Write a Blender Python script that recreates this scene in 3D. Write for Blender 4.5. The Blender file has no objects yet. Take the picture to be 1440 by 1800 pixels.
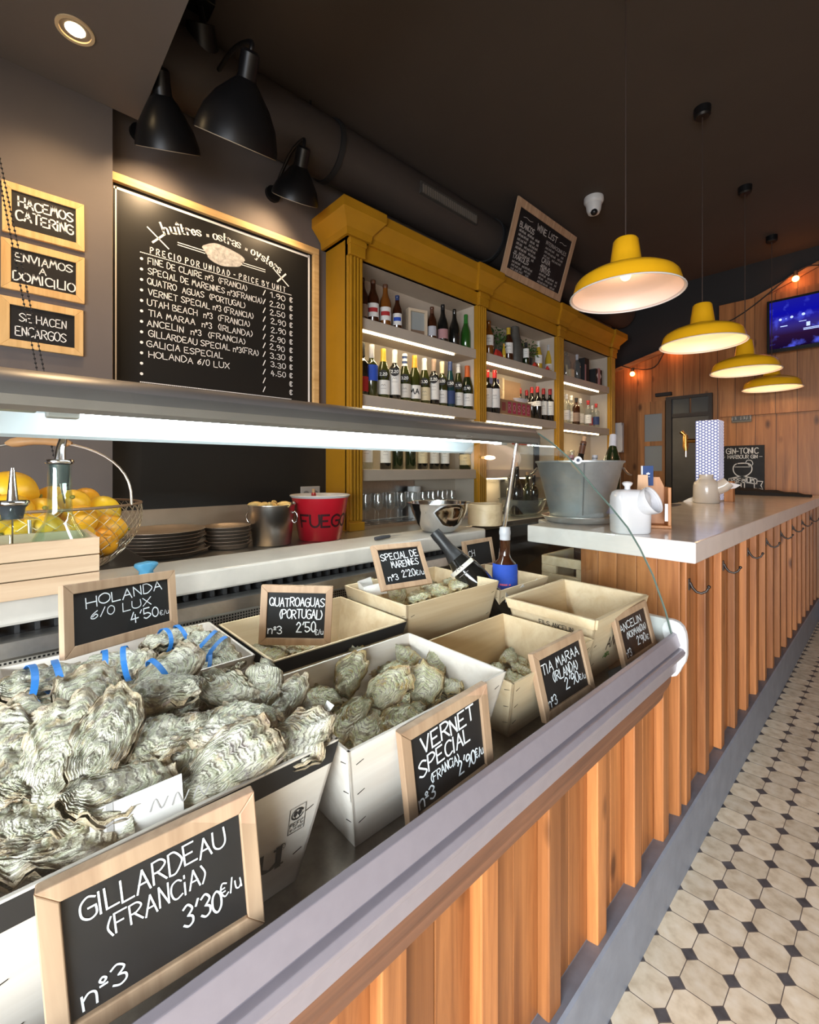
import bpy, math, random
from mathutils import Vector, Matrix, noise as mnoise

SC = bpy.context.scene
COL = SC.collection
PI = math.pi
rnd = random.Random(7)

# ------------------------------------------------------------------ camera
CAM_Z, YAW, FPX, HOR = 1.36, math.radians(47.4), 790.0, 825.0
cd = bpy.data.cameras.new('camera')
cam = bpy.data.objects.new('camera', cd)
COL.objects.link(cam)
cam.location = (0, 0, CAM_Z)
cam.rotation_euler = (PI / 2, 0, YAW)
cd.sensor_fit = 'HORIZONTAL'
cd.sensor_width = 36.0
cd.lens = 36.0 * FPX / 1440
cd.shift_y = -(900 - HOR) / 1440
cd.clip_start = 0.02
SC.camera = cam

# ------------------------------------------------------------------ world, exposure, daylight
W = bpy.data.worlds.new('world')
SC.world = W
W.use_nodes = True
W.node_tree.nodes['Background'].inputs[0].default_value = (0.80, 0.88, 1.0, 1)
W.node_tree.nodes['Background'].inputs[1].default_value = 0.35
SC.view_settings.view_transform = 'Standard'
SC.view_settings.look = 'None'
SC.view_settings.gamma = 1.0
SC.view_settings.exposure = 0.3
SC.cycles.max_bounces = 7
SC.cycles.transparent_max_bounces = 16
SC.cycles.caustics_reflective = False
SC.cycles.caustics_refractive = False
SC.cycles.sample_clamp_indirect = 4.0
SC.cycles.use_denoising = True


def area_light(name, loc, target, sx, sy, power, color):
    d = bpy.data.lights.new(name, 'AREA')
    d.shape = 'RECTANGLE'
    d.size, d.size_y, d.energy, d.color = sx, sy, power, color
    o = bpy.data.objects.new(name, d)
    COL.objects.link(o)
    o.location = loc
    o.rotation_euler = (Vector(target) - Vector(loc)).to_track_quat('-Z', 'Y').to_euler()
    return o


# daylight coming in through the shop window behind the camera
area_light('window_daylight', (0.9, -2.42, 1.25), (0.45, -1.1, 0.0), 2.6, 1.7, 290, (0.90, 0.94, 1.0)).data.spread = 2.5


def lamp_light(name, loc, power, color, size=0.03, parent=None):
    d = bpy.data.lights.new(name, 'POINT')
    d.energy, d.color, d.shadow_soft_size = power, color, size
    o = bpy.data.objects.new(name, d)
    COL.objects.link(o)
    o.location = loc
    if parent:
        o.parent = parent
    return o


def spot_light(name, loc, target, power, color, angle, blend=0.6, size=0.04):
    d = bpy.data.lights.new(name, 'SPOT')
    d.energy, d.color, d.spot_size, d.spot_blend, d.shadow_soft_size = power, color, angle, blend, size
    o = bpy.data.objects.new(name, d)
    COL.objects.link(o)
    o.location = loc
    o.rotation_euler = (Vector(target) - Vector(loc)).to_track_quat('-Z', 'Y').to_euler()
    return o


# ------------------------------------------------------------------ where a ray of the photograph meets a plane of the room
_F = Vector((-math.sin(YAW), math.cos(YAW), 0))
_R = Vector((math.cos(YAW), math.sin(YAW), 0))
_C = Vector((0, 0, CAM_Z))


def ray(px, py):
    return _F + _R * ((px - 720) / FPX) + Vector((0, 0, (HOR - py) / FPX))


def at_x(px, py, X):
    d = ray(px, py)
    return _C + d * (X / d.x)


def at_y(px, py, Y):
    d = ray(px, py)
    return _C + d * (Y / d.y)


def at_z(px, py, Z):
    d = ray(px, py)
    return _C + d * ((Z - CAM_Z) / d.z)


# ------------------------------------------------------------------ materials
MATS = {}


class NT:
    def __init__(s, name):
        s.m = bpy.data.materials.new(name)
        s.m.use_nodes = True
        s.t = s.m.node_tree
        s.b = s.t.nodes['Principled BSDF']
        s.out = s.t.nodes['Material Output']

    def n(s, typ, **kw):
        nd = s.t.nodes.new(typ)
        for k, v in kw.items():
            if k.startswith('i_'):
                key = k[2:]
                key = int(key) if key.isdigit() else key
                nd.inputs[key].default_value = v
            else:
                setattr(nd, k, v)
        return nd

    def l(s, a, b):
        s.t.links.new(a, b)

    def math(s, op, a, b=None, c=None):
        nd = s.n('ShaderNodeMath', operation=op)
        for i, v in enumerate((a, b, c)):
            if v is None:
                continue
            if isinstance(v, (int, float)):
                nd.inputs[i].default_value = v
            else:
                s.l(v, nd.inputs[i])
        return nd.outputs[0]

    def ramp(s, fac, stops):
        r = s.n('ShaderNodeValToRGB')
        el = r.color_ramp.elements
        while len(el) < len(stops):
            el.new(0.5)
        for e, (p, c) in zip(el, stops):
            e.position = p
            e.color = (*c, 1)
        s.l(fac, r.inputs[0])
        return r.outputs[0]

    def mix(s, fac, a, b, mode='MIX'):
        nd = s.n('ShaderNodeMix', data_type='RGBA', blend_type=mode)
        for i, v in ((0, fac), (6, a), (7, b)):
            if isinstance(v, (int, float)):
                nd.inputs[i].default_value = v
            elif isinstance(v, tuple):
                nd.inputs[i].default_value = (*v, 1) if len(v) == 3 else v
            else:
                s.l(v, nd.inputs[i])
        return nd.outputs[2]

    def bump(s, h, strength=0.3, dist=0.01):
        bp = s.n('ShaderNodeBump')
        bp.inputs['Strength'].default_value = strength
        bp.inputs['Distance'].default_value = dist
        s.l(h, bp.inputs['Height'])
        s.l(bp.outputs[0], s.b.inputs['Normal'])


def mat(name, col, rough=0.5, metal=0.0, var=0.0, scale=20.0, bump=0.0, emit=0.0, ecol=None, trans=0.0, ior=1.45, coat=0.0, spec=None):
    """plain surface with a little noise in its colour"""
    if name in MATS:
        return MATS[name]
    k = NT(name)
    k.b.inputs['Base Color'].default_value = (*col, 1)
    k.b.inputs['Roughness'].default_value = rough
    k.b.inputs['Metallic'].default_value = metal
    k.b.inputs['IOR'].default_value = ior
    if spec is not None:
        k.b.inputs['Specular IOR Level'].default_value = spec
    if coat:
        k.b.inputs['Coat Weight'].default_value = coat
        k.b.inputs['Coat Roughness'].default_value = 0.1
    if trans:
        k.b.inputs['Transmission Weight'].default_value = trans
    if emit:
        k.b.inputs['Emission Color'].default_value = (*(ecol or col), 1)
        k.b.inputs['Emission Strength'].default_value = emit
    if var or bump:
        tc = k.n('ShaderNodeTexCoord')
        nz = k.n('ShaderNodeTexNoise', i_Scale=scale, i_Detail=5.0, i_Roughness=0.6)
        k.l(tc.outputs['Object'], nz.inputs['Vector'])
        if var:
            lo = tuple(c * (1 - var) for c in col)
            hi = tuple(min(1, c * (1 + var)) for c in col)
            k.l(k.ramp(nz.outputs[0], [(0.3, lo), (0.7, hi)]), k.b.inputs['Base Color'])
        if bump:
            k.bump(nz.outputs[0], bump, 0.004)
    MATS[name] = k.m
    return k.m


def wood(name, dark, light, axis='Z', scale=1.0, rough=0.45, planks=0.0, plank_axis='X', knots=True, rand=0.25):
    """boards: grain drawn out along one axis, each object its own tone; planks = width of boards seen in one surface"""
    if name in MATS:
        return MATS[name]
    k = NT(name)
    tc = k.n('ShaderNodeTexCoord')
    oi = k.n('ShaderNodeObjectInfo')
    off = k.n('ShaderNodeVectorMath', operation='ADD')
    rv = k.n('ShaderNodeCombineXYZ')
    for i, f in enumerate((17.0, 31.0, 7.0)):
        k.l(k.math('MULTIPLY', oi.outputs['Random'], f), rv.inputs[i])
    k.l(tc.outputs['Object'], off.inputs[0])
    k.l(rv.outputs[0], off.inputs[1])
    tone = oi.outputs['Random']
    vec = off.outputs[0]
    seam = None
    if planks:
        sp = k.n('ShaderNodeSeparateXYZ')
        k.l(tc.outputs['Object'], sp.inputs[0])
        u = k.math('DIVIDE', sp.outputs['XYZ'.index(plank_axis)], planks)
        fl = k.math('FLOOR', u)
        fr = k.math('FRACT', u)
        wn = k.n('ShaderNodeTexWhiteNoise', noise_dimensions='1D')
        k.l(fl, wn.inputs['W'])
        tone = wn.outputs[0]
        cb = k.n('ShaderNodeCombineXYZ')
        for i in range(3):
            k.l(k.math('MULTIPLY', tone, 9.0 + 5 * i), cb.inputs[i])
        a2 = k.n('ShaderNodeVectorMath', operation='ADD')
        k.l(vec, a2.inputs[0])
        k.l(cb.outputs[0], a2.inputs[1])
        vec = a2.outputs[0]
        seam = k.math('LESS_THAN', k.math('ABSOLUTE', k.math('SUBTRACT', fr, 0.5)), 0.485)
    mp = k.n('ShaderNodeMapping')
    s = [34.0 * scale] * 3
    s['XYZ'.index(axis)] = 1.6 * scale
    mp.inputs['Scale'].default_value = s
    k.l(vec, mp.inputs['Vector'])
    n1 = k.n('ShaderNodeTexNoise', i_Scale=1.0, i_Detail=6.0, i_Roughness=0.62, i_Distortion=0.6)
    k.l(mp.outputs[0], n1.inputs['Vector'])
    c = k.ramp(n1.outputs[0], [(0.28, dark), (0.5, tuple((a + b) / 2 for a, b in zip(dark, light))), (0.72, light)])
    if knots:
        m2 = k.n('ShaderNodeMapping')
        s2 = [7.0 * scale] * 3
        s2['XYZ'.index(axis)] = 3.2 * scale
        m2.inputs['Scale'].default_value = s2
        k.l(vec, m2.inputs['Vector'])
        vo = k.n('ShaderNodeTexVoronoi', i_Scale=1.0)
        k.l(m2.outputs[0], vo.inputs['Vector'])
        kn = k.ramp(vo.outputs['Distance'], [(0.06, (1, 1, 1)), (0.16, (0, 0, 0))])
        c = k.mix(kn, c, tuple(d * 0.42 for d in dark))
    t2 = k.math('ADD', k.math('MULTIPLY', tone, 2 * rand), 1 - rand)
    hs = k.n('ShaderNodeHueSaturation')
    k.l(t2, hs.inputs['Value'])
    k.l(c, hs.inputs['Color'])
    c = hs.outputs[0]
    if seam is not None:
        c = k.mix(seam, tuple(d * 0.3 for d in dark), c)
    k.l(c, k.b.inputs['Base Color'])
    k.b.inputs['Roughness'].default_value = rough
    k.bump(n1.outputs[0], 0.15, 0.002)
    MATS[name] = k.m
    return k.m


def glass_pane(name, tint=(0.93, 1.0, 0.97), refl=1.0, rough=0.0, body=0.0):
    """thin clear pane: lets light through, reflects more at grazing angles"""
    if name in MATS:
        return MATS[name]
    k = NT(name)
    k.t.nodes.remove(k.b)
    tr = k.n('ShaderNodeBsdfTransparent')
    tr.inputs[0].default_value = (*tint, 1)
    gl = k.n('ShaderNodeBsdfGlossy')
    gl.inputs['Roughness'].default_value = rough
    gl.inputs['Color'].default_value = (1, 1, 1, 1)
    lw = k.n('ShaderNodeLayerWeight', i_Blend=0.5)
    f5 = k.math('POWER', lw.outputs['Facing'], 4.0)
    mx = k.n('ShaderNodeMixShader')
    k.l(k.math('MINIMUM', k.math('MULTIPLY', k.math('ADD', k.math('MULTIPLY', f5, 0.9), 0.045), refl), 1.0), mx.inputs[0])
    k.l(tr.outputs[0], mx.inputs[1])
    k.l(gl.outputs[0], mx.inputs[2])
    res = mx.outputs[0]
    if body:
        df = k.n('ShaderNodeBsdfDiffuse')
        df.inputs[0].default_value = (0.8, 0.85, 0.85, 1)
        m2 = k.n('ShaderNodeMixShader')
        m2.inputs[0].default_value = body
        k.l(res, m2.inputs[1])
        k.l(df.outputs[0], m2.inputs[2])
        res = m2.outputs[0]
    k.l(res, k.out.inputs[0])
    MATS[name] = k.m
    return k.m


def emitter(name, col, strength):
    if name in MATS:
        return MATS[name]
    k = NT(name)
    k.t.nodes.remove(k.b)
    e = k.n('ShaderNodeEmission')
    e.inputs[0].default_value = (*col, 1)
    e.inputs[1].default_value = strength
    k.l(e.outputs[0], k.out.inputs[0])
    MATS[name] = k.m
    return k.m


def floor_tiles():
    k = NT('octagon_and_dot_tiles')
    g = k.n('ShaderNodeNewGeometry')
    sp = k.n('ShaderNodeSeparateXYZ')
    k.l(g.outputs['Position'], sp.inputs[0])
    x = k.math('ADD', sp.outputs[0], 0.3977)
    y = k.math('SUBTRACT', sp.outputs[1], 1.2213)
    a = k.math('DIVIDE', k.math('SUBTRACT', x, k.math('MULTIPLY', y, 0.0061)), 0.09673)
    b = k.math('DIVIDE', k.math('SUBTRACT', y, k.math('MULTIPLY', x, 0.0734)), 0.10509)
    du = k.math('ABSOLUTE', k.math('SUBTRACT', k.math('FRACT', k.math('ADD', a, 0.5)), 0.5))
    dv = k.math('ABSOLUTE', k.math('SUBTRACT', k.math('FRACT', k.math('ADD', b, 0.5)), 0.5))
    s = k.math('ADD', du, dv)
    dot = k.math('LESS_THAN', s, 0.20)
    edge = k.math('LESS_THAN', k.math('ABSOLUTE', k.math('SUBTRACT', s, 0.215)), 0.014)
    jl = k.math('LESS_THAN', k.math('MINIMUM', du, dv), 0.011)
    grout = k.math('MAXIMUM', edge, jl)
    nz = k.n('ShaderNodeTexNoise', i_Scale=26.0, i_Detail=6.0)
    k.l(g.outputs['Position'], nz.inputs['Vector'])
    cv = k.n('ShaderNodeCombineXYZ')
    k.l(k.math('FLOOR', a), cv.inputs[0])
    k.l(k.math('FLOOR', b), cv.inputs[1])
    wn = k.n('ShaderNodeTexWhiteNoise', noise_dimensions='2D')
    k.l(cv.outputs[0], wn.inputs['Vector'])
    c = k.ramp(nz.outputs[0], [(0.25, (0.50, 0.39, 0.26)), (0.5, (0.70, 0.59, 0.43)), (0.75, (0.79, 0.70, 0.56))])
    hs = k.n('ShaderNodeHueSaturation')
    k.l(k.math('ADD', k.math('MULTIPLY', wn.outputs[0], 0.2), 0.9), hs.inputs['Value'])
    k.l(c, hs.inputs['Color'])
    c = k.mix(grout, hs.outputs[0], (0.13, 0.10, 0.085))
    dk = k.ramp(nz.outputs[0], [(0.3, (0.05, 0.048, 0.05)), (0.7, (0.11, 0.105, 0.11))])
    c = k.mix(dot, c, dk)
    k.l(c, k.b.inputs['Base Color'])
    k.b.inputs['Roughness'].default_value = 0.42
    k.bump(k.math('SUBTRACT', 1.0, grout), 0.25, 0.002)
    return k.m


# ------------------------------------------------------------------ mesh building
class MB:
    def __init__(s):
        s.v, s.f, s.attr = [], [], None

    def add(s, vs, fs):
        o = len(s.v)
        s.v += [tuple(v) for v in vs]
        s.f += [tuple(o + i for i in f) for f in fs]
        return s

    def box(s, x0, y0, z0, x1, y1, z1):
        x0, x1 = min(x0, x1), max(x0, x1)
        y0, y1 = min(y0, y1), max(y0, y1)
        z0, z1 = min(z0, z1), max(z0, z1)
        return s.add([(x0, y0, z0), (x1, y0, z0), (x1, y1, z0), (x0, y1, z0), (x0, y0, z1), (x1, y0, z1), (x1, y1, z1), (x0, y1, z1)],
                     [(0, 3, 2, 1), (4, 5, 6, 7), (0, 1, 5, 4), (1, 2, 6, 5), (2, 3, 7, 6), (3, 0, 4, 7)])

    def hexa(s, p):
        """eight corners: four below (counter-clockwise seen from above), four above"""
        return s.add(p, [(0, 3, 2, 1), (4, 5, 6, 7), (0, 1, 5, 4), (1, 2, 6, 5), (2, 3, 7, 6), (3, 0, 4, 7)])

    def obox(s, c, ax, ay, az):
        c, ax, ay, az = map(Vector, (c, ax, ay, az))
        return s.hexa([c - ax - ay - az, c + ax - ay - az, c + ax + ay - az, c - ax + ay - az,
                       c - ax - ay + az, c + ax - ay + az, c + ax + ay + az, c - ax + ay + az])

    def extrude(s, poly, vec):
        """closed polygon of 3D points pushed along vec"""
        n = len(poly)
        vec = Vector(vec)
        vs = [Vector(p) for p in poly] + [Vector(p) + vec for p in poly]
        fs = [tuple(range(n - 1, -1, -1)), tuple(range(n, 2 * n))]
        fs += [(i, (i + 1) % n, n + (i + 1) % n, n + i) for i in range(n)]
        return s.add(vs, fs)

    def profile_y(s, xz, y0, y1):
        return s.extrude([(x, y0, z) for x, z in xz], (0, y1 - y0, 0))

    def lathe(s, prof, seg=24, c=(0, 0, 0), a0=0.0, a1=2 * PI, squash=(1, 1)):
        full = abs(a1 - a0 - 2 * PI) < 1e-6
        na = seg if full else seg + 1
        vs, fs = [], []
        for r, z in prof:
            for i in range(na):
                a = a0 + (a1 - a0) * i / seg
                vs.append((c[0] + r * math.cos(a) * squash[0], c[1] + r * math.sin(a) * squash[1], c[2] + z))
        for j in range(len(prof) - 1):
            for i in range(seg):
                i2 = (i + 1) % na
                fs.append((j * na + i, j * na + i2, (j + 1) * na + i2, (j + 1) * na + i))
        if full:
            if prof[0][0] > 1e-6:
                pass
        return s.add(vs, fs)

    def tube(s, path, r, seg=8, closed=False, caps=True):
        P = [Vector(p) for p in path]
        n = len(P)
        rs = r if isinstance(r, (list, tuple)) else [r] * n
        vs, fs = [], []
        up = None
        for i, p in enumerate(P):
            a = P[(i - 1) % n] if (closed or i > 0) else p
            b = P[(i + 1) % n] if (closed or i < n - 1) else p
            t = (b - a)
            t = t.normalized() if t.length > 1e-9 else Vector((0, 0, 1))
            if up is None:
                up = t.orthogonal().normalized()
            up = (up - t * up.dot(t))
            up = up.normalized() if up.length > 1e-6 else t.orthogonal().normalized()
            w = t.cross(up)
            for j in range(seg):
                an = 2 * PI * j / seg
                vs.append(p + (up * math.cos(an) + w * math.sin(an)) * rs[i])
        for i in range(n if closed else n - 1):
            for j in range(seg):
                k2 = (i + 1) % n
                fs.append((i * seg + j, i * seg + (j + 1) % seg, k2 * seg + (j + 1) % seg, k2 * seg + j))
        if caps and not closed:
            fs.append(tuple(range(seg - 1, -1, -1)))
            fs.append(tuple((n - 1) * seg + j for j in range(seg)))
        return s.add(vs, fs)

    def ball(s, c, r, seg=14, rings=9, sc=(1, 1, 1)):
        c = Vector(c)
        vs = [(c.x, c.y, c.z - r * sc[2])]
        for j in range(1, rings):
            t = PI * j / rings
            for i in range(seg):
                a = 2 * PI * i / seg
                vs.append((c.x + r * sc[0] * math.sin(t) * math.cos(a), c.y + r * sc[1] * math.sin(t) * math.sin(a), c.z - r * sc[2] * math.cos(t)))
        vs.append((c.x, c.y, c.z + r * sc[2]))
        L = len(vs) - 1
        fs = [(0, 1 + (i + 1) % seg, 1 + i) for i in range(seg)]
        for j in range(rings - 2):
            for i in range(seg):
                a, b = 1 + j * seg + i, 1 + j * seg + (i + 1) % seg
                fs.append((a, b, b + seg, a + seg))
        o = 1 + (rings - 2) * seg
        fs += [(o + i, o + (i + 1) % seg, L) for i in range(seg)]
        return s.add(vs, fs)

    def xf(s, M):
        s.v = [tuple(M @ Vector(v)) for v in s.v]
        return s

    def mesh(s, name, smooth=0.0):
        me = bpy.data.meshes.new(name)
        me.from_pydata(s.v, [], s.f)
        me.update()
        if smooth:
            for p in me.polygons:
                p.use_smooth = True
            if smooth < 3:
                me.set_sharp_from_angle(angle=smooth)
        if s.attr:
            at = me.attributes.new('ring', 'FLOAT', 'POINT')
            at.data.foreach_set('value', s.attr)
        return me

    def build(s, name, material, parent=None, smooth=0.0, bevel=0.0, M=None):
        me = s.mesh(name, smooth)
        o = bpy.data.objects.new(name, me)
        COL.objects.link(o)
        if material:
            me.materials.append(material)
        if parent:
            o.parent = parent
        if M is not None:
            o.matrix_local = M
        if bevel:
            md = o.modifiers.new('edge', 'BEVEL')
            md.width, md.segments, md.limit_method, md.angle_limit = bevel, 2, 'ANGLE', 0.7
            md.harden_normals = False
        return o


def tag(o, label, cat, group=None, kind=None):
    o['label'] = label
    o['category'] = cat
    if group:
        o['group'] = group
    if kind:
        o['kind'] = kind
    return o


def thing(name, label, cat, loc=(0, 0, 0), rot=(0, 0, 0), group=None):
    o = bpy.data.objects.new(name, None)
    o.empty_display_size = 0.05
    COL.objects.link(o)
    o.location = loc
    o.rotation_euler = rot
    return tag(o, label, cat, group)


def struct(o):
    o['kind'] = 'structure'
    return o


def dup(root, loc, rot=None, label=None, group=None, scale=None):
    r = root.copy()
    COL.objects.link(r)
    r.location = loc
    if rot is not None:
        r.rotation_euler = rot
    if scale is not None:
        r.scale = scale if isinstance(scale, (tuple, list)) else (scale,) * 3
    if label:
        r['label'] = label
    if group:
        r['group'] = group
    for ch in list(root.children):
        c = ch.copy()
        COL.objects.link(c)
        c.parent = r
        for g in list(ch.children):
            d = g.copy()
            COL.objects.link(d)
            d.parent = c
    return r


# ------------------------------------------------------------------ hand lettering: single-stroke letters, points on a 0-6 by 0-8 grid; ~ marks a curved stroke
GL = {
    'A': '00 38 60|13 53', 'B': '00 08|~08 38 57 46 24 04|~04 44 63 61 30 00', 'C': '~67 48 17 04 11 30 61', 'D': '00 08|~08 38 65 63 30 00',
    'E': '58 08 00 60|04 44', 'F': '68 08 00|04 44', 'G': '~67 38 06 02 30 61 64|64 34', 'H': '00 08|60 68|04 64', 'I': '00 08',
    'J': '~48 41 20 01', 'K': '00 08|58 04 60', 'L': '08 00 50', 'M': '00 18 33 58 70', 'N': '00 08 50 58', 'O': '~38 06 02 30 62 66 38',
    'P': '00 08|~08 48 66 34 04', 'Q': '~38 06 02 30 62 66 38|42 60', 'R': '00 08|~08 48 66 34 04|24 60', 'S': '~67 38 06 34 62 30 01',
    'T': '08 68|38 30', 'U': '~08 02 30 62 68', 'V': '08 30 68', 'W': '08 20 46 60 88', 'X': '08 60|68 00', 'Y': '08 34 68|34 30', 'Z': '08 68 00 60',
    '0': '~28 06 02 20 42 46 28', '1': '06 28 20', '2': '~06 28 46 23 00|00 50', '3': '~07 28 46 24|~24 43 41 20 01', '4': '28 03 53|36 30',
    '5': '48 08 04|~04 34 52 20 01', '6': '~47 14 01 20 42 34 12', '7': '08 58 20', '8': '~24 06 28 46 24 02 20 42 24', '9': '~46 28 06 14 46|~46 43 20',
    '(': '~28 04 20', ')': '~08 24 00', '/': '00 38', "'": '18 06', ',': '11 00', '.': '00 10', '-': '04 34', '+': '04 44|26 22', '·': '03 04 14',
    '€': '~57 28 04 20 51|05 35|03 33', 'n': '00 05|~03 25 44 40', 'º': '~15 06 17 26 15|04 24', 'i': '00 05|07 08', 'u': '~05 01 20 42 45|45 40', 'e': '03 43|~43 25 03 10 41',
    '"': '06 08|26 28', '~': '~03 25 43 65', '§': '~00 16 21 35 40 57 61', ':': '01 02|05 06',
}
SERIF = {
    'h': '12 19|~14 36 55 52|02 22|42 62|09 19', 'u': '16 13|~13 32 53|56 52|06 16|46 56|52 62', 'î': '12 16|02 22|06 16|08 19 28',
    't': '18 13|~13 22 32|06 36', 'r': '12 16|~14 26 45|02 22|06 16', 'e': '04 44|~44 26 04 22 43', 's': '~45 26 05 43 22 03',
    'o': '~26 05 03 22 43 45 26', 'a': '~05 26 45 42|~44 24 03 22 42', 'y': '16 32|56 32 20 00|06 26|46 66', '·': '13 14 24 23 13',
}


def _cr(p, n=5):
    """points along a smooth curve through p"""
    closed = p[0] == p[-1]
    out = []
    L = len(p)
    for i in range(L - 1):
        p0 = p[i - 1] if i > 0 else (p[-2] if closed else p[0])
        p1, p2 = p[i], p[i + 1]
        p3 = p[i + 2] if i + 2 < L else (p[1] if closed else p[-1])
        for k in range(n):
            t = k / n
            out.append(tuple(0.5 * (2 * b + (c - a) * t + (2 * a - 5 * b + 4 * c - d) * t * t + (-a + 3 * b - 3 * c + d) * t ** 3)
                             for a, b, c, d in zip(p0, p1, p2, p3)))
    out.append(p[-1])
    return out


def strokes(ch, table):
    res, wmax = [], 1
    for st in table[ch].split('|'):
        cv = st.startswith('~')
        pts = [(int(q[0]), int(q[1])) for q in st.lstrip('~').split()]
        wmax = max(wmax, max(q[0] for q in pts))
        if cv and len(pts) > 2:
            res.append(_cr(pts))
        else:                                                             # straight strokes meet at sharp corners
            res += [[p, q] for p, q in zip(pts[:-1], pts[1:])]
    return res, wmax


def ribbon2d(pts, w):
    """left and right border of a stroke in 2D; w is a number or a function of the direction"""
    L, R = [], []
    n = len(pts)
    for i, p in enumerate(pts):
        a, b = pts[max(0, i - 1)], pts[min(n - 1, i + 1)]
        dx, dy = b[0] - a[0], b[1] - a[1]
        d = math.hypot(dx, dy) or 1
        dx, dy = dx / d, dy / d
        ww = w(dx, dy) if callable(w) else w
        e = ww * 0.45 if i in (0, n - 1) else 0
        sx = -dx * e if i == 0 else dx * e
        sy = -dy * e if i == 0 else dy * e
        L.append((p[0] + sx - dy * ww / 2, p[1] + sy + dx * ww / 2))
        R.append((p[0] + sx + dy * ww / 2, p[1] + sy - dx * ww / 2))
    return L, R


def write(mb, text, fn, h, w=None, tracking=1.6, jit=0.0, xs=1.0, table=GL, width=None, x0=0.0, y0=0.0, align='l', seed=0):
    """add lettering to mb; fn maps (x, y) in metres on the surface to a 3D point"""
    rg = random.Random(seed + len(text) * 7)
    u = h / 8.0
    x, items = 0.0, []
    for ch in text:
        if ch == ' ':
            x += 4.2
            continue
        st, gw = strokes(ch, table)
        items.append((x, st, rg.uniform(-1, 1), rg.uniform(-1, 1)))
        x += gw + tracking
    total = (x - tracking) * u * xs
    if width:
        xs *= width / total
        total = width
    shift = {'l': 0.0, 'c': -total / 2, 'r': -total}[align]
    sw = w if w is not None else h * 0.1
    for gx, st, j1, j2 in items:
        for pts in st:
            q = []
            if len(pts) == 2:
                pts = [tuple(p + (r - p) * k / 4 for p, r in zip(*pts)) for k in range(5)]
            for a, b in pts:
                b2 = (b + j1 * jit * 0.6) * (1 + 0.05 * j2 * jit)
                q.append((x0 + shift + (gx + a + 0.12 * j2 * jit * b / 4) * u * xs, y0 + b2 * u))
            L, R = ribbon2d(q, sw)
            vs = [fn(*p) for p in L] + [fn(*p) for p in R]
            n = len(L)
            mb.add(vs, [(i, n + i, n + i + 1, i + 1) for i in range(n - 1)])
    return total


def line2d(mb, pts, fn, w):
    if len(pts) == 2:
        pts = [tuple(p + (r - p) * k / 4 for p, r in zip(*pts)) for k in range(5)]
    L, R = ribbon2d(pts, w)
    n = len(L)
    mb.add([fn(*p) for p in L] + [fn(*p) for p in R], [(i, n + i, n + i + 1, i + 1) for i in range(n - 1)])


def plane_fn(O, R, U, N, eps=0.0008):
    O, R, U, N = Vector(O), Vector(R), Vector(U), Vector(N)
    return lambda x, y: O + R * x + U * y + N * eps


# ------------------------------------------------------------------ shared materials
M_steel = mat('brushed_steel', (0.55, 0.54, 0.53), 0.32, 1.0, var=0.08, scale=60)
M_alu = mat('grey_painted_aluminium', (0.33, 0.305, 0.34), 0.36, 0.35, var=0.04, scale=40)
M_chrome = mat('chrome', (0.82, 0.82, 0.84), 0.1, 1.0)
M_black = mat('black_enamel', (0.006, 0.006, 0.007), 0.35)
M_blackm = mat('matt_black', (0.015, 0.015, 0.016), 0.7)
M_slate = mat('chalkboard', (0.013, 0.013, 0.014), 0.55, var=0.3, scale=9, spec=0.3)
M_chalk = mat('chalk_white', (0.86, 0.86, 0.86), 0.85)
M_chalkcool = mat('chalk_marker_white', (0.88, 0.92, 0.96), 0.6)
M_yellow = mat('mustard_paint', (0.42, 0.20, 0.009), 0.45, var=0.07, scale=6)
M_cream = mat('cream_shelf_paint', (0.50, 0.43, 0.35), 0.6, var=0.04, scale=8)
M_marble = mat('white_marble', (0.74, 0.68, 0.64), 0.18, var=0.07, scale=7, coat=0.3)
M_ledge = mat('darkened_white_marble', (0.47, 0.43, 0.38), 0.3, var=0.12, scale=9, coat=0.2)  # marble colour darkened for the ledge, offsets the strong tube light there
M_boxw = wood('pinkish_box_wood', (0.42, 0.27, 0.16), (0.58, 0.41, 0.27), 'Y', rough=0.65, rand=0.06, knots=False)
M_plastic_w = mat('white_plastic', (0.66, 0.66, 0.66), 0.35)
M_ceramic = mat('white_glazed_ceramic', (0.62, 0.62, 0.63), 0.12, coat=0.5)
M_pine = wood('varnished_pine', (0.20, 0.066, 0.018), (0.46, 0.185, 0.058), 'Z', rand=0.27)
M_pined = wood('dark_stained_pine', (0.085, 0.034, 0.018), (0.23, 0.10, 0.05), 'Y', rand=0.1, knots=False)
M_frame = wood('pale_sign_wood', (0.33, 0.20, 0.12), (0.54, 0.37, 0.24), 'Y', rough=0.6, rand=0.08, knots=False)
M_framey = wood('honey_sign_wood', (0.58, 0.34, 0.12), (0.80, 0.54, 0.24), 'Y', rough=0.6, rand=0.05, knots=False)
M_ply = wood('poplar_crate_ply', (0.62, 0.45, 0.26), (0.80, 0.66, 0.45), 'Y', scale=0.7, rough=0.7, rand=0.06, knots=False)
M_plyw = wood('whitened_crate_ply', (0.70, 0.62, 0.54), (0.86, 0.80, 0.73), 'Y', scale=0.7, rough=0.7, rand=0.05, knots=False)
M_paper = mat('white_paper', (0.84, 0.82, 0.79), 0.8)
M_ink = mat('black_ink', (0.02, 0.02, 0.02), 0.8)
M_led = emitter('warm_light_strip', (1.0, 0.80, 0.46), 13.0)
M_glass = glass_pane('clear_glass')
M_pane = glass_pane('display_glass', (0.97, 1.0, 0.985), 0.9)
M_bulb = emitter('warm_bulb', (1.0, 0.62, 0.26), 5.0)

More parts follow.
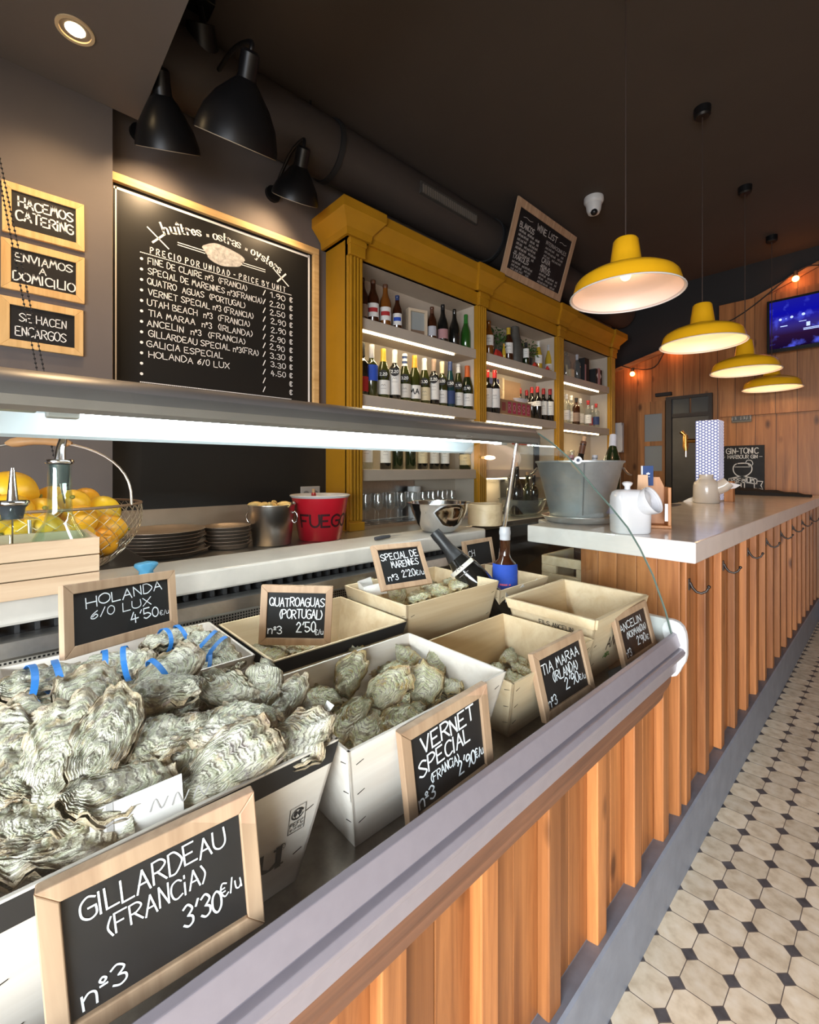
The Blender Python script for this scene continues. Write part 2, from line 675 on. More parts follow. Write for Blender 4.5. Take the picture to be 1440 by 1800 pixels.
# ================================================================== THE ROOM
XB, XF, Y0, YE, ZC = -2.40, 2.30, -2.30, 5.60, 3.43   # back wall, aisle wall, shop front, far wall, ceiling
M_wall = mat('taupe_wall_paint', (0.135, 0.115, 0.108), 0.75, var=0.05, scale=3)
M_ceil = mat('dark_ceiling_paint', (0.060, 0.046, 0.038), 0.85, var=0.06, scale=2)
M_soffit = mat('grey_soffit_paint', (0.15, 0.13, 0.12), 0.8, var=0.04, scale=3)
M_plank = wood('honey_pine_cladding', (0.20, 0.075, 0.022), (0.43, 0.185, 0.060), 'Z', scale=0.8, planks=0.16, plank_axis='X', rand=0.22)
struct(MB().box(XB - 0.1, Y0 - 0.1, -0.08, XF + 0.1, YE + 0.1, 0.0).build('floor', floor_tiles()))
struct(MB().box(XB - 0.1, Y0 - 0.1, ZC, XF + 0.1, YE + 0.1, ZC + 0.1).build('ceiling', M_ceil))
struct(MB().box(XB - 0.1, Y0 - 0.1, 0, XB, YE + 0.1, ZC).build('wall_back', M_wall))
struct(MB().box(XB, Y0, 0, -2.30, 0.370, ZC).build('wall_left', M_wall))
struct(MB().box(XF, Y0 - 0.1, 0, XF + 0.1, YE + 0.1, ZC).build('wall_right', mat('aisle_wall_paint', (0.42, 0.34, 0.26), 0.8)))
struct(MB().box(XB, YE, 0, XF, YE + 0.1, ZC).build('wall_far', M_blackm))
m = MB()
m.box(XB, Y0 - 0.1, 0, -0.5, Y0, ZC).box(2.2, Y0 - 0.1, 0, XF, Y0, ZC).box(-0.5, Y0 - 0.1, 0, 2.2, Y0, 0.35).box(-0.5, Y0 - 0.1, 2.75, 2.2, Y0, ZC)
struct(m.build('wall_front', M_wall))
struct(MB().box(-2.30, Y0, 2.92, 2.3, 0.471, 2.94).box(-2.30, 0.451, 2.94, 2.3, 0.471, ZC).build('ceiling_soffit', M_soffit))

# far wall: pine cladding with a sloping top edge, under the black ceiling void
g = [at_y(1060, 660, 5.56), at_y(1088, 647, 5.56), at_y(1171, 612, 5.56), at_y(1260, 573, 5.56), at_y(1312, 532, 5.56), at_y(1440, 460, 5.56)]
poly = [(-2.39, 5.56, 0.0), (XF, 5.56, 0.0), (XF, 5.56, 3.40), (0.2, 5.56, 3.40)] + [(p.x, 5.56, min(p.z, 3.40)) for p in reversed(g)] + [(-2.39, 5.56, 2.50)]
struct(MB().extrude([Vector(p) for p in poly], (0, 0.035, 0)).build('wall_far_cladding', M_plank))
a, b = at_y(1265, 538, 5.53), at_y(1349, 533, 5.53)
struct(MB().box(a.x, 5.52, 1.9, b.x + 0.5, 5.56, a.z).build('trim_1', M_plank))
pts = [(p.x, 5.53, p.z) for p in g]
m = MB()
for p, q in zip(pts[:-1], pts[1:]):
    p, q = Vector(p), Vector(q)
    m.hexa([p + Vector((0, 0, -0.05)), q + Vector((0, 0, -0.05)), q + Vector((0, 0.03, -0.05)), p + Vector((0, 0.03, -0.05)),
            p, q, q + Vector((0, 0.03, 0)), p + Vector((0, 0.03, 0))])
struct(m.build('trim_2', wood('gable_trim_pine', (0.24, 0.10, 0.035), (0.46, 0.23, 0.09), 'X')))
struct(MB().box(-0.55, 5.50, 0, XF, 5.56, 0.15).build('baseboard_far', mat('grey_skirting_paint', (0.10, 0.11, 0.13), 0.5)))

# kitchen door opening with steel leaf, and a pine door with two frosted lights beside it
YD = 5.537
d = thing('kitchen_door', 'dark brushed steel kitchen door with a two-part transom in the pine wall', 'door', (0, YD, 0))
x0, x1 = at_y(1182, 800, YD).x, at_y(1247, 800, YD).x
xl, xr = at_y(1172, 800, YD).x, at_y(1253, 800, YD).x
zt, zl = at_y(1210, 700, YD).z, at_y(1215, 729, YD).z
M_fr = mat('door_frame_dark', (0.045, 0.04, 0.04), 0.4, 0.6)
MB().box(xl, -0.03, 0, x0, 0.02, zt).box(x1, -0.03, 0, xr, 0.02, zt).box(xl, -0.03, zt, xr, 0.02, zt + 0.03).box(x0, -0.02, zl - 0.02, x1, 0.02, zl + 0.02).build('door_frame', M_fr, d)
MB().box(x0, -0.012, 0.01, x1, 0.02, zl - 0.02).build('door_leaf', mat('dull_steel_leaf', (0.085, 0.085, 0.09), 0.36, 1.0, var=0.1, scale=8), d, bevel=0.004)
xm = (x0 + x1) / 2
for q0, q1 in ((x0, xm - 0.01), (xm + 0.01, x1)):
    MB().box(q0, -0.005, zl + 0.02, q1, 0.02, zt).build('transom_pane', mat('dark_transom', (0.05, 0.055, 0.06), 0.25), d)
MB().tube([(xm - 0.1, -0.012, 1.0), (xm - 0.1, -0.05, 1.0), (xm + 0.05, -0.05, 1.0), (xm + 0.05, -0.012, 1.0)], 0.008).build('door_handle', M_chrome, d)
d = thing('panel_door', 'pine door with two frosted panes beside the steel kitchen door', 'door', (0, YD, 0))
x0, x1 = at_y(1122, 800, YD).x, at_y(1170, 800, YD).x
p0, p1 = at_y(1134, 800, YD).x, at_y(1165, 800, YD).x
za, zb, zc_, zd = at_y(1150, 728, YD).z, at_y(1150, 776, YD).z, at_y(1150, 784, YD).z, at_y(1150, 828, YD).z
MB().box(x0, -0.02, 0.01, p0, 0.02, zt).box(p1, -0.02, 0.01, x1, 0.02, zt).box(p0, -0.02, za, p1, 0.02, zt).box(p0, -0.02, zc_, p1, 0.02, zb).box(p0, -0.02, 0.01, p1, 0.02, zd).build('door_leaf', M_plank, d)
for q0, q1 in ((zb, za), (zd, zc_)):
    MB().box(p0, -0.008, q0, p1, 0.012, q1).build('frosted_pane', mat('frosted_glass', (0.22, 0.24, 0.25), 0.5), d)
t = MB().box(at_y(1153, 693, YD).x, YD - 0.025, at_y(1153, 698, YD).z, at_y(1181, 693, YD).x, YD + 0.02, at_y(1153, 692, YD).z).build('name_plaque', M_blackm, bevel=0.004)
tag(t, 'small dark oval plaque over the pine door', 'sign')

# downlight in the soffit
t = thing('downlight', 'round recessed downlight glowing in the grey soffit', 'ceiling light', (-1.977, 0.206, 2.92))
MB().lathe([(0.058, -0.001), (0.058, -0.006), (0.047, -0.006), (0.047, 0.018)], 28).build('trim_ring', mat('warm_white_ring', (0.7, 0.55, 0.35), 0.5), t, smooth=0.6)
MB().lathe([(0.0, -0.002), (0.026, -0.003), (0.030, -0.001)], 24).build('lens', emitter('downlight_lens', (1.0, 0.72, 0.38), 30), t)
spot_light('downlight_beam', (-1.977, 0.206, 2.905), (-2.02, 0.206, 0), 30, (1.0, 0.68, 0.36), 2.1, 0.9, 0.03)

# ================================================================== BACK BAR CABINET
XC = -2.155
PIL = [(1.50, 1.60), (2.68, 2.78), (3.86, 3.96), (5.0, 5.1)]
BAYS = [(1.60, 2.68), (2.78, 3.86), (3.96, 5.0)]
SH = [2.27, 1.81, 1.36]
cab = thing('back_bar_cabinet', 'tall mustard yellow back-bar cabinet with fluted pilasters and lit cream shelves', 'cabinet', (XC, 1.5, 1.0))
CO = Vector((XC, 1.5, 1.0))


def cb(x0, y0, z0, x1, y1, z1, m=None):
    return (m or MB()).box(x0 - CO.x, y0 - CO.y, z0 - CO.z, x1 - CO.x, y1 - CO.y, z1 - CO.z)


cb(-2.395, 1.50, 1.0, XC - 0.02, 1.535, 2.74).build('side_panel', M_yellow, cab)
cb(-2.395, 5.065, 1.0, XC - 0.02, 5.10, 2.74).build('side_panel', M_yellow, cab)
cb(-2.395, 1.535, 1.0, -2.38, 5.065, 2.74).build('back_panel', M_cream, cab)
cb(-2.38, 1.535, 2.605, XC - 0.01, 5.065, 2.62).build('top_panel', M_cream, cab)
cb(XC - 0.03, 1.50, 2.605, XC, 5.10, 2.76).build('frieze', M_yellow, cab)
for y0, y1 in PIL:
    m = cb(XC - 0.035, y0, 1.0, XC, y1, 2.74)
    w = y1 - y0
    for k in range(4):                                                    # raised reeds between the flutes
        yy = y0 + w * (0.06 + k * 0.235)
        cb(XC, yy, 1.06, XC + 0.016, yy + w * 0.16, 2.60, m)
    cb(XC, y0 - 0.004, 1.0, XC + 0.022, y1 + 0.004, 1.05, m)
    cb(XC, y0 - 0.006, 2.60, XC + 0.028, y1 + 0.006, 2.70, m)
    cb(XC, y0 - 0.010, 2.66, XC + 0.036, y1 + 0.010, 2.69, m)
    m.build('pilaster', M_yellow, cab, bevel=0.004)
prof = [(0.0, 2.70), (0.02, 2.70), (0.025, 2.74), (0.045, 2.765), (0.075, 2.80), (0.085, 2.81), (0.085, 2.865), (0.0, 2.865)]
m = MB()


def cornice(m, y0, y1, ex, left=True, right=True):
    """moulding swept round the front and the two returns of a length of cabinet top"""
    n = len(prof)
    rows = []
    xb = -2.39
    for (o, z) in prof:
        o += ex if o > 0 else 0
        rows.append([(xb - CO.x, y0 - o - CO.y, z - CO.z), (XC + o - CO.x, y0 - o - CO.y, z - CO.z),
                     (XC + o - CO.x, y1 + o - CO.y, z - CO.z), (xb - CO.x, y1 + o - CO.y, z - CO.z)])
    vs = [p for r in rows for p in r]
    fs = []
    for j in range(n - 1):
        for i in range(3):
            fs.append((j * 4 + i, j * 4 + i + 1, (j + 1) * 4 + i + 1, (j + 1) * 4 + i))
    fs.append(tuple((n - 1) * 4 + i for i in (0, 1, 2, 3)))
    m.add(vs, fs)


cornice(m, 1.50, 5.10, 0.0)
m.build('cornice', M_yellow, cab)
for y0, y1 in PIL:
    m = MB()
    cornice(m, y0 + 0.005, y1 - 0.005, 0.022)
    m.build('cornice_block', M_yellow, cab)
for bi, (y0, y1) in enumerate(BAYS):
    if bi:
        cb(-2.38, y0 - 0.089, 1.0, XC - 0.035, y0 - 0.011, 2.605).build('divider', M_cream, cab)
    cb(-2.38, y0 - 0.01, 1.0, XC - 0.035, y0, 2.605).build('bay_lining', M_cream, cab)
    cb(-2.38, y1, 1.0, XC - 0.035, y1 + 0.01, 2.605).build('bay_lining', M_cream, cab)
    for zi, z in enumerate(SH):
        s = cb(-2.38, y0, z - 0.07, XC - 0.012, y1, z).build('shelf', M_cream, cab, bevel=0.003)
        if zi < 2 or bi == 1:
            dx = 0.12 if zi == 2 else 0.0
            st = cb(XC - 0.030 - dx, y0 + 0.01, z - 0.083, XC - 0.020 - dx, y1 - 0.24, z - 0.0705).build('light_strip', M_led, s)
    cb(-2.38, y0, 1.0, XC - 0.012, y1, 1.02).build('plinth_shelf', M_steel, cab)
# steel-backed niche for the glasses in the bay beside the menu board
cb(-2.379, 1.61, 1.03, -2.365, 2.22, 1.285).build('splash_panel', M_steel, cab)
LEDY = ((SH[0], 1.9), (SH[1], 1.6), (SH[2], 1.8))
for bi, (y0, y1) in enumerate(BAYS):
    for z, p in LEDY:
        if z == SH[2] and bi != 1:
            continue
        area = bpy.data.lights.new('shelf_strip_light', 'AREA')
        area.shape, area.size, area.size_y, area.energy, area.color = 'RECTANGLE', 0.02, y1 - y0 - 0.26, p, (1.0, 0.80, 0.48)
        o = bpy.data.objects.new('shelf_strip_light', area)
        COL.objects.link(o)
        o.location = (XC - (0.150 if z == SH[2] else 0.030), (y0 + y1 - 0.23) / 2, z - 0.088)
        o.rotation_euler = (0, -0.35, 0)

# back counter under the cabinet, with steel splash along the wall
bc = thing('back_counter', 'long steel-topped back counter under the yellow cabinet', 'counter', (-2.4, 0.35, 0))
MB().box(0.002, 0, 0.96, 0.56, 5.15, 1.0).build('worktop', M_steel, bc, bevel=0.004)
MB().box(0.002, 0.02, 0.0, 0.52, 5.13, 0.96).build('body', M_blackm, bc)
MB().box(0.002, 0.03, 1.0, 0.012, 1.14, 1.17).build('splashback', mat('warm_steel_splash', (0.42, 0.33, 0.25), 0.42, 0.6, var=0.1, scale=5), bc)

# ================================================================== COUNTERS
XS, XBD, XK = -0.500, -0.530, -0.482
KZ = 0.19
M_kick = mat('grey_blue_plinth_paint', (0.20, 0.22, 0.26), 0.45, var=0.12, scale=14, bump=0.2)


def slat_front(root, y0, y1, ztop, ys, ox):
    """vertical boards with raised square battens over them"""
    cuts = [y0] + [y - 0.025 for y in ys] + [y1]
    for a, b in zip(cuts[:-1], cuts[1:]):
        n = 2 if b - a > 0.15 else 1
        for k in range(n):
            q0, q1 = a + (b - a) * k / n, a + (b - a) * (k + 1) / n
            MB().box(XBD - 0.02 - ox[0], q0 + 0.0012 - ox[1], KZ - 0.06, XBD - ox[0], q1 - 0.0012 - ox[1], ztop).build('board', M_pine, root, bevel=0.0015)
    for y in ys:
        MB().box(XBD - ox[0], y - 0.05 - ox[1], KZ - 0.008 + 0.006 * math.sin(y * 31), XS - ox[0], y - ox[1], ztop).build('slat', M_pine, root, bevel=0.003)


ca = thing('oyster_counter', 'pine-battened counter base carrying the oyster display case', 'counter', (-0.5, -1.0, 0))
OX = (-0.5, -1.0)
ys = [1.14 + 0.228 * k for k in range(-8, 3)]
slat_front(ca, -1.0, 1.694, 0.735, ys, OX)
MB().profile_y([(XBD - 0.05 + 0.5, 0.0), (XK + 0.5, 0.0), (XK + 0.5, KZ - 0.006), (XK - 0.006 + 0.5, KZ), (XBD + 0.002 + 0.5, KZ - 0.010), (XBD - 0.05 + 0.5, KZ - 0.010)], 0, 2.694).build('plinth', M_kick, ca)
MB().box(-0.55, 0.02, 0.0, -0.05, 2.37, 0.78).build('carcass', M_blackm, ca)

ba = thing('bar_counter', 'long bar counter with pine battens and a thick pale marble top', 'counter', (-0.5, 1.7, 0))
OX = (-0.5, 1.7)
ys = [1.14 + 0.228 * k for k in range(3, 20)]
slat_front(ba, 1.70, 5.5, 1.052, ys, OX)
MB().profile_y([(XBD - 0.05 + 0.5, 0.0), (XK + 0.5, 0.0), (XK + 0.5, KZ - 0.006), (XK - 0.006 + 0.5, KZ), (XBD + 0.002 + 0.5, KZ - 0.010), (XBD - 0.05 + 0.5, KZ - 0.010)], -0.006, 3.80).build('plinth', M_kick, ba)
MB().box(-0.55, 0.34, 0.0, -0.05, 3.78, 1.05).build('carcass', M_blackm, ba)
m = MB().extrude([(0.055, -0.029, 1.052), (-0.5735, -0.029, 1.052), (-0.5735, 0.12, 1.052), (-0.66, 0.2, 1.052), (-0.66, 0.55, 1.052), (-0.5735, 0.62, 1.052), (-0.5735, 3.81, 1.052), (0.055, 3.81, 1.052)], (0, 0, 0.070))
m.build('marble_top', M_marble, ba, bevel=0.004)
for k in range(5):                                                        # boards of the end facing the display case
    x1 = -0.5 - k * 0.07
    MB().box(x1 - 0.069 + 0.5, 0.0, 0.12, x1 + 0.5, 0.02 + 0.006 * (k % 2), 1.052).build('end_board', M_pine, ba, bevel=0.002)

# iron hooks under the bar top
def hook(y, label):
    t = thing('coat_hook', label, 'hook', (XS, y, 0.945), (0, 0, 0), 'iron hooks along the bar front')
    MB().box(0.0, -0.009, -0.012, 0.004, 0.009, 0.035).build('back_plate', M_iron, t, bevel=0.001)
    pts = [(0.004, 0, 0.02), (0.012, 0.002, 0.0), (0.025, 0.006, -0.016), (0.042, 0.010, -0.020), (0.058, 0.014, -0.010), (0.066, 0.016, 0.006)]
    MB().tube(pts, [0.0055, 0.006, 0.0055, 0.005, 0.0045, 0.004]).ball((0.067, 0.016, 0.010), 0.007).build('prong', M_iron, t, smooth=1)
    t.scale = (0.86,) * 3
    return t


M_iron = mat('dark_iron', (0.06, 0.05, 0.045), 0.45, 0.8)
ORD = ['first', 'second', 'third', 'fourth', 'fifth', 'sixth', 'seventh', 'eighth', 'ninth', 'tenth', 'eleventh', 'twelfth', 'thirteenth', 'fourteenth',
       'fifteenth', 'sixteenth', 'seventeenth', 'eighteenth', 'nineteenth', 'twentieth']
for k in range(8):
    y = 1.73 + 0.478 * k
    y = min([1.14 + 0.228 * q for q in range(3, 20)], key=lambda s: abs(s - 0.025 - y)) - 0.025
    hook(y, 'curved iron hook on the bar front, %s from the display case' % ORD[k])

# ================================================================== DISPLAY CASE
CY0, CY1 = -0.8, 1.385
dc = thing('display_case', 'steel seafood display case with curved front glass and a lit hood', 'display case', (-0.43, CY0, 0.78))
DO = Vector((-0.43, CY0, 0.78))


def prof(xz):
    return [(x - DO.x, z - DO.z) for x, z in xz]


def dbox(x0, y0, z0, x1, y1, z1, m=None):
    return (m or MB()).box(x0 - DO.x, y0 - DO.y, z0 - DO.z, x1 - DO.x, y1 - DO.y, z1 - DO.z)


MB().profile_y(prof([(-0.432, 0.86), (-0.424, 0.908), (-0.414, 0.905), (-0.404, 0.874), (-0.409, 0.872), (-0.409, 0.869), (-0.398, 0.868), (-0.392, 0.860),
                     (-0.394, 0.851), (-0.405, 0.846), (-0.407, 0.842), (-0.411, 0.840), (-0.416, 0.800), (-0.44, 0.798)]), 0, CY1 - CY0).build('front_rail', M_alu, dc, bevel=0.0012)
MB().profile_y(prof([(-0.4995, 0.698), (-0.475, 0.692), (-0.460, 0.698), (-0.450, 0.715), (-0.446, 0.735), (-0.440, 0.742), (-0.430, 0.765), (-0.426, 0.797), (-0.4995, 0.797)]), 0, CY1 - CY0).build('wood_trim', M_pined, dc, smooth=0.4)
dbox(-1.1501, CY0, 0.79, -0.44, CY1, 0.8284).build('deck', mat('wet_steel_deck', (0.36, 0.34, 0.31), 0.3, 1.0, var=0.25, scale=25, bump=0.2), dc)
# rear of the well: lower panel, perforated strip, steel channel, black vent gap
dbox(-1.1664, CY0, 0.8284, -1.1393, CY1, 0.9737).build('rear_panel', mat('warm_steel_panel', (0.55, 0.49, 0.40), 0.38, 1.0, var=0.1, scale=10), dc)
k = NT('perforated_steel')
tcn = k.n('ShaderNodeTexCoord')
sp = k.n('ShaderNodeSeparateXYZ')
k.l(tcn.outputs['Object'], sp.inputs[0])
hy = k.math('GREATER_THAN', k.math('FRACT', k.math('MULTIPLY', sp.outputs[1], 140)), 0.42)
hz = k.math('GREATER_THAN', k.math('FRACT', k.math('MULTIPLY', sp.outputs[2], 140)), 0.42)
k.l(k.mix(k.math('MULTIPLY', hy, hz), (0.5, 0.45, 0.38), (0.012, 0.012, 0.012)), k.b.inputs['Base Color'])
k.b.inputs['Roughness'].default_value = 0.45
k.b.inputs['Metallic'].default_value = 0.5
dbox(-1.1631, CY0, 0.9737, -1.1414, CY1, 1.0019).build('perforated_strip', k.m, dc)
MB().profile_y(prof([(-1.1664, 1.0019), (-1.1241, 1.0019), (-1.1176, 1.0085), (-1.1219, 1.0367), (-1.1664, 1.0388)]), 0, CY1 - CY0).build('air_channel', M_steel, dc)
m = dbox(-1.2586, CY0, 1.0019, -1.1935, CY1, 1.0567)
for q in range(70):
    y = CY0 + 0.02 + q * 0.031
    dbox(-1.1935, y, 1.0388, -1.1696, y + 0.008, 1.0567, m)
m.build('vent_grille', M_blackm, dc)
# hood with tube, reflector and rear lip
M_hood = mat('hood_steel', (0.30, 0.285, 0.275), 0.36, 0.6, var=0.1, scale=4)
HY1 = CY1 + 0.005
arc = [(-1.165, 1.525), (-0.98, 1.522), (-0.90, 1.512), (-0.862, 1.498), (-0.845, 1.482), (-0.840, 1.466), (-0.846, 1.452), (-0.862, 1.446)]
inn = [(-0.872, 1.452), (-0.885, 1.478), (-0.91, 1.492), (-1.10, 1.498), (-1.160, 1.49)]
MB().profile_y(prof(arc + inn), 0, HY1 - CY0).build('hood', M_hood, dc, smooth=0.7)
MB().profile_y(prof([(-1.168, 1.525), (-1.160, 1.525), (-1.135, 1.470), (-1.140, 1.428), (-1.150, 1.422), (-1.158, 1.426), (-1.150, 1.465)]), 0, HY1 - CY0).build('hood_lip', mat('pale_aluminium_lip', (0.62, 0.70, 0.74), 0.4, 0.3), dc)
tb = MB().tube([(-0.955 - DO.x, 0.105 - DO.y, 1.462 - DO.z), (-0.955 - DO.x, 1.30 - DO.y, 1.462 - DO.z)], 0.013, 14).build('fluorescent_tube', emitter('cool_fluorescent', (0.86, 0.96, 1.0), 36.0), dc, smooth=1)
for y0, y1 in ((0.06, 0.105), (1.30, 1.335)):
    dbox(-0.972, y0, 1.446, -0.938, y1, 1.49).build('tube_holder', mat('pale_grey_plastic', (0.5, 0.52, 0.5), 0.4), tb, bevel=0.003)
dbox(-0.99, 0.0, 1.455, -0.93, 0.05, 1.49).build('ballast_box', mat('green_grey_plastic', (0.25, 0.32, 0.28), 0.4), dc, bevel=0.003)
# curved front glass, end glass, post, end cap
GP = [(-0.421, 0.897), (-0.438, 0.965), (-0.471, 1.06), (-0.505, 1.13), (-0.540, 1.188), (-0.588, 1.245), (-0.640, 1.300), (-0.690, 1.36), (-0.731, 1.403), (-0.785, 1.448), (-0.838, 1.484)]
m = MB()
n = len(GP)
vs = [(x - DO.x, y - DO.y, z - DO.z) for y in (CY0, CY1 - 0.012) for x, z in GP]
m.add(vs, [(i, i + 1, n + i + 1, n + i) for i in range(n - 1)])
fg = m.build('front_glass', M_pane, dc, smooth=1)
m = MB()
tk = 0.006
pth = [Vector((x - DO.x, CY1 - 0.014 - DO.y, z - DO.z)) for x, z in GP]
m.tube(pth, 0.0028, 6)
m.build('glass_edge', mat('polished_glass_edge', (0.09, 0.13, 0.11), 0.12, coat=0.5), dc, smooth=1)
poly = [(x - DO.x - 0.004, CY1 - 0.004 - DO.y, z - DO.z) for x, z in GP] + [(-0.925 - DO.x, CY1 - 0.004 - DO.y, 1.446 - DO.z), (-1.036 - DO.x, CY1 - 0.004 - DO.y, 0.832 - DO.z), (-0.43 - DO.x, CY1 - 0.004 - DO.y, 0.832 - DO.z)]
MB().add(poly, [tuple(range(len(poly)))]).build('end_glass', M_pane, dc)
m = MB()
a, b = Vector((-0.925, CY1 - 0.012, 1.455)) - DO, Vector((-1.036, CY1 - 0.012, 0.829)) - DO
m.tube([a, b], 0.0075, 10)
m.build('support_post', M_chrome, dc, smooth=1)
pc = [(-0.60, 0.940), (-0.425, 0.940), (-0.410, 0.936), (-0.400, 0.927), (-0.394, 0.912), (-0.391, 0.89), (-0.391, 0.85), (-0.395, 0.83), (-0.404, 0.812), (-0.410, 0.797), (-0.416, 0.787), (-0.427, 0.781), (-0.45, 0.778), (-0.60, 0.778)]
MB().extrude([(x - DO.x, CY1 - DO.y, z - DO.z) for x, z in pc], (0, 0.022, 0)).build('end_cap', M_plastic_w, dc, bevel=0.004)

# marble ledge behind the case
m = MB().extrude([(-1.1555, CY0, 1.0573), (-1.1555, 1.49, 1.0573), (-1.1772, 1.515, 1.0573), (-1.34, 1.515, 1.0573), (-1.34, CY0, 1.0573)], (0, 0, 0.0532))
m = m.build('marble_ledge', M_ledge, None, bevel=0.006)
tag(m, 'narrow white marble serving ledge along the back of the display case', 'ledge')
t = thing('ledge_cabinet', 'plain dark service cabinet under the marble ledge', 'cabinet', (-1.26, 0.3, 0))
MB().box(-0.07, -1.1, 0.0, 0.0, 1.2, 1.0568).build('body', M_blackm, t)
t = thing('prep_table', 'black steel side table behind the wooden carafe box', 'table', (-1.57, -0.25, 0))
MB().box(-0.23, -0.50, 1.0592, 0.225, 0.575, 1.0942).build('tabletop', mat('dark_oiled_steel', (0.035, 0.03, 0.028), 0.3, 0.6), t, bevel=0.003)
for sx in (-0.18, 0.19):
    for sy in (-0.47, 0.50):
        MB().box(sx - 0.015, sy - 0.015, 0, sx + 0.015, sy + 0.015, 1.0592).build('leg', M_blackm, t)

# ================================================================== CHALK SIGNS
def chalk_sign(label, pose, fwid, lines, frame_mat=None, chalk=None, jit=1.0, group=None, name='chalk_sign', thick=0.013):
    """framed slate: pose = bottom centre x, y, z of the front face, azimuth of its normal, lean back, roll, width, height"""
    x, y, z, ya, ti, ro, w, h = pose
    n = Vector((math.cos(ya), math.sin(ya), 0))
    r = Vector((-math.sin(ya), math.cos(ya), 0))
    up = Vector((0, 0, 1)) * math.cos(ti) - n * math.sin(ti)
    nn = n * math.cos(ti) + Vector((0, 0, 1)) * math.sin(ti)
    r2 = r * math.cos(ro) + up * math.sin(ro)
    u2 = -r * math.sin(ro) + up * math.cos(ro)
    t = thing(name, label, 'sign', (0, 0, 0), group=group)
    M = Matrix.Identity(4)
    for i in range(3):
        M[i][0], M[i][1], M[i][2] = r2[i], u2[i], nn[i]
        M[i][3] = (x, y, z)[i]
    t.matrix_world = M
    f = fwid
    fm = frame_mat or M_frame
    O, I = [(-w / 2, 0), (w / 2, 0), (w / 2, h), (-w / 2, h)], [(-w / 2 + f, f), (w / 2 - f, f), (w / 2 - f, h - f), (-w / 2 + f, h - f)]
    for k in range(4):                                                    # four mitred frame pieces
        a, b = O[k], O[(k + 1) % 4]
        c, d = I[(k + 1) % 4], I[k]
        MB().hexa([(*a, -thick), (*b, -thick), (*c, -thick), (*d, -thick), (*a, 0), (*b, 0), (*c, 0), (*d, 0)]).build('frame_rail', fm, t, bevel=0.0012)
    MB().box(-w / 2 + f * 0.6, f * 0.6, -thick + 0.002, w / 2 - f * 0.6, h - f * 0.6, -0.005).build('slate', M_slate, t)
    iw, ih = w - 2 * f, h - 2 * f
    m = MB()
    for i, ln in enumerate(lines):
        s, u0, v0, hh = ln[:4]
        u1 = ln[4] if len(ln) > 4 else None
        ang = math.radians(ln[5]) if len(ln) > 5 else 0
        th = ln[6] if len(ln) > 6 else 0.12
        px, py = -w / 2 + f + u0 * iw, f + v0 * ih
        ca_, sa = math.cos(ang), math.sin(ang)
        fn = (lambda a, b, px=px, py=py, ca_=ca_, sa=sa: Vector((px + a * ca_ - b * sa, py + a * sa + b * ca_, -0.0042)))
        write(m, s, fn, hh * ih, w=hh * ih * th, jit=jit, width=(u1 - u0) * iw if u1 else None, seed=i * 13 + len(label))
    m.build('chalk_lettering', chalk or M_chalkcool, t)
    return t


S = chalk_sign
S('largest framed slate, standing in front of the black-banded crate', (-0.455, 0.118, 0.884, -0.14, 0.04, 0.072, 0.176, 0.138), 0.016,
  [('GILLARDEAU', .09, .72, .18, .90, 2, .085), ('(FRANCiA)', .21, .50, .165, .76, 1, .085), ("3'30", .61, .20, .20, .84, -2, .09), ('€/u', .85, .28, .13, .98, 6, .1), ('nº3', .06, .05, .18, .28, 3, .09)], jit=1.2)
S('framed slate leaning on the unbanded whitened crate, beside the largest slate', (-0.452, 0.512, 0.860, -0.08, 0.02, 0.11, 0.176, 0.146), 0.017,
  [('VERNET', .14, .70, .21, .90, 2), ('SPECIAL', .08, .44, .20, .80, 2), ('(FRANCiA)', .22, .27, .12, .62, 3), ("2'90", .60, .11, .19, .86, 3), ('€/u', .87, .16, .13, .99, 6), ('nº3', .04, .04, .18, .25, 3)], jit=1.2)
S('framed slate reading IRLANDA leaning on the plain poplar front crate', (-0.453, 0.875, 0.872, -0.071, 0.23, 0.045, 0.185, 0.130), 0.017,
  [('TIA MARAA', .04, .68, .19, .93, 1), ('(IRLANDA)', .24, .44, .19, .84, 0), ("2'90", .47, .18, .22, .80), ('€/u', .82, .18, .12, .97), ('nº3', .03, .03, .2, .22)], jit=1.1)
S('framed slate leaning on the batten-rimmed crate at the bar end of the case', (-0.453, 1.248, 0.866, -0.085, 0.22, 0.056, 0.178, 0.129), 0.016,
  [('ANCELIN', .03, .68, .19, .80, 1), ('(NORMANDIA)', .20, .45, .16, .92, 0), ("2'90", .50, .16, .22, .82), ('€', .85, .16, .13, .94), ('nº3', .03, .03, .19, .22)], jit=1.1)
S('framed slate reading SPECIAL DE MARENNES propped in the tall back crate', (-0.930, 0.853, 1.030, -0.089, 0.50, -0.031, 0.174, 0.130), 0.015,
  [('SPECIAL DE', .05, .68, .19, .96, 2), ('MARENNES', .25, .45, .18, .92, 2), ("2'20", .45, .14, .20, .76, 2), ('€/u', .78, .16, .14, .98), ('nº3', .10, .10, .17, .33)], jit=1.0)
S('framed slate reading PORTUGAL standing in the middle back crate', (-0.963, 0.517, 0.945, -0.65, 0.017, -0.047, 0.167, 0.139), 0.016,
  [('QUATROAGUAS', .04, .70, .18, .98, 0), ('(PORTUGAL)', .22, .43, .19, .95, 0), ("2'50", .52, .14, .22, .84), ('€/u', .84, .08, .12, .98), ('nº3', .03, .09, .17, .26)], jit=0.9)
S('framed slate reading HOLANDA above the blue-banded oysters', (-1.012, 0.190, 1.025, 0.539, 0.176, -0.103, 0.244, 0.125), 0.018,
  [('HOLANDA', .12, .68, .20, .92, 3), ('6/0 LUX', .16, .44, .17, .78, 2), ("4'50", .55, .16, .22, .86, 3), ('€/u', .88, .18, .11, .99)], jit=1.0)
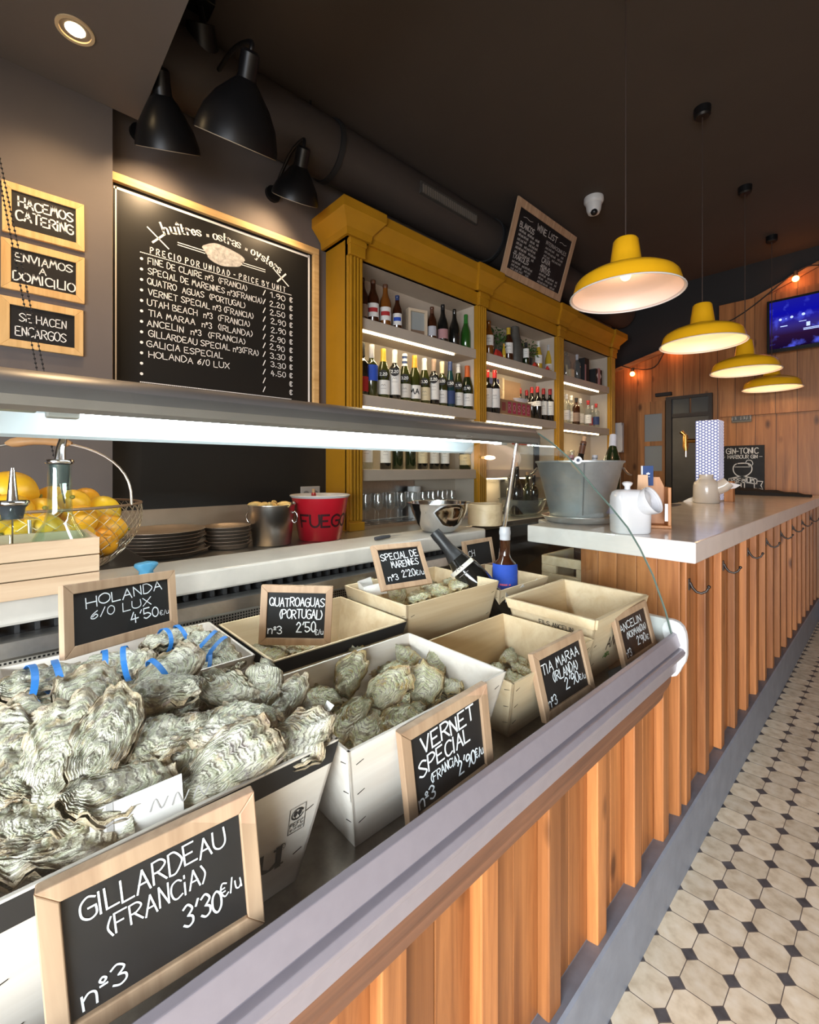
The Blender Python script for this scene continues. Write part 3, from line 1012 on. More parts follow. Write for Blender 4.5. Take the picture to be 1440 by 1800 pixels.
S('small slate reading CH half hidden behind the blue-labelled bottle', (-1.06, 1.35, .985, 0.0, 0.2, 0.0, 0.17, 0.112), 0.015, [('CH', .05, .45, .26, .3)], jit=1.0)

WX = -2.30 + 0.014
S('honey-framed slate reading HACEMOS CATERING, topmost of three on the taupe wall', (WX, 0.143, 2.262, 0, 0, 0.01, 0.254, 0.194), 0.028,
  [('HACEMOS', .10, .60, .26, .95, 0, .15), ('CATERiNG', .06, .22, .27, .95, 0, .15)], M_framey, M_chalk)
S('honey-framed slate reading ENVIAMOS A DOMICILIO, middle of three on the taupe wall', (WX, 0.141, 2.046, 0, 0, 0.0, 0.258, 0.191), 0.029,
  [('ENVIAMOS', .06, .66, .22, .94, 0, .14), ('A', .42, .42, .18, .52, 0, .15), ('DOMICILIO', .03, .08, .25, .98, 0, .14)], M_framey, M_chalk)
S('honey-framed slate reading SE HACEN ENCARGOS, lowest of three on the taupe wall', (WX, 0.137, 1.828, 0, 0, 0.0, 0.257, 0.190), 0.029,
  [('SE HACEN', .14, .56, .23, .86, 0, .10), ('ENCARGOS', .08, .14, .26, .86, 0, .10)], M_framey, M_chalk)

# ------------------------------------------------------------------ big menu board
BX = -2.40
mb = thing('menu_board', 'large black oyster price board in a honey wood frame on the back wall', 'menu board', (BX, 0.372, 1.60))
BO = Vector((BX, 0.372, 1.60))
bw, bh, bf = 1.065, 1.09, 0.038
for q in ((0, 0, bw, bf), (0, bh - bf, bw, bh), (0, bf, 0.010, bh - bf), (bw - bf, bf, bw, bh - bf)):
    MB().box(0.001, q[0], q[1], 0.032, q[2], q[3]).build('frame_rail', M_framey, mb, bevel=0.003)
MB().box(0.001, 0.006, bf * .7, 0.010, bw - bf * .7, bh - bf * .7).build('board', mat('satin_black_board', (0.012, 0.012, 0.012), 0.36), mb)


t = thing('black_splash_panel', 'plain black wall panel below the oyster price board', 'panel', (BX, 0.372, 1.172))
MB().box(0.001, 0, 0, 0.008, 1.12, 0.42).build('panel', mat('satin_black_board', (0.012, 0.012, 0.012), 0.36), t)


def bfn(y, z):
    return Vector((0.0108, y - BO.y, z - BO.z))


m = MB()
line2d(m, [(0.394, 2.632), (1.372, 2.632)], bfn, 0.012)
line2d(m, [(0.397, 1.66), (0.397, 2.637)], bfn, 0.006)
line2d(m, [(1.378, 1.66), (1.378, 2.637)], bfn, 0.012)
m.build('border_line', M_chalk, mb)


def bp(cx, cy):
    """point on the board for a crop coordinate of the photograph"""
    p = at_x(cx / 2.4, 290 + cy / 2.4, BX)
    return p.y, p.z


m = MB()
a, b, c = bp(692, 308), bp(955, 345), bp(1172, 468)
ctrl = tuple(2 * b[i] - (a[i] + c[i]) / 2 for i in range(2))
LEN = sum(math.dist(*[tuple((1 - t) ** 2 * a[i] + 2 * t * (1 - t) * ctrl[i] + t * t * c[i] for i in range(2)) for t in (k / 40, (k + 1) / 40)]) for k in range(40))


def arcfn(x, y):
    t = x / LEN
    p = [(1 - t) ** 2 * a[i] + 2 * t * (1 - t) * ctrl[i] + t * t * c[i] for i in range(2)]
    d = [2 * (1 - t) * (ctrl[i] - a[i]) + 2 * t * (c[i] - ctrl[i]) for i in range(2)]
    L = math.hypot(*d)
    return bfn(p[0] - d[1] / L * y, p[1] + d[0] / L * y)


mt = m
write(m, 'huîtres · ostras · oysters', arcfn, 0.058, w=lambda dx, dy: 0.0024 + 0.0056 * abs(dy) ** 1.5, tracking=1.5, table=SERIF, width=LEN)
for cx, cy, s in ((665, 312, 0.045), (1183, 478, 0.045)):                 # crossed oyster forks
    y, z = bp(cx, cy)
    m = MB()
    line2d(m, [(y - s, z + s * .8), (y + s, z - s * .8)], bfn, 0.006)
    line2d(m, [(y - s * .5, z - s * .6), (y + s * .6, z + s * .6)], bfn, 0.009)
    m.build('fork_drawing', M_chalk, mb)
m = MB()
for (p, q) in (((748, 330), (862, 366)), ((748, 340), (862, 376)), ((1018, 415), (1115, 445)), ((1018, 424), (1115, 454))):
    p, q = bp(*p), bp(*q)
    line2d(m, [p, q], bfn, 0.004)
m.build('rule_print', M_chalk, mb)
mt.build('title_lettering', M_chalk, mb)
m = MB()
cy_, cz_ = bp(940, 385)
rg = random.Random(3)
ring = [(cy_ + (0.105 + 0.008 * math.sin(5 * t) + rg.uniform(-.003, .003)) * math.cos(t) + 0.004, cz_ + (0.052 + 0.006 * math.sin(3 * t + 1)) * math.sin(t)) for t in [2 * PI * i / 36 for i in range(36)]]
m.add([bfn(*q) for q in ring], [tuple(range(36))])
od = m.build('oyster_drawing', mat('printed_grey', (0.52, 0.50, 0.47), 0.8, var=0.35, scale=60), mb)
y0, z0 = bp(632, 362)
y1, z1 = bp(1200, 520)
m = MB()
z_t = z0 - 0.014
write(m, 'PRECIO POR UNIDAD - PRICE BY UNIT', bfn, 0.027, w=0.0042, tracking=6.5, x0=y0, y0=z_t, width=y1 - y0)
yl, yr = bp(590, 368)[0], bp(1225, 550)[0]
for zz in (bp(590, 370)[1], bp(590, 916)[1]):
    q = yl
    while q < yr:
        line2d(m, [(q, zz), (q + 0.003, zz)], bfn, 0.004)
        q += 0.0085
zz = bp(600, 962)[1]
line2d(m, [(bp(600, 962)[0], zz), (0.83, zz)], bfn, 0.003)
line2d(m, [(1.02, zz), (yr, zz)], bfn, 0.003)
write(m, 'DAILY+', bfn, 0.034, w=0.0045, tracking=3, x0=0.86, y0=zz - 0.012)
m.build('printed_lettering', M_chalk, mb)
items = [('FINE DE CLAIRE nº3  (FRANCIA)', 1.00, '1,90'), ('SPECIAL DE MARENNES nº3(FRANCIA)', 1.085, '2,20'), ('QUATRO  AGUAS  (PORTUGAL)', 0.99, '2,50'),
         ('VERNET SPECIAL nº3 (FRANCIA)', 1.035, '2,90'), ('UTAH BEACH  nº3  (FRANCIA)', 1.015, '2,90'), ('TIA MARAA  nº3  (IRLANDA)', 1.03, '2,90'),
         ('ANCELIN  nº3  (FRANCIA)', 0.99, '2,90'), ('GILLARDEAU SPECIAL nº3(FRA)', 1.065, '3,30'), ('GALICIA ESPECIAL', 0.87, '3,30'), ('HOLANDA 6/0 LUX', 0.905, '4,50'), ('', 0, ''), ('', 0, '')]
m, m2, m3, m4 = MB(), MB(), MB(), MB()
zf, dz = bp(595, 398)[1], (bp(595, 398)[1] - bp(595, 882)[1]) / 11
for i, (s, ye, pr) in enumerate(items):
    z = zf - i * dz
    m2.add([bfn(bp(595, 398)[0] + 0.007 * math.cos(k), z + 0.007 * math.sin(k)) for k in [PI * j / 4 for j in range(8)]], [tuple(range(8))])
    ys_ = bp(622, 410)[0] + 0.004 * math.sin(i * 3)
    if s:
        write(m, s, bfn, 0.029, w=0.0033, jit=1.0, tracking=1.9, x0=ys_, y0=z - 0.015, width=ye - ys_, seed=i)
        write(m3, pr, bfn, 0.030, w=0.0038, jit=1.0, tracking=1.8, x0=1.135 + 0.004 * math.sin(i * 5), y0=z - 0.015, width=0.088, seed=i + 50)
    line2d(m4, [(1.092, z - 0.014), (1.104, z + 0.014)], bfn, 0.005)
    write(m2, '€', bfn, 0.026, w=0.005, x0=1.252, y0=z - 0.012)
m.build('chalk_lettering', M_chalk, mb)
m2.build('bullet_print', M_chalk, mb)
m3.build('price_lettering', M_chalk, mb)
m4.build('slash_print', M_chalk, mb)

# wine list leaning out from the cabinet top
S('wine list slate leaning outwards on top of the yellow cabinet', (-2.062, 3.295, 2.868, 0, -0.30, 0.0, 0.89, 0.545), 0.055,
  [('WINE LIST', .33, .82, .10, .72, 0, .14), ('~', .08, .86, .06, .24), ('~', .78, .84, .06, .92), ('BLANCOS', .05, .72, .085, .30, 0, .16), ('INTERNACIONALES', .54, .70, .06, .95, 0, .12),
   ('§§§ §§§ §§', .06, .64, .055, .42), ('§§§§ §§ §', .06, .57, .055, .42), ('§§§ §§§', .06, .50, .055, .42), ('§§ §§§§', .06, .43, .055, .40), ('§§§§ §§§', .06, .36, .055, .42),
   ('§ §§§§ §', .06, .29, .055, .40), ('§§§ § §', .55, .62, .05, .92), ('§§§§ §§', .55, .55, .05, .92), ('§§ §§§', .55, .48, .05, .90), ('CAVA', .54, .38, .085, .70, 0, .16),
   ('§§§ §', .55, .31, .05, .72), ('TINTOS', .54, .22, .085, .74, 0, .16), ('§§§ §§§ §', .55, .15, .05, .92), ('§§ §§§ §', .55, .085, .05, .92), ('§§§§ §§', .55, .02, .05, .90),
   ('TXAKOLIS', .05, .20, .08, .33, 0, .16), ('§§§ §§§§', .06, .125, .05, .42), ('§§§ §§', .06, .065, .05, .40), ('§§§ §', .06, .01, .05, .38)], M_frame, mat('dull_chalk', (0.55, 0.52, 0.5), 0.9), name='wine_list_sign')

# gin board and grey plaque on the far wall
YG = 5.50
p, q = at_y(1280, 784, YG), at_y(1344, 862, YG)
zb = 1.122
gw, gh = q.x - p.x + 0.10, p.z - zb
gb = thing('gin_board', 'black chalkboard with a drawn gin glass standing at the far end of the bar', 'sign', ((p.x - 0.10 + q.x) / 2, YG, zb))
MB().box(-gw / 2, 0.0, 0, gw / 2, 0.015, gh).build('slate', M_slate, gb, bevel=0.002)
gfn = lambda x, y: Vector((x * gw - gw / 2, -0.001, y * gh))
m = MB()
m2_ = []


def gtext(s, u0, u1, v, h, th=0.12):
    write(m, s, lambda a, b: Vector((-gw / 2 + u0 * gw + a, -0.001, v * gh + b)), h * gh, w=h * gh * th, width=(u1 - u0) * gw, jit=0.6)


gtext('GIN-TONIC', .22, .88, .83, .115, .13)
gtext('HARBOUR GIN', .25, .86, .73, .07, .15)
gtext('-', .14, .19, .735, .06)
gtext('-', .90, .96, .735, .06)
gtext('PREMIUM', .32, .80, .225, .085, .17)
gl = lambda pts, w=0.009: line2d(m, [(a * gw - gw / 2, b * gh) for a, b in pts], lambda a, b: Vector((a, -0.001, b)), w)
gl(_cr([(.45, .62), (.37, .55), (.38, .44), (.47, .36), (.62, .36), (.73, .44), (.75, .54), (.68, .62), (.45, .62)]))
gl([(.40, .55), (.71, .55)], 0.005)
gl(_cr([(.62, .63), (.66, .69), (.74, .68), (.77, .61), (.72, .57), (.68, .60)]), 0.006)
gl(_cr([(.27, .30), (.56, .35), (.85, .30)]))
gl(_cr([(.27, .20), (.56, .225), (.85, .20)]))
gl([(.27, .30), (.27, .20)])
gl([(.85, .30), (.85, .20)])
gl([(.85, .26), (.97, .25), (.93, .17), (.97, .09), (.80, .11), (.80, .20)])
gl([(.53, .20), (.53, .06), (.50, .03)])
gl([(.60, .20), (.60, .06), (.63, .03)])
m.build('chalk_drawing', mat('grey_chalk', (0.62, 0.62, 0.60), 0.9), gb)
p, q = at_y(1286, 718, 5.53), at_y(1321, 741, 5.53)
t = thing('wall_plaque', 'small grey framed plaque on the pine wall above the gin board', 'sign', ((p.x + q.x) / 2, 5.555, (p.z + q.z) / 2))
w, h = (q.x - p.x) / 2, (p.z - q.z) / 2
MB().box(-w, -0.02, -h, w, 0.0, h).build('frame', mat('grey_green_frame', (0.16, 0.15, 0.12), 0.6), t, bevel=0.004)
MB().box(-w * .85, -0.023, -h * .78, w * .85, -0.019, h * .78).build('panel', mat('grey_slate_panel', (0.075, 0.082, 0.085), 0.6), t)
m = MB()
write(m, '§ §§', lambda a, b: Vector((a, -0.0240, b - h * .62)), h * .6, w=h * 0.12, align='c', tracking=3)
m.build('lettering', mat('grey_lettering', (0.30, 0.30, 0.29), 0.7), t)

# ================================================================== LAMPS
M_white_in = mat('white_enamel_inside', (0.70, 0.60, 0.55), 0.4)
SHADE = [(0.215, 0.0), (0.2155, 0.004), (0.209, 0.008), (0.203, 0.03), (0.196, 0.055), (0.186, 0.068), (0.160, 0.084), (0.115, 0.100), (0.076, 0.110), (0.064, 0.116), (0.061, 0.124), (0.055, 0.170), (0.048, 0.222), (0.042, 0.230), (0.0, 0.232)]
INNER = [(0.2145, 0.0005), (0.206, 0.006), (0.199, 0.03), (0.192, 0.053), (0.183, 0.064), (0.158, 0.079), (0.11, 0.094), (0.06, 0.104), (0.0, 0.106)]
LX = -0.76
for i, y in enumerate((1.909, 2.98, 4.04, 5.07)):
    t = thing('pendant_lamp', 'yellow enamel pendant over the bar, %s from the display case' % ORD[i], 'pendant lamp', (LX, y, 2.076), group='yellow pendants over the bar')
    if i == 0:
        MB().lathe(SHADE, 48).build('shade', mat('yellow_enamel', (0.83, 0.43, 0.010), 0.3, coat=0.2), t, smooth=0.7)
        MB().lathe(INNER, 48).build('shade_lining', M_white_in, t, smooth=0.7)
        MB().tube([(0.2155 * math.cos(a), 0.2155 * math.sin(a), 0.001) for a in [2 * PI * q / 48 for q in range(48)]], 0.0028, 6, True).build('rim', M_plastic_w, t, smooth=1)
        MB().tube([(0, 0, 0.23), (0, 0, 1.33)], 0.0028, 8).build('cord', mat('brown_flex', (0.05, 0.032, 0.026), 0.6), t)
        MB().lathe([(0.0, 1.30), (0.034, 1.30), (0.042, 1.31), (0.044, 1.3535), (0, 1.3535)], 20).build('ceiling_rose', M_black, t, smooth=0.6)
        MB().lathe([(0.016, 0.104), (0.018, 0.085), (0.0, 0.085)], 14).build('lamp_holder', M_blackm, t, smooth=0.6)
        MB().ball((0, 0, 0.082), 0.021, 16, 10, (1, 1, 1.0)).build('bulb', M_bulb, t, smooth=1)
        proto = t
    else:
        for ch in list(proto.children):
            c = ch.copy()
            COL.objects.link(c)
            c.parent = t
    lamp_light('pendant_light', (LX, y, 2.125), 0.9 if i == 0 else 2.8, (1.0, 0.60, 0.36) if i == 0 else (1.0, 0.60, 0.27), 0.03)


def wall_lamp(label, plate, apex, axis, L, R, arm_up=0.08, lit=True):
    """black gooseneck lamp: plate on the wall, arm up and over, cone shade with its mouth along axis"""
    plate, apex, axis = Vector(plate), Vector(apex), Vector(axis).normalized()
    t = thing('wall_lamp', label, 'wall lamp', plate)
    P = plate
    MB().tube([(0, 0, 0), (0.018, 0, 0)], [0.045, 0.042], 20).build('wall_plate', M_black, t, smooth=0.7)
    top = apex - axis * 0.10 - P
    pts = _cr([(0.01, 0, 0), tuple(Vector((0.05, 0, 0.03))), tuple(top * 0.55 + Vector((0.02, 0, arm_up))), tuple(top + Vector((0, 0, arm_up * 0.6))), tuple(top)], 6)
    MB().tube(pts, 0.009, 10).build('arm', M_black, t, smooth=1)
    q = axis.to_track_quat('-Z', 'Y').to_matrix().to_4x4()
    M = Matrix.Translation(apex - P) @ q
    MB().lathe([(0.0, 0.11), (0.028, 0.11), (0.036, 0.10), (0.036, 0.03), (0.04, 0.0)], 24).build('lamp_holder', M_black, t, smooth=0.6, M=M)
    prof_ = [(0.036, 0.02), (0.055, 0.0), (R * 0.62, -L * 0.25), (R * 0.85, -L * 0.55), (R * 0.97, -L * 0.85), (R, -L)]
    MB().lathe(prof_, 36).build('shade', M_black, t, smooth=1, M=M)
    MB().lathe([(r * 0.975, z - 0.003) for r, z in prof_], 36).build('shade_lining', mat('cream_lining', (0.42, 0.34, 0.24), 0.5), t, smooth=1, M=M)
    MB().ball((0, 0, -L * 0.45), 0.028, 12, 8).build('bulb', M_bulb if lit else mat('unlit_bulb', (.6, .5, .35), .3), t, smooth=1, M=M)
    return apex + axis * L * 0.75


e = wall_lamp('black gooseneck lamp over the menu board, beside the yellow cabinet', at_x(479, 342, -2.4), at_x(527, 300, -2.13), (-0.62, 0.12, -.85), 0.135, 0.125)
spot_light('board_lamp_light', e, (-2.4, 0.95, 2.25), 16, (1.0, 0.70, 0.40), 2.3, 1.0, 0.05)
e2 = wall_lamp('black gooseneck lamp half hidden behind the grey soffit', at_x(246, 236, -2.4), at_x(287, 178, -2.10), (-0.50, 0.25, -.85), 0.17, 0.13)
spot_light('board_lamp_light', e2, (-2.4, 0.55, 2.3), 18, (1.0, 0.70, 0.40), 2.3, 1.0, 0.05)
e3 = wall_lamp('large black dome lamp hanging highest, under the round duct', at_x(370, 160, -2.2) , at_x(432, 150, -1.75), (-0.60, 0.05, -.85), 0.20, 0.165, lit=False)
spot_light('added_sign_spot', (-1.45, 0.16, 2.88), (-2.3, 0.16, 1.95), 17, (1.0, 0.66, 0.36), 1.5, 0.9, 0.04)  # spot without a fixture, added to light the three wall slates
t = thing('ceiling_spotlight', 'black box spotlight fixed to the ceiling beside the soffit edge', 'ceiling light', at_z(352, 0, 3.43))
MB().box(-0.05, -0.05, -0.03, 0.05, 0.05, -0.0005).build('mounting_plate', M_black, t, bevel=0.004)
MB().tube([(0, 0, -0.03), (0.0, 0.02, -0.12)], 0.014, 10).build('stem', M_black, t)
MB().tube([(0, 0.0, -0.10), (-0.09, 0.05, -0.22)], [0.06, 0.075], 20).build('lamp_head', M_black, t, smooth=0.7, bevel=0.003)

# round duct with grille
dz0 = 3.20
t = thing('air_duct', 'dark painted round duct running along the back wall under the ceiling', 'duct', (-2.235, 0.5, dz0))
DR = 0.155
MB().lathe([(DR, 0.0), (DR, 5.0)], 40).build('duct', mat('dark_brown_duct', (0.045, 0.036, 0.032), 0.6), t, smooth=1, M=Matrix.Rotation(-PI / 2, 4, 'X'))
for q in (0.9, 2.4, 3.9):
    MB().lathe([(DR + 0.001, q), (DR + 0.012, q), (DR + 0.012, q + 0.03), (DR + 0.001, q + 0.03)], 40).build('collar', M_blackm, t, smooth=0.6, M=Matrix.Rotation(-PI / 2, 4, 'X'))
for q in (0.8, 3.2):
    MB().tube([(0, q, DR - 0.001), (0, q, ZC - dz0)], 0.006, 8).build('hanger', M_blackm, t)
vy0, vy1 = at_x(737, 390, -2.09).y, at_x(836, 400, -2.09).y
t = thing('duct_grille', 'narrow slatted air grille on the round duct', 'vent', (-2.083, (vy0 + vy1) / 2, dz0 - 0.03))
hw = (vy1 - vy0) / 2
MB().box(-0.012, -hw, -0.03, 0.012, hw, 0.045).build('frame', mat('grille_grey', (0.06, 0.055, 0.05), 0.5), t)
m = MB()
for k in range(26):
    y = -hw + 0.02 + k * (2 * hw - 0.04) / 25
    m.box(0.012, y - 0.006, -0.027, 0.018, y + 0.006, 0.027)
m.build('grille_slats', mat('grille_bright', (0.15, 0.13, 0.11), 0.5), t)

# security camera
p = at_z(1044, 348, ZC)
t = thing('security_camera', 'white dome security camera on the dark ceiling', 'camera', p)
MB().lathe([(0.0, -0.0005), (0.070, -0.0005), (0.072, -0.03), (0.064, -0.045), (0.058, -0.05), (0.052, -0.095), (0.040, -0.12), (0.0, -0.128)], 28).build('housing', M_plastic_w, t, smooth=0.7)
MB().ball((0.012, -0.02, -0.118), 0.026, 14, 9).build('lens', M_black, t, smooth=1)

# television
YT = 5.30
p, q = at_y(1348, 530.5, YT), at_y(1349, 621.5, YT)
tw, th = 0.95, p.z - q.z
t = thing('television', 'flat television showing a blue-lit stage, high on the pine wall', 'television', (p.x, YT, q.z))
MB().box(0, 0, 0, tw, 0.05, th).build('bezel', M_black, t, bevel=0.004)
MB().box(0.3, 0.05, th * .3, 0.6, 0.262, th * .7).build('wall_bracket', M_blackm, t)
k = NT('tv_picture')
k.t.nodes.remove(k.b)
tcn = k.n('ShaderNodeTexCoord')
sp = k.n('ShaderNodeSeparateXYZ')
k.l(tcn.outputs['Object'], sp.inputs[0])
nz = k.n('ShaderNodeTexNoise', i_Scale=9.0, i_Detail=3.0)
k.l(tcn.outputs['Object'], nz.inputs['Vector'])
base = k.ramp(k.math('DIVIDE', sp.outputs[2], th), [(0.0, (0.004, 0.001, 0.02)), (0.3, (0.02, 0.006, 0.03)), (0.45, (0.03, 0.02, 0.16)), (0.7, (0.004, 0.004, 0.30)), (1.0, (0.01, 0.01, 0.25))])
c = k.mix(k.ramp(nz.outputs[0], [(0.55, (0, 0, 0)), (0.72, (0.8, 0.8, 0.8))]), base, (0.08, 0.10, 0.75))
e = k.n('ShaderNodeEmission', i_Strength=1.0)
k.l(c, e.inputs[0])
k.l(e.outputs[0], k.out.inputs[0])
scr = MB().box(0.022, -0.0015, 0.03, tw - 0.022, 0.001, th - 0.022).build('screen', k.m, t)
m = MB()
for x, z, r in ((0.10, .60, .011), (0.18, .615, .011), (0.26, .63, .012), (0.14, .60, .004), (0.40, .64, .012)):
    m.add([(x + r * math.cos(a), -0.0025, z * th + r * math.sin(a)) for a in [PI * j / 6 for j in range(12)]], [tuple(range(12))])
m.box(0.26, -0.0025, .335 * th, 0.50, -0.002, .348 * th).box(0.26, -0.0025, .36 * th, 0.50, -0.002, .372 * th).box(0.28, -0.0025, .40 * th, 0.305, -0.002, .475 * th)
m.box(0.10, -0.0025, .46 * th, 0.15, -0.002, .475 * th).box(0.23, -0.0025, .50 * th, 0.28, -0.002, .51 * th)
m.build('stage_light_print', emitter('stage_lights', (0.45, 0.55, 1.0), 1.3), scr)

# string of small orange bulbs along the pine gable
t = thing('string_lights', 'cable of small orange bulbs along the sloping edge of the pine wall', 'string lights', (0, 5.5, 0))
bl = [at_y(1112, 655, 5.5), at_y(1184, 610, 5.5), at_y(1399, 487, 5.5)]
path = []
pp = [at_y(1085, 640, 5.5), bl[0] + Vector((0, 0, 0.05)), at_y(1150, 645, 5.5), bl[1] + Vector((0, 0, 0.05)), at_y(1290, 560, 5.5), bl[2] + Vector((0, 0, 0.05)), at_y(1440, 465, 5.5)]
MB().tube(_cr([(p.x, 0.012, p.z) for p in pp], 6), 0.006, 6).build('cable', M_blackm, t, smooth=1)
for p in bl:
    b = MB().tube([(p.x, 0, p.z + 0.055), (p.x, 0, p.z + 0.01)], 0.016, 10).build('bulb_holder', M_blackm, t)
    MB().ball((p.x, -0.002, p.z - 0.016), 0.028, 12, 8).build('bulb', emitter('orange_bulb', (1.0, 0.28, 0.06), 14), b, smooth=1)
    lamp_light('string_bulb_light', (p.x, 5.44, p.z - 0.02), 0.9, (1.0, 0.30, 0.08), 0.03)

# two bead chains hanging in front of the taupe wall
for k, (a, b) in enumerate((((0, 318), (92, 790)), ((4, 300), (106, 790)))):
    t = thing('bead_chain', ('outer' if k == 0 else 'inner') + ' black bead chain hanging before the three wall slates', 'chain', (-2.1, 0, 0))
    p0, p1 = at_x(*a, -2.12), at_x(*b, -2.12)
    p0 = p0 + (p0 - p1) * ((2.92 - p0.z) / (p0.z - p1.z))
    p1 = p1 + (p1 - p0) * ((p1.z - 1.0) / (p0.z - p1.z))
    off = Vector((-2.1, 0, 0))
    MB().tube([p0 - off, p1 - off], 0.0012, 5).build('cord', M_blackm, t)
    m = MB()
    nb = int((p0 - p1).length / 0.016)
    for j in range(nb):
        m.ball(p0 + (p1 - p0) * (j / nb) - off, 0.0042, 6, 4)
    m.build('bead_chain_links', M_blackm, t, smooth=1)['kind'] = 'stuff'

# ================================================================== CRATES OF OYSTERS
DZ = 0.8284
FL = 0.039   # how much narrower a crate is at its foot


def crate(label, x0, x1, y0, y1, z0, z1, m, band=False, lip=0.0, wallt=0.005, name='oyster_crate'):
    """thin-walled crate, wider at the mouth; x0 is the side towards the glass"""
    cx, cy = (x0 + x1) / 2, (y0 + y1) / 2
    t = thing(name, label, 'crate', (cx, cy, z0))
    X, Y, H = abs(x1 - x0) / 2, (y1 - y0) / 2, z1 - z0
    f = FL

    def wall(a, b, nrm, nm):
        """a, b: mouth corners (seen from outside, left then right); the foot is drawn in by f"""
        n = Vector(nrm)
        along = (Vector(b) - Vector(a)).normalized()
        A, B = Vector((*a, H)), Vector((*b, H))
        a0 = Vector((*a, 0)) - Vector((*n, 0)) * f + Vector((*along, 0)) * f
        b0 = Vector((*b, 0)) - Vector((*n, 0)) * f - Vector((*along, 0)) * f
        N = Vector((*n, 0)) * wallt
        w = MB().hexa([a0, b0, b0 - N, a0 - N, A, B, B - N, A - N]).build(nm, m, t, bevel=0.0008)
        out = Vector((*n, 0)) * 0.0008
        if band:
            q = 1 - 0.030 / H
            MB().hexa([a0.lerp(A, q) + out * 0, b0.lerp(B, q) + out * 0, b0.lerp(B, q) + out, a0.lerp(A, q) + out,
                       a0.lerp(A, 0.985), b0.lerp(B, 0.985), b0.lerp(B, 0.985) + out, a0.lerp(A, 0.985) + out]).build('black_band', M_blackm, w)
        if lip:
            q = 1 - lip / H
            o2 = Vector((*n, 0)) * 0.006
            MB().hexa([a0.lerp(A, q), b0.lerp(B, q), b0.lerp(B, q) + o2, a0.lerp(A, q) + o2, A, B, B + o2, A + o2]).build('rim_batten', m, w, bevel=0.0008)
        # wire staples at the corners
        for ee in (0.05, 0.95):
            for q in (0.25, 0.55, 0.85):
                c = a0.lerp(b0, ee).lerp(A.lerp(B, ee), q) + out
                MB().tube([c - Vector((*along, 0)) * 0.006, c + Vector((*along, 0)) * 0.006 + Vector((0, 0, 0.003))], 0.0005, 4).build('staple', M_iron, w)
        return w, (a0, b0, A, B)

    c = [(X, -Y), (X, Y), (-X, Y), (-X, -Y)]
    ws = [wall(c[0], c[1], (1, 0), 'front_panel'), wall(c[1], c[2], (0, 1), 'end_panel'), wall(c[2], c[3], (-1, 0), 'back_panel'), wall(c[3], c[0], (0, -1), 'end_panel')]
    MB().box(-X + f, -Y + f, 0.0008, X - f, Y - f, 0.006).build('base_panel', m, t)
    return t, ws


def on_panel(w, eps=0.0012):
    """surface map of a crate wall: x metres along from its middle, y metres up"""
    a0, b0, A, B = w[1]
    mid0, mid1 = (a0 + b0) / 2, (A + B) / 2
    al = (B - A).normalized()
    up = (mid1 - mid0).normalized()
    nn = al.cross(up)
    if nn.dot(mid0 - Vector((0, 0, mid0.z))) < 0:
        nn = -nn
    return lambda x, y: mid0 + al * x + up * y + nn * eps


cg, wg = crate('whitened oyster crate with a black rim band, heaped highest behind the largest slate', -0.4883, -0.7324, -0.0325, 0.3255, DZ, 1.0128, M_plyw, band=True)
cv, wv = crate('whitened oyster crate without a band, beside the black-banded front crate', -0.4774, -0.7378, 0.332, 0.677, DZ, 0.9965, M_plyw)
ct, wt = crate('plain poplar front crate nearly empty behind the IRLANDA slate', -0.484, -0.745, 0.708, 1.038, DZ, 0.960, M_ply)
cn, wn_ = crate('poplar crate with a battened rim at the bar end of the front row', -0.488, -0.743, 1.053, 1.372, DZ, 1.000, M_ply, lip=0.026)
ch_, wh = crate('pinkish white crate holding the blue-banded oysters at the back', -0.8409, -1.098, 0, 0.3689, DZ, 1.0019, M_plyw)
cq, wq = crate('poplar crate with a black rim band under the PORTUGAL slate', -0.7834, -1.0579, 0.3754, 0.7118, DZ, 1.0041, M_ply, band=True)
cm, wm = crate('tall poplar crate under the SPECIAL DE MARENNES slate', -0.7899, -1.0524, 0.7183, 1.0828, DZ, 1.0345, M_ply)
cc, wc = crate('poplar crate holding two wine bottles at the back corner', -0.7975, -1.0687, 1.098, 1.372, DZ, 0.9998, M_ply)

# printing on the crates
m = MB()
fn = on_panel(wg[0])
write(m, 'u', lambda x, y: fn(0.078 + x, 0.034 + y), 0.048, w=lambda dx, dy: 0.003 + 0.005 * abs(dy), table={'u': '16 13|~13 32 53|56 52|06 16|46 56|52 62'})
line2d(m, [(0.112 + 0.004 * math.cos(a), 0.070 + 0.004 * math.sin(a)) for a in [2 * PI * j / 14 for j in range(15)]], fn, 0.0007)
write(m, 'R', lambda x, y: fn(0.1105 + x, 0.068 + y), 0.0042, w=0.0006)
m.build('printed_lettering', M_ink, wg[0][0])
m = MB()
ox, oy, bw_, bh_ = 0.1175, 0.082, 0.022, 0.036
line2d(m, [(ox, oy), (ox + bw_, oy), (ox + bw_, oy + bh_), (ox, oy + bh_), (ox, oy)], fn, 0.0010)
line2d(m, [(ox + bw_ / 2 + 0.008 * math.cos(a), oy + 0.025 + 0.007 * math.sin(a)) for a in [0.4 + 5.6 * j / 16 for j in range(17)]], fn, 0.0016)
for dx in (-0.003, 0.003):
    m.add([fn(ox + bw_ / 2 + dx + 0.003 * math.cos(a), oy + 0.026 + 0.004 * math.sin(a)) for a in [2 * PI * j / 8 for j in range(8)]], [tuple(range(8))])
    line2d(m, [(ox + bw_ / 2 + dx, oy + 0.019), (ox + bw_ / 2 + dx, oy + 0.024)], fn, 0.001)
write(m, 'PEFC', lambda x, y: fn(ox + 0.002 + x, oy + 0.0085 + y), 0.0055, w=0.0009, width=0.018)
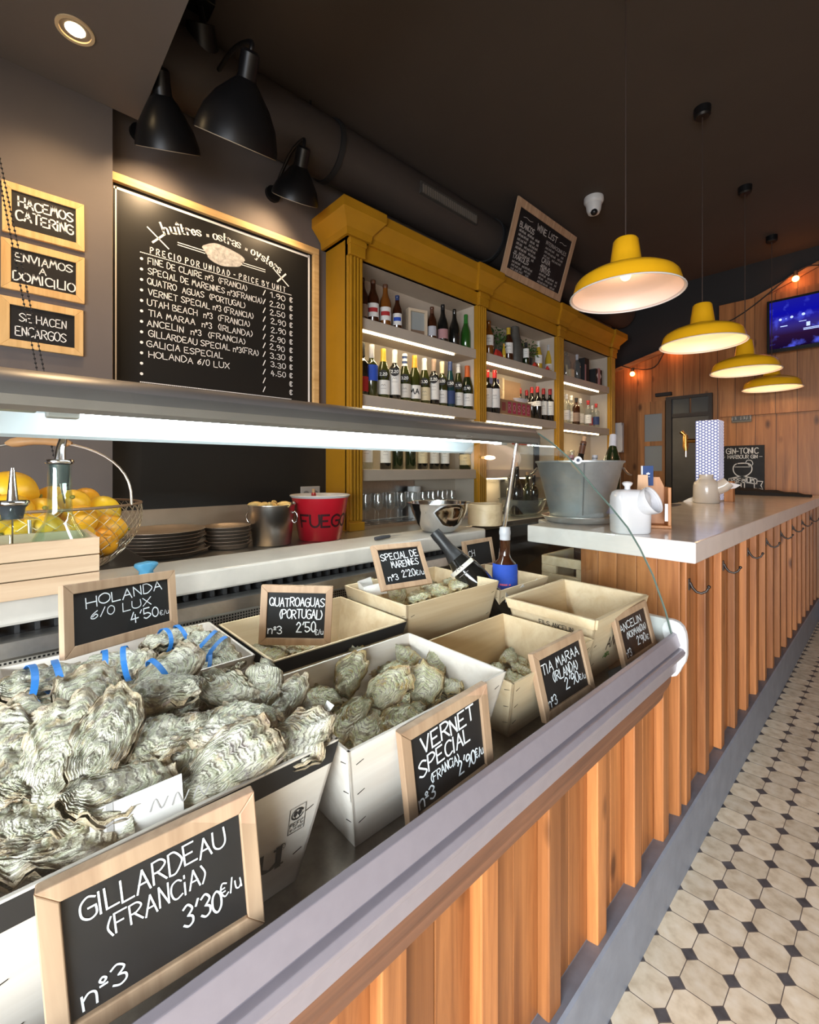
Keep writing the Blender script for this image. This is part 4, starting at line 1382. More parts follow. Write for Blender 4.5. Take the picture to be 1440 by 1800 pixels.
write(m, '10-31-1021', lambda x, y: fn(ox + 0.002 + x, oy + 0.003 + y), 0.003, w=0.0005, width=0.018)
m.build('logo_print', M_ink, wg[0][0])
fn2 = on_panel(wv[0])
m = MB()
line2d(m, _cr([(-0.055, 0.055), (-0.03, 0.078), (0.0, 0.092), (0.03, 0.098)], 6), fn2, 0.007)
line2d(m, _cr([(-0.055, 0.053), (-0.02, 0.064), (0.02, 0.074)], 6), fn2, 0.002)
m.build('gold_swoosh_print', mat('gold_print', (0.48, 0.38, 0.06), 0.6), wv[0][0])
fn3 = on_panel(wt[0])
m = MB()
write(m, 'C', lambda x, y: fn3(-0.035 + x, 0.070 + y), 0.030, w=0.003)
m.build('printed_lettering', M_ink, wt[0][0])
fn4 = on_panel(wn_[0])
m = MB()
write(m, 'AN', lambda x, y: fn4(-0.055 + x, 0.070 + y), 0.030, w=0.004)
m.build('printed_lettering', M_ink, wn_[0][0])
m = MB()
for a in (0.3, 0.9, 1.5, 2.1, 2.7):
    line2d(m, _cr([(-0.045, 0.045), (-0.045 + 0.012 * math.cos(a), 0.045 + 0.014 * math.sin(a)), (-0.045 + 0.02 * math.cos(a), 0.042 + 0.016 * math.sin(a))], 4), fn4, 0.004)
m.build('green_leaf_print', mat('green_print', (0.05, 0.20, 0.04), 0.7), wn_[0][0])
fn5 = on_panel(wn_[3])
m = MB()
write(m, 'Fi5 ANCELIN'.replace('Fi5', 'FILS'), lambda x, y: fn5(-0.03 + x, 0.126 + y), 0.012, w=0.0017, width=0.095)
m.build('printed_lettering', M_ink, wn_[3][0])

# ------------------------------------------------------------------ oysters
k = NT('oyster_shell')
tcn = k.n('ShaderNodeTexCoord')
oi = k.n('ShaderNodeObjectInfo')
at_ = k.n('ShaderNodeAttribute', attribute_name='ring')
va = k.n('ShaderNodeVectorMath', operation='ADD')
cx_ = k.n('ShaderNodeCombineXYZ')
for i, f in enumerate((3.0, 5.0, 7.0)):
    k.l(k.math('MULTIPLY', oi.outputs['Random'], f), cx_.inputs[i])
k.l(tcn.outputs['Object'], va.inputs[0])
k.l(cx_.outputs[0], va.inputs[1])
n1 = k.n('ShaderNodeTexNoise', i_Scale=4.5, i_Detail=7.0, i_Roughness=0.68, i_Distortion=1.0)
k.l(va.outputs[0], n1.inputs['Vector'])
n2 = k.n('ShaderNodeTexNoise', i_Scale=3.2, i_Detail=5.0, i_Roughness=0.65)
k.l(va.outputs[0], n2.inputs['Vector'])
n3 = k.n('ShaderNodeTexNoise', i_Scale=22.0, i_Detail=5.0, i_Roughness=0.7)
k.l(va.outputs[0], n3.inputs['Vector'])
wv_ = k.math('SINE', k.math('ADD', k.math('MULTIPLY', at_.outputs['Fac'], k.math('ADD', k.math('MULTIPLY', oi.outputs['Random'], 34.0), 34.0)), k.math('MULTIPLY', n1.outputs[0], 12.0)))
wv01 = k.math('ADD', k.math('MULTIPLY', wv_, 0.5), 0.5)
wv2_ = k.math('SINE', k.math('ADD', k.math('MULTIPLY', at_.outputs['Fac'], 150.0), k.math('MULTIPLY', n1.outputs[0], 26.0)))
c = k.ramp(n2.outputs[0], [(0.30, (0.24, 0.155, 0.08)), (0.40, (0.50, 0.405, 0.25)), (0.47, (0.50, 0.51, 0.35)), (0.56, (0.73, 0.70, 0.55)), (0.70, (0.90, 0.87, 0.78))])
c = k.mix(k.math('MULTIPLY', wv01, 0.55), c, (0.92, 0.89, 0.79))
dark = k.math('MULTIPLY', k.math('GREATER_THAN', wv_, 0.72), k.math('MULTIPLY', n3.outputs[0], 1.1))
c = k.mix(dark, c, (0.13, 0.085, 0.055))
edge = k.ramp(at_.outputs['Fac'], [(0.80, (0, 0, 0)), (1.0, (0.75, 0.75, 0.75))])
c = k.mix(edge, c, (0.46, 0.33, 0.20))
pur = k.ramp(n1.outputs[0], [(0.56, (0, 0, 0)), (0.68, (0.6, 0.6, 0.6))])
c = k.mix(pur, c, (0.20, 0.14, 0.17))
sp_ = k.ramp(n3.outputs[0], [(0.30, (0.5, 0.5, 0.5)), (0.42, (0, 0, 0))])
c = k.mix(sp_, c, (0.15, 0.12, 0.07))
hs = k.n('ShaderNodeHueSaturation', i_Saturation=1.05)
k.l(k.math('ADD', k.math('MULTIPLY', oi.outputs['Random'], 0.25), 0.95), hs.inputs['Value'])
k.l(c, hs.inputs['Color'])
k.l(hs.outputs[0], k.b.inputs['Base Color'])
k.b.inputs['Roughness'].default_value = 0.38
k.b.inputs['Coat Weight'].default_value = 0.25
k.b.inputs['Coat Roughness'].default_value = 0.25
k.bump(k.math('ADD', k.math('ADD', k.math('MULTIPLY', wv_, 0.5), k.math('MULTIPLY', wv2_, 0.25)), k.math('MULTIPLY', n3.outputs[0], 1.3)), 0.75, 0.0022)
M_oy = k.m


def shell(seed, upper=True, NR=27, NA=60):
    """one valve of an oyster, unit length along +x from the hinge: layered growth rings and a ruffled margin"""
    rg = random.Random(seed)
    ph = [rg.uniform(0, 6.28) for _ in range(8)]
    bend = rg.uniform(-0.22, 0.22)
    wid = rg.uniform(0.36, 0.46)
    m = MB()
    att = []
    vs, fs = [], []

    def outline(a):
        # teardrop, hinge at x=-0.5
        c, s = math.cos(a), math.sin(a)
        x = 0.5 * c
        y = wid * s * (0.62 + 0.42 * (x + 0.5)) * (1.0 if c > -0.95 else 0.8)
        rr = 1 + 0.06 * math.sin(3 * a + ph[0]) + 0.05 * math.sin(5 * a + ph[1]) + 0.03 * math.sin(11 * a + ph[2]) + 0.022 * math.sin(19 * a + ph[3])
        return x * rr, y * rr

    hx = -0.33
    for j in range(NR + 1):
        r = j / NR
        for i in range(NA):
            a = 2 * PI * i / NA
            ox, oy = outline(a)
            ox2, oy2 = hx + (ox - hx) * r, oy * r
            nz = mnoise.noise(Vector((ox2 * 6 + seed, oy2 * 6, 0.5)))
            nz2 = mnoise.noise(Vector((ox2 * 15 + seed, oy2 * 15, 3.5)))
            step = (r * 8.0 + 0.9 * mnoise.noise(Vector((math.cos(a) * 1.6 + seed, math.sin(a) * 1.6, 7.0)))) % 1.0
            lay = (step ** 1.6) * 0.026 * (0.35 + r)
            ruf = 0.030 * r ** 5 * (math.sin(9 * a + ph[4]) + 0.8 * math.sin(15 * a + ph[5]) + 0.5 * math.sin(23 * a + ph[6]))
            if upper:
                z = 0.070 * (1 - r ** 2.0) + lay + 0.045 * nz + 0.020 * nz2 + ruf + 0.006
            else:
                z = -0.135 * (1 - r ** 2.4) - lay * 1.2 + 0.045 * nz + 0.020 * nz2 + ruf - 0.004
            y = oy2 + bend * (ox2 + 0.1) ** 2
            sc_ = 1.0 if upper else 1.05
            vs.append((ox2 * sc_, y * sc_, z))
            att.append(r)
    for j in range(NR):
        for i in range(NA):
            i2 = (i + 1) % NA
            q = (j * NA + i, j * NA + i2, (j + 1) * NA + i2, (j + 1) * NA + i)
            fs.append(q if upper else q[::-1])
    m.add(vs, fs)
    m.attr = att
    me = m.mesh('upper_shell' if upper else 'lower_shell', 3.1)
    me.materials.append(M_oy)
    return me


SHELLS = [(shell(s * 3 + 1, True), shell(s * 3 + 1, False)) for s in range(9)]
M_oy2 = M_oy.copy()
M_oy2.name = 'small_oyster_shell'
for nd in M_oy2.node_tree.nodes:
    if nd.type == 'HUE_SAT':
        nd.inputs['Saturation'].default_value = 1.55
SHELLS2 = []
for pair in SHELLS:
    q = tuple(me.copy() for me in pair)
    for me in q:
        me.materials[0] = M_oy2
    SHELLS2.append(q)
NOY = 0
M_band = mat('blue_rubber', (0.03, 0.20, 0.58), 0.45)


def oyster(label, pos, lng, nrm, L, group, band=0, width=1.0, thick=1.0, flip=False):
    """oyster of length L at pos, its long axis along lng (hinge to lip), flat side along nrm"""
    global NOY
    nrm = Vector(nrm).normalized()
    lng = Vector(lng)
    lng = (lng - nrm * lng.dot(nrm)).normalized()
    side = nrm.cross(lng)
    M = Matrix.Identity(4)
    for i in range(3):
        M[i][0], M[i][1], M[i][2], M[i][3] = lng[i] * L, side[i] * L * width, nrm[i] * L * thick, pos[i]
    t = thing('oyster', label, 'oyster', (0, 0, 0), group=group)
    t.matrix_world = M
    up, lo = (SHELLS2 if 'black-banded' not in group and not band else SHELLS)[NOY % len(SHELLS)]
    NOY += 1
    for me, nm in ((up, 'upper_shell'), (lo, 'lower_shell')):
        o = bpy.data.objects.new(nm, me)
        COL.objects.link(o)
        o.parent = t
        if flip:
            o.rotation_euler = (PI, 0, 0)
    for b in range(band):
        x = (-0.12, 0.16, 0.0)[b]
        tilt = (0.1, -0.12, 0.5)[b]
        pts = []
        wy = 0.33 if b < 2 else 0.40
        for q in range(28):
            a = 2 * PI * q / 28
            pts.append((x + tilt * math.sin(a) * 0.35, wy * math.cos(a), 0.0 + (0.165 if math.sin(a) > 0 else 0.205) * math.sin(a)))
        m = MB()
        vs, n = [], len(pts)
        for p in pts:
            vs += [(p[0] - 0.035, p[1], p[2]), (p[0] + 0.035, p[1], p[2]), (p[0] + 0.035, p[1] * 1.03, p[2] * 1.05), (p[0] - 0.035, p[1] * 1.03, p[2] * 1.05)]
        fs = []
        for i in range(n):
            j = (i + 1) % n
            for e in range(4):
                fs.append((i * 4 + e, j * 4 + e, j * 4 + (e + 1) % 4, i * 4 + (e + 1) % 4))
        m.add(vs, fs).build('rubber_band', M_band, t)
    return t


def heap(crate_txt, group, lst, fmt):
    """oysters given by pixel: (hinge px, lip px, height, length, lean towards the viewer, bands)"""
    rows = sorted(range(len(lst)), key=lambda i: -(lst[i][0][1] + lst[i][1][1]))
    recs = []
    for i in rows:
        recs.append((i, (lst[i][0][0] + lst[i][1][0]) / 2, (lst[i][0][1] + lst[i][1][1]) / 2))
    bands, cur = [], []
    for r in recs:
        if cur and cur[0][2] - r[2] > 45:
            bands.append(cur)
            cur = []
        cur.append(r)
    bands.append(cur)
    names = {}
    rn = ['front', 'second', 'third', 'fourth', 'fifth', 'sixth', 'seventh']
    for bi, b in enumerate(bands):
        b.sort(key=lambda r: -r[1])
        for j, r in enumerate(b):
            names[r[0]] = (rn[bi] if bi < len(bands) - 1 or bi == 0 else 'back', ORD[j])
    for i, rec in enumerate(lst):
        (hx, hy), (lx, ly), z, L, lean = rec[:5]
        band = rec[5] if len(rec) > 5 else 0
        h, l = at_z(hx, hy, z), at_z(lx, ly, z)
        c = (h + l) / 2
        tocam = (_C - c).normalized()
        n = (Vector((0, 0, 1)) * (1 - lean) + tocam * lean + Vector((rnd.uniform(-.18, .18), rnd.uniform(-.18, .18), 0))).normalized()
        # long axis: direction in the picture carried onto the oyster's own plane
        cm_ = ((hx + lx) / 2, (hy + ly) / 2)
        d0, d1 = ray(hx, hy), ray(lx, ly)
        k0, k1 = (c - _C).dot(n) / d0.dot(n), (c - _C).dot(n) / d1.dot(n)
        lng = d1 * k1 - d0 * k0
        w = rec[6] if len(rec) > 6 else rnd.uniform(0.88, 1.1)
        oyster(fmt % names[i], c, lng, n, L, group, band, width=w, flip=rnd.random() < 0.25 and not band)

heap('black-banded front crate', 'oysters heaped in the black-banded front crate', [
    ((88, 1400), (132, 1258), 1.051, 0.125, .55), ((165, 1345), (205, 1252), 1.062, 0.114, .50), ((340, 1212), (190, 1240), 1.056, 0.128, .25), ((338, 1282), (232, 1318), 1.037, 0.108, .30),
    ((140, 1400), (275, 1366), 1.029, 0.108, .35), ((272, 1375), (336, 1318), 1.018, 0.103, .45, 0, .75), ((330, 1392), (462, 1292), 1.024, 0.122, .60), ((452, 1318), (572, 1284), 1.018, 0.108, .28),
    ((475, 1268), (343, 1280), 1.034, 0.119, .15), ((464, 1172), (458, 1258), 1.037, 0.103, .55), ((362, 1196), (432, 1228), 1.043, 0.095, .40), ((480, 1270), (520, 1200), 1.024, 0.092, .35, 0, .75),
    ((150, 1265), (158, 1196), 1.067, 0.103, .50), ((60, 1330), (2, 1285), 1.056, 0.108, .35), ((45, 1390), (-10, 1330), 1.045, 0.108, .40), ((0, 1500), (150, 1462), 1.007, 0.130, .12, 0, .8),
    ((120, 1440), (20, 1420), 1.018, 0.108, .30), ((62, 1462), (-20, 1440), 1.018, 0.108, .25), ((235, 1280), (330, 1250), 1.024, 0.098, .2), ((390, 1250), (300, 1262), 1.018, 0.098, .2),
    ((220, 1432), (150, 1420), 1.007, 0.092, .3), ((420, 1330), (480, 1340), 1.002, 0.092, .2), ((540, 1262), (470, 1240), 1.002, 0.092, .2), ((210, 1340), (260, 1330), 1.013, 0.098, .2),
    ((320, 1360), (250, 1350), 0.997, 0.098, .15), ((90, 1310), (30, 1260), 1.034, 0.108, .3), ((410, 1200), (350, 1230), 1.018, 0.098, .2), ((225, 1300), (150, 1290), 1.024, 0.108, .2)],
    'grey-green oyster in the black-banded front crate, %s row, %s from the bar end')
heap('second front crate', 'oysters in the unbanded whitened crate', [
    ((600, 1228), (528, 1222), 0.953, 0.081, .35), ((602, 1218), (626, 1154), 0.975, 0.092, .60), ((622, 1140), (664, 1180), 0.964, 0.081, .40), ((646, 1242), (712, 1186), 0.969, 0.098, .50),
    ((672, 1178), (714, 1172), 0.953, 0.076, .2), ((702, 1142), (726, 1166), 0.969, 0.065, .5), ((742, 1236), (752, 1180), 0.964, 0.092, .45), ((764, 1146), (770, 1190), 0.964, 0.071, .50),
    ((560, 1168), (542, 1206), 0.953, 0.076, .4), ((634, 1240), (594, 1288), 0.953, 0.092, .45), ((652, 1260), (634, 1308), 0.942, 0.081, .4), ((742, 1246), (672, 1286), 0.948, 0.092, .35),
    ((770, 1200), (800, 1212), 0.948, 0.065, .3), ((840, 1196), (800, 1206), 0.942, 0.076, .2), ((660, 1262), (640, 1236), 0.931, 0.076, .2), ((700, 1230), (760, 1240), 0.931, 0.087, .2),
    ((580, 1180), (600, 1200), 0.931, 0.076, .2), ((690, 1190), (720, 1210), 0.931, 0.081, .2), ((620, 1250), (570, 1262), 0.921, 0.087, .2), ((800, 1230), (770, 1215), 0.921, 0.076, .2),
    ((720, 1290), (690, 1310), 0.921, 0.076, .2), ((820, 1230), (850, 1215), 0.910, 0.076, .2), ((610, 1300), (640, 1330), 0.910, 0.076, .2)],
    'small oyster in the unbanded whitened crate, %s row, %s from the bar end')
heap('third front crate', 'last oysters in the plain poplar front crate', [
    ((900, 1142), (892, 1166), 0.883, 0.062, .4), ((884, 1170), (866, 1176), 0.861, 0.056, .2), ((906, 1172), (928, 1182), 0.867, 0.062, .3), ((918, 1168), (936, 1176), 0.855, 0.056, .3), ((900, 1184), (912, 1198), 0.855, 0.062, .3),
    ((878, 1180), (892, 1190), 0.849, 0.056, .2), ((905, 1158), (918, 1166), 0.872, 0.056, .3), ((920, 1188), (935, 1198), 0.844, 0.056, .3)],
    'yellowish oyster behind the IRLANDA slate, %s row, %s from the bar end')
heap('end crate', 'last oysters in the batten-rimmed crate', [
    ((984, 1072), (1004, 1064), 0.895, 0.062, .3), ((1004, 1066), (1024, 1072), 0.900, 0.056, .3), ((1018, 1074), (1034, 1082), 0.883, 0.056, .3), ((1000, 1078), (1018, 1086), 0.877, 0.056, .3), ((1036, 1084), (1054, 1088), 0.861, 0.051, .3),
    ((1012, 1060), (1022, 1066), 0.900, 0.051, .4), ((988, 1080), (1002, 1086), 0.872, 0.056, .2)],
    'dark oyster in the batten-rimmed crate, %s row, %s from the bar end')
heap('tall back crate', 'oysters in the tall crate under the SPECIAL DE MARENNES slate', [
    ((645, 1020), (676, 1040), 1.007, 0.081, .35), ((690, 1028), (708, 1062), 0.991, 0.087, .55), ((718, 1058), (752, 1040), 0.997, 0.092, .3), ((742, 1048), (790, 1030), 1.002, 0.098, .3),
    ((826, 1022), (792, 1032), 1.007, 0.087, .25), ((786, 1022), (806, 1026), 1.002, 0.065, .3), ((766, 1026), (742, 1032), 0.997, 0.065, .3), ((640, 1035), (668, 1052), 0.980, 0.076, .2), ((800, 1044), (770, 1040), 0.975, 0.076, .2)],
    'brownish oyster under the SPECIAL DE MARENNES slate, %s row, %s from the bar end')
heap('middle back crate', 'oysters left under the PORTUGAL slate', [
    ((452, 1142), (500, 1150), 0.931, 0.081, .2), ((508, 1144), (552, 1134), 0.931, 0.081, .2), ((436, 1150), (470, 1164), 0.921, 0.076, .3), ((488, 1156), (520, 1160), 0.910, 0.076, .2), ((540, 1142), (568, 1138), 0.921, 0.065, .2)],
    'thin-lipped oyster under the PORTUGAL slate, %s row, %s from the bar end')
heap('pinkish crate', 'blue-banded oysters in the pinkish crate', [
    ((4, 1212), (138, 1182), 1.024, 0.136, .28, 2, .8), ((142, 1182), (252, 1158), 1.018, 0.125, .32, 2, .85), ((262, 1132), (340, 1110), 1.034, 0.108, .20, 2, .8), ((338, 1120), (404, 1156), 1.018, 0.103, .62, 2, 1.0),
    ((338, 1172), (420, 1158), 0.997, 0.098, .25, 1), ((268, 1200), (322, 1164), 1.024, 0.114, .45, 1, 1.0), ((288, 1158), (336, 1146), 1.002, 0.087, .3, 1), ((24, 1262), (112, 1234), 0.991, 0.114, .30, 2, .95), ((100, 1218), (150, 1196), 1.007, 0.087, .3, 1),
    ((60, 1225), (120, 1240), 0.969, 0.098, .2, 1), ((180, 1205), (240, 1190), 0.969, 0.108, .2, 1)],
    'blue-banded oyster in the pinkish crate, %s row, %s from the bar end')

# paper cards in the black-banded crate
a_, b_ = at_z(158, 1452, 1.0161), at_z(322, 1400, 1.0161)
t = thing('price_card', 'white paper card standing among the oysters at the rim of the black-banded crate', 'card', (0, 0, 0))
al = (b_ - a_).normalized()
u_ = Vector((-0.25, 0, 1)).normalized()
w_ = (b_ - a_).length
card = MB().hexa([a_ - u_ * .03, b_ - u_ * .03, b_ - u_ * .03 + Vector((-.0008, 0, 0)), a_ - u_ * .03 + Vector((-.0008, 0, 0)), a_ + u_ * .012, b_ + u_ * .022, b_ + u_ * .022 + Vector((-.0008, 0, 0)), a_ + u_ * .012 + Vector((-.0008, 0, 0))])
card.build('card', M_paper, t)
m = MB()
pf = lambda x, y: a_ + al * x + u_ * y + Vector((.0006, 0, 0))
line2d(m, [(0.016, -0.02), (0.016, 0.012)], pf, 0.006)
for q in range(3):
    line2d(m, _cr([(0.05 + q * .02, -0.004), (0.055 + q * .02, .006), (0.06 + q * .02, -0.004), (0.066 + q * .02, 0.005)], 4), pf, 0.0012)
m.build('faint_print', mat('faint_grey_print', (0.40, 0.38, 0.37), 0.9), t)
p = at_z(572, 1262, 1.0182)
t = thing('paper_strip', 'crumpled white paper strip on the rim between the two front crates', 'paper', p)
MB().add([(-.008, -.008, -.028), (.006, -.010, -.03), (.004, -.004, -.012), (-.014, -.006, -.010), (.008, -.002, .008), (-.010, .000, .004), (.012, .006, .020), (-.002, .004, .022)],
         [(0, 1, 2, 3), (3, 2, 4, 5), (5, 4, 6, 7)]).build('paper', M_paper, t).modifiers.new('thick', 'SOLIDIFY').thickness = 0.0008
t = thing('paper_liner', 'white greaseproof paper poking out of the tall crate beside the slate', 'paper', at_z(655, 1030, 1.0345))
MB().add([(-.02, -.03, -.02), (.02, -.035, -.02), (.03, .03, -.02), (-.03, .03, -.02), (-.03, -.03, .012), (.01, -.04, .006), (.02, .02, .010), (-.035, .02, .016)],
         [(0, 1, 5, 4), (1, 2, 6, 5), (3, 0, 4, 7)]).build('paper', M_paper, t).modifiers.new('thick', 'SOLIDIFY').thickness = 0.0008

# ================================================================== BOTTLES
G_green = mat('dark_green_glass', (0.012, 0.020, 0.006), 0.08, coat=0.6)
G_olive = mat('olive_glass', (0.030, 0.034, 0.007), 0.08, coat=0.6)
G_black = mat('black_green_glass', (0.008, 0.008, 0.007), 0.08, coat=0.6)
G_brown = mat('brown_glass', (0.040, 0.011, 0.004), 0.08, coat=0.6)
G_amber = mat('amber_glass', (0.17, 0.055, 0.008), 0.08, coat=0.6)
G_blue = mat('blue_green_glass', (0.008, 0.035, 0.040), 0.08, coat=0.6)
G_bgreen = mat('bright_green_glass', (0.016, 0.075, 0.010), 0.08, coat=0.6)
G_clear = glass_pane('clear_bottle_glass', (0.84, 0.86, 0.84), 1.0, 0.02, 0.06)
G_yel = mat('yellow_liqueur', (0.50, 0.33, 0.03), 0.12, coat=0.5)
COLS = {'white': (.72, .70, .66), 'red': (.38, .02, .02), 'blue': (.02, .07, .42), 'gold': (.50, .33, .03), 'orange': (.62, .30, .03), 'navy': (.03, .05, .14), 'tan': (.32, .22, .16), 'cream': (.66, .56, .36),
        'silver': (.45, .45, .48), 'black': (.015, .015, .016), 'copper': (.62, .13, .03), 'green': (.02, .16, .02), 'pink': (.42, .22, .22), 'brown': (.10, .04, .02), 'pale': (.62, .58, .52)}


def cmat(c):
    return mat('%s_foil' % c, COLS[c], 0.4)


def lmat(c):
    return mat('%s_label_paper' % c, COLS[c], 0.75, var=0.06, scale=70)


SHAPE = {
    'bordeaux': (.30, .0375, [(0, 0.004), (.92, .0), (1, .012), (1, .56), (.97, .61), (.80, .66), (.48, .70), (.40, .74), (.38, .93), (.42, .935), (.42, .965), (.38, .97), (.38, 1.0), (0, 1.0)]),
    'burgundy': (.295, .041, [(0, 0.004), (.92, .0), (1, .012), (1, .44), (.95, .52), (.78, .61), (.55, .70), (.40, .78), (.35, .93), (.39, .935), (.39, .965), (.35, .97), (.35, 1.0), (0, 1.0)]),
    'rhine': (.335, .038, [(0, 0.004), (.92, .0), (1, .012), (1, .40), (.93, .50), (.72, .64), (.50, .76), (.40, .86), (.37, .94), (.41, .945), (.41, .97), (.37, 1.0), (0, 1.0)]),
    'cava': (.31, .044, [(0, 0.004), (.92, .0), (1, .015), (1, .44), (.92, .54), (.68, .66), (.42, .78), (.37, .90), (.40, .95), (.36, 1.0), (0, 1.0)]),
    'beer': (.245, .033, [(0, 0.004), (.92, .0), (1, .015), (1, .55), (.93, .62), (.62, .73), (.45, .80), (.40, .93), (.45, .94), (.45, .97), (.42, 1.0), (0, 1.0)]),
    'spirit': (.29, .039, [(0, 0.004), (.92, .0), (1, .012), (1, .62), (.93, .68), (.60, .72), (.40, .76), (.36, .92), (.42, .93), (.42, 1.0), (0, 1.0)]),
    'soda': (.225, .030, [(0, 0.004), (.92, .0), (1, .015), (1, .42), (.85, .56), (.55, .72), (.40, .82), (.37, .94), (.44, .95), (.44, 1.0), (0, 1.0)]),
}
PROTO = {}


def cyl_label(r, z0, z1, a0, half, seg=12):
    m = MB()
    vs = []
    for j in (z0, z1):
        for i in range(seg + 1):
            a = a0 - half + 2 * half * i / seg
            vs.append((r * math.cos(a), r * math.sin(a), j))
    n = seg + 1
    m.add(vs, [(i, i + 1, n + i + 1, n + i) for i in range(seg)])
    return m


def bottle(label, pos, shape, glass, cap=None, lab=None, lz=(.10, .38), band=None, capf=.80, group=None, scale=1.0, stripes=False, text=None, cork=False, name='wine_bottle', rot=None, face=None, cat='bottle'):
    H, R, P = SHAPE[shape]
    t = thing(name, label, cat, pos, rot or (0, 0, 0), group)
    t.scale = (scale,) * 3
    key = (shape, glass.name)
    if key not in PROTO:
        me = MB().lathe([(r * R, z * H) for r, z in P], 24).mesh('glass_body', 0.9)
        me.materials.append(glass)
        PROTO[key] = me
    o = bpy.data.objects.new('glass_body', PROTO[key])
    COL.objects.link(o)
    o.parent = t

    def rad(f):
        for (r0, z0), (r1, z1) in zip(P[1:], P[2:]):
            if z0 <= f <= z1 and z1 > z0:
                return (r0 + (r1 - r0) * (f - z0) / (z1 - z0)) * R
        return P[-2][0] * R
    if cap:
        zs = [capf + (1 - capf) * q / 6 for q in range(7)]
        prof_ = [(rad(z) + 0.0008, z * H) for z in zs] + [(0, H + 0.001)]
        if stripes:
            for q in range(5):
                sub = [(rad(capf + (1 - capf) * (q + e / 3) / 5) + .0008, (capf + (1 - capf) * (q + e / 3) / 5) * H) for e in range(4)]
                if q == 4:
                    sub.append((0, H + .001))
                MB().lathe(sub, 20).build('striped_capsule', cmat('navy' if q % 2 else 'white'), t, smooth=0.9)
        else:
            MB().lathe(prof_, 20).build('capsule', cmat(cap), t, smooth=0.9)
    if cork:
        MB().lathe([(.0095, H - .004), (.0105, H + .022), (.010, H + .026), (0, H + .026)], 14).build('cork', mat('cork', (.45, .27, .14), 0.8, var=.2, scale=120), t, smooth=0.9)
    fa = face if face is not None else math.atan2(-pos[1], -pos[0])
    lb = None
    if lab:
        lb = cyl_label(R + .0006, lz[0] * H, lz[1] * H, fa, 1.15).build('label', lmat(lab), t, smooth=1)
        if band:
            zc = lz[0] + (lz[1] - lz[0]) * .5
            dzz = (lz[1] - lz[0]) * .16
            cyl_label(R + .0010, (zc - dzz) * H, (zc + dzz) * H, fa, 0.8).build('label_band', lmat(band), lb, smooth=1)
        elif lab in ('white', 'cream', 'pale') and not text:
            m = MB()
            fn = lambda x, y: Vector(((R + .0011) * math.cos(fa + x / R), (R + .0011) * math.sin(fa + x / R), y))
            zz = (lz[0] + (lz[1] - lz[0]) * .62) * H
            line2d(m, _cr([(-.012, zz), (-.006, zz + .006), (0, zz - .001), (.006, zz + .006), (.012, zz)], 3), fn, .0025)
            line2d(m, [(-.016, zz - .018), (-.005, zz - .018), (.005, zz - .018), (.016, zz - .018)], fn, .0018)
            m.build('label_print', mat('grey_label_print', (.20, .18, .17), .8), lb)
    if text and lb:
        s, hh, u0 = text[:3]
        m = MB()
        fn = lambda x, y: Vector(((R + .0012) * math.cos(fa + x / R), (R + .0012) * math.sin(fa + x / R), y))
        write(m, s, fn, hh, w=hh * .2, align='c', x0=u0, y0=(lz[0] + (lz[1] - lz[0]) * .35) * H)
        m.build('label_lettering', M_ink if len(text) < 4 else mat('pink_ink', (.7, .12, .2), .7), lb)
    return t


def on_shelf(px, z, X=-2.25):
    p = at_x(px, 700, X)
    return (X, p.y, z)


Z1, Z2, Z3, ZB = 2.2705, 1.8105, 1.3605, 1.0205
g = 'bottles on the top shelf beside the menu board'
bottle('brown beer bottle hidden partly behind the first yellow pilaster, top shelf', on_shelf(637, Z1), 'beer', G_brown, None, 'tan', name='beer_bottle', group=g, scale=1.12)
bottle('brown beer bottle with red and white label, white neck paper', on_shelf(656, Z1), 'beer', G_brown, 'brown', 'white', (.16, .46), 'red', .92, name='beer_bottle', group=g, scale=1.16)
bottle('amber beer bottle with red and white label on the top shelf', on_shelf(677.5, Z1), 'beer', G_amber, 'brown', 'white', (.16, .46), 'red', .92, name='beer_bottle', group=g, scale=1.16)
bottle('short brown beer bottle with a blue and white label', on_shelf(698.5, Z1), 'beer', G_brown, 'navy', 'white', (.16, .48), 'blue', .86, name='beer_bottle', group=g, scale=.98)
bottle('dark beer bottle with a small grey label beside the framed picture', on_shelf(759.5, Z1), 'beer', G_brown, 'brown', 'silver', (.14, .42), name='beer_bottle', group=g, scale=1.0)
bottle('dark bottle with a pinkish label on the top shelf', on_shelf(778.5, Z1), 'burgundy', G_black, 'black', 'pink', (.12, .36), capf=.86, group=g, scale=.98)
bottle('plain black unlabelled bottle on the top shelf', on_shelf(799, Z1), 'burgundy', G_black, None, None, group=g, scale=.97)
bottle('green glass bottle with a bright green neck foil', on_shelf(819, Z1), 'burgundy', G_bgreen, 'green', None, capf=.74, group=g, scale=.94)
p = on_shelf(733, Z1, -2.27)
t = thing('picture_frame', 'small pale wooden picture frame among the beer bottles', 'picture', p, (0, 0, -0.25))
for q in ((-.075, 0, .075, .018), (-.075, .182, .075, .20), (-.075, .018, -.057, .182), (.057, .018, .075, .182)):
    MB().box(-.008, q[0], q[1], .018, q[2], q[3]).build('frame_rail', mat('blond_frame', (.62, .50, .36), .6), t)
MB().box(-.006, -.06, .015, .004, .06, .185).build('print', mat('grey_sea_print', (.30, .32, .31), .6), t)
MB().box(.0042, -.057, .018, .005, .057, .058).build('shore_print', mat('sand_print', (.22, .14, .09), .7), t)
MB().box(-.03, -.073, 0, -.009, .073, .2).build('frame_back', mat('blond_frame', (.62, .50, .36), .6), t)

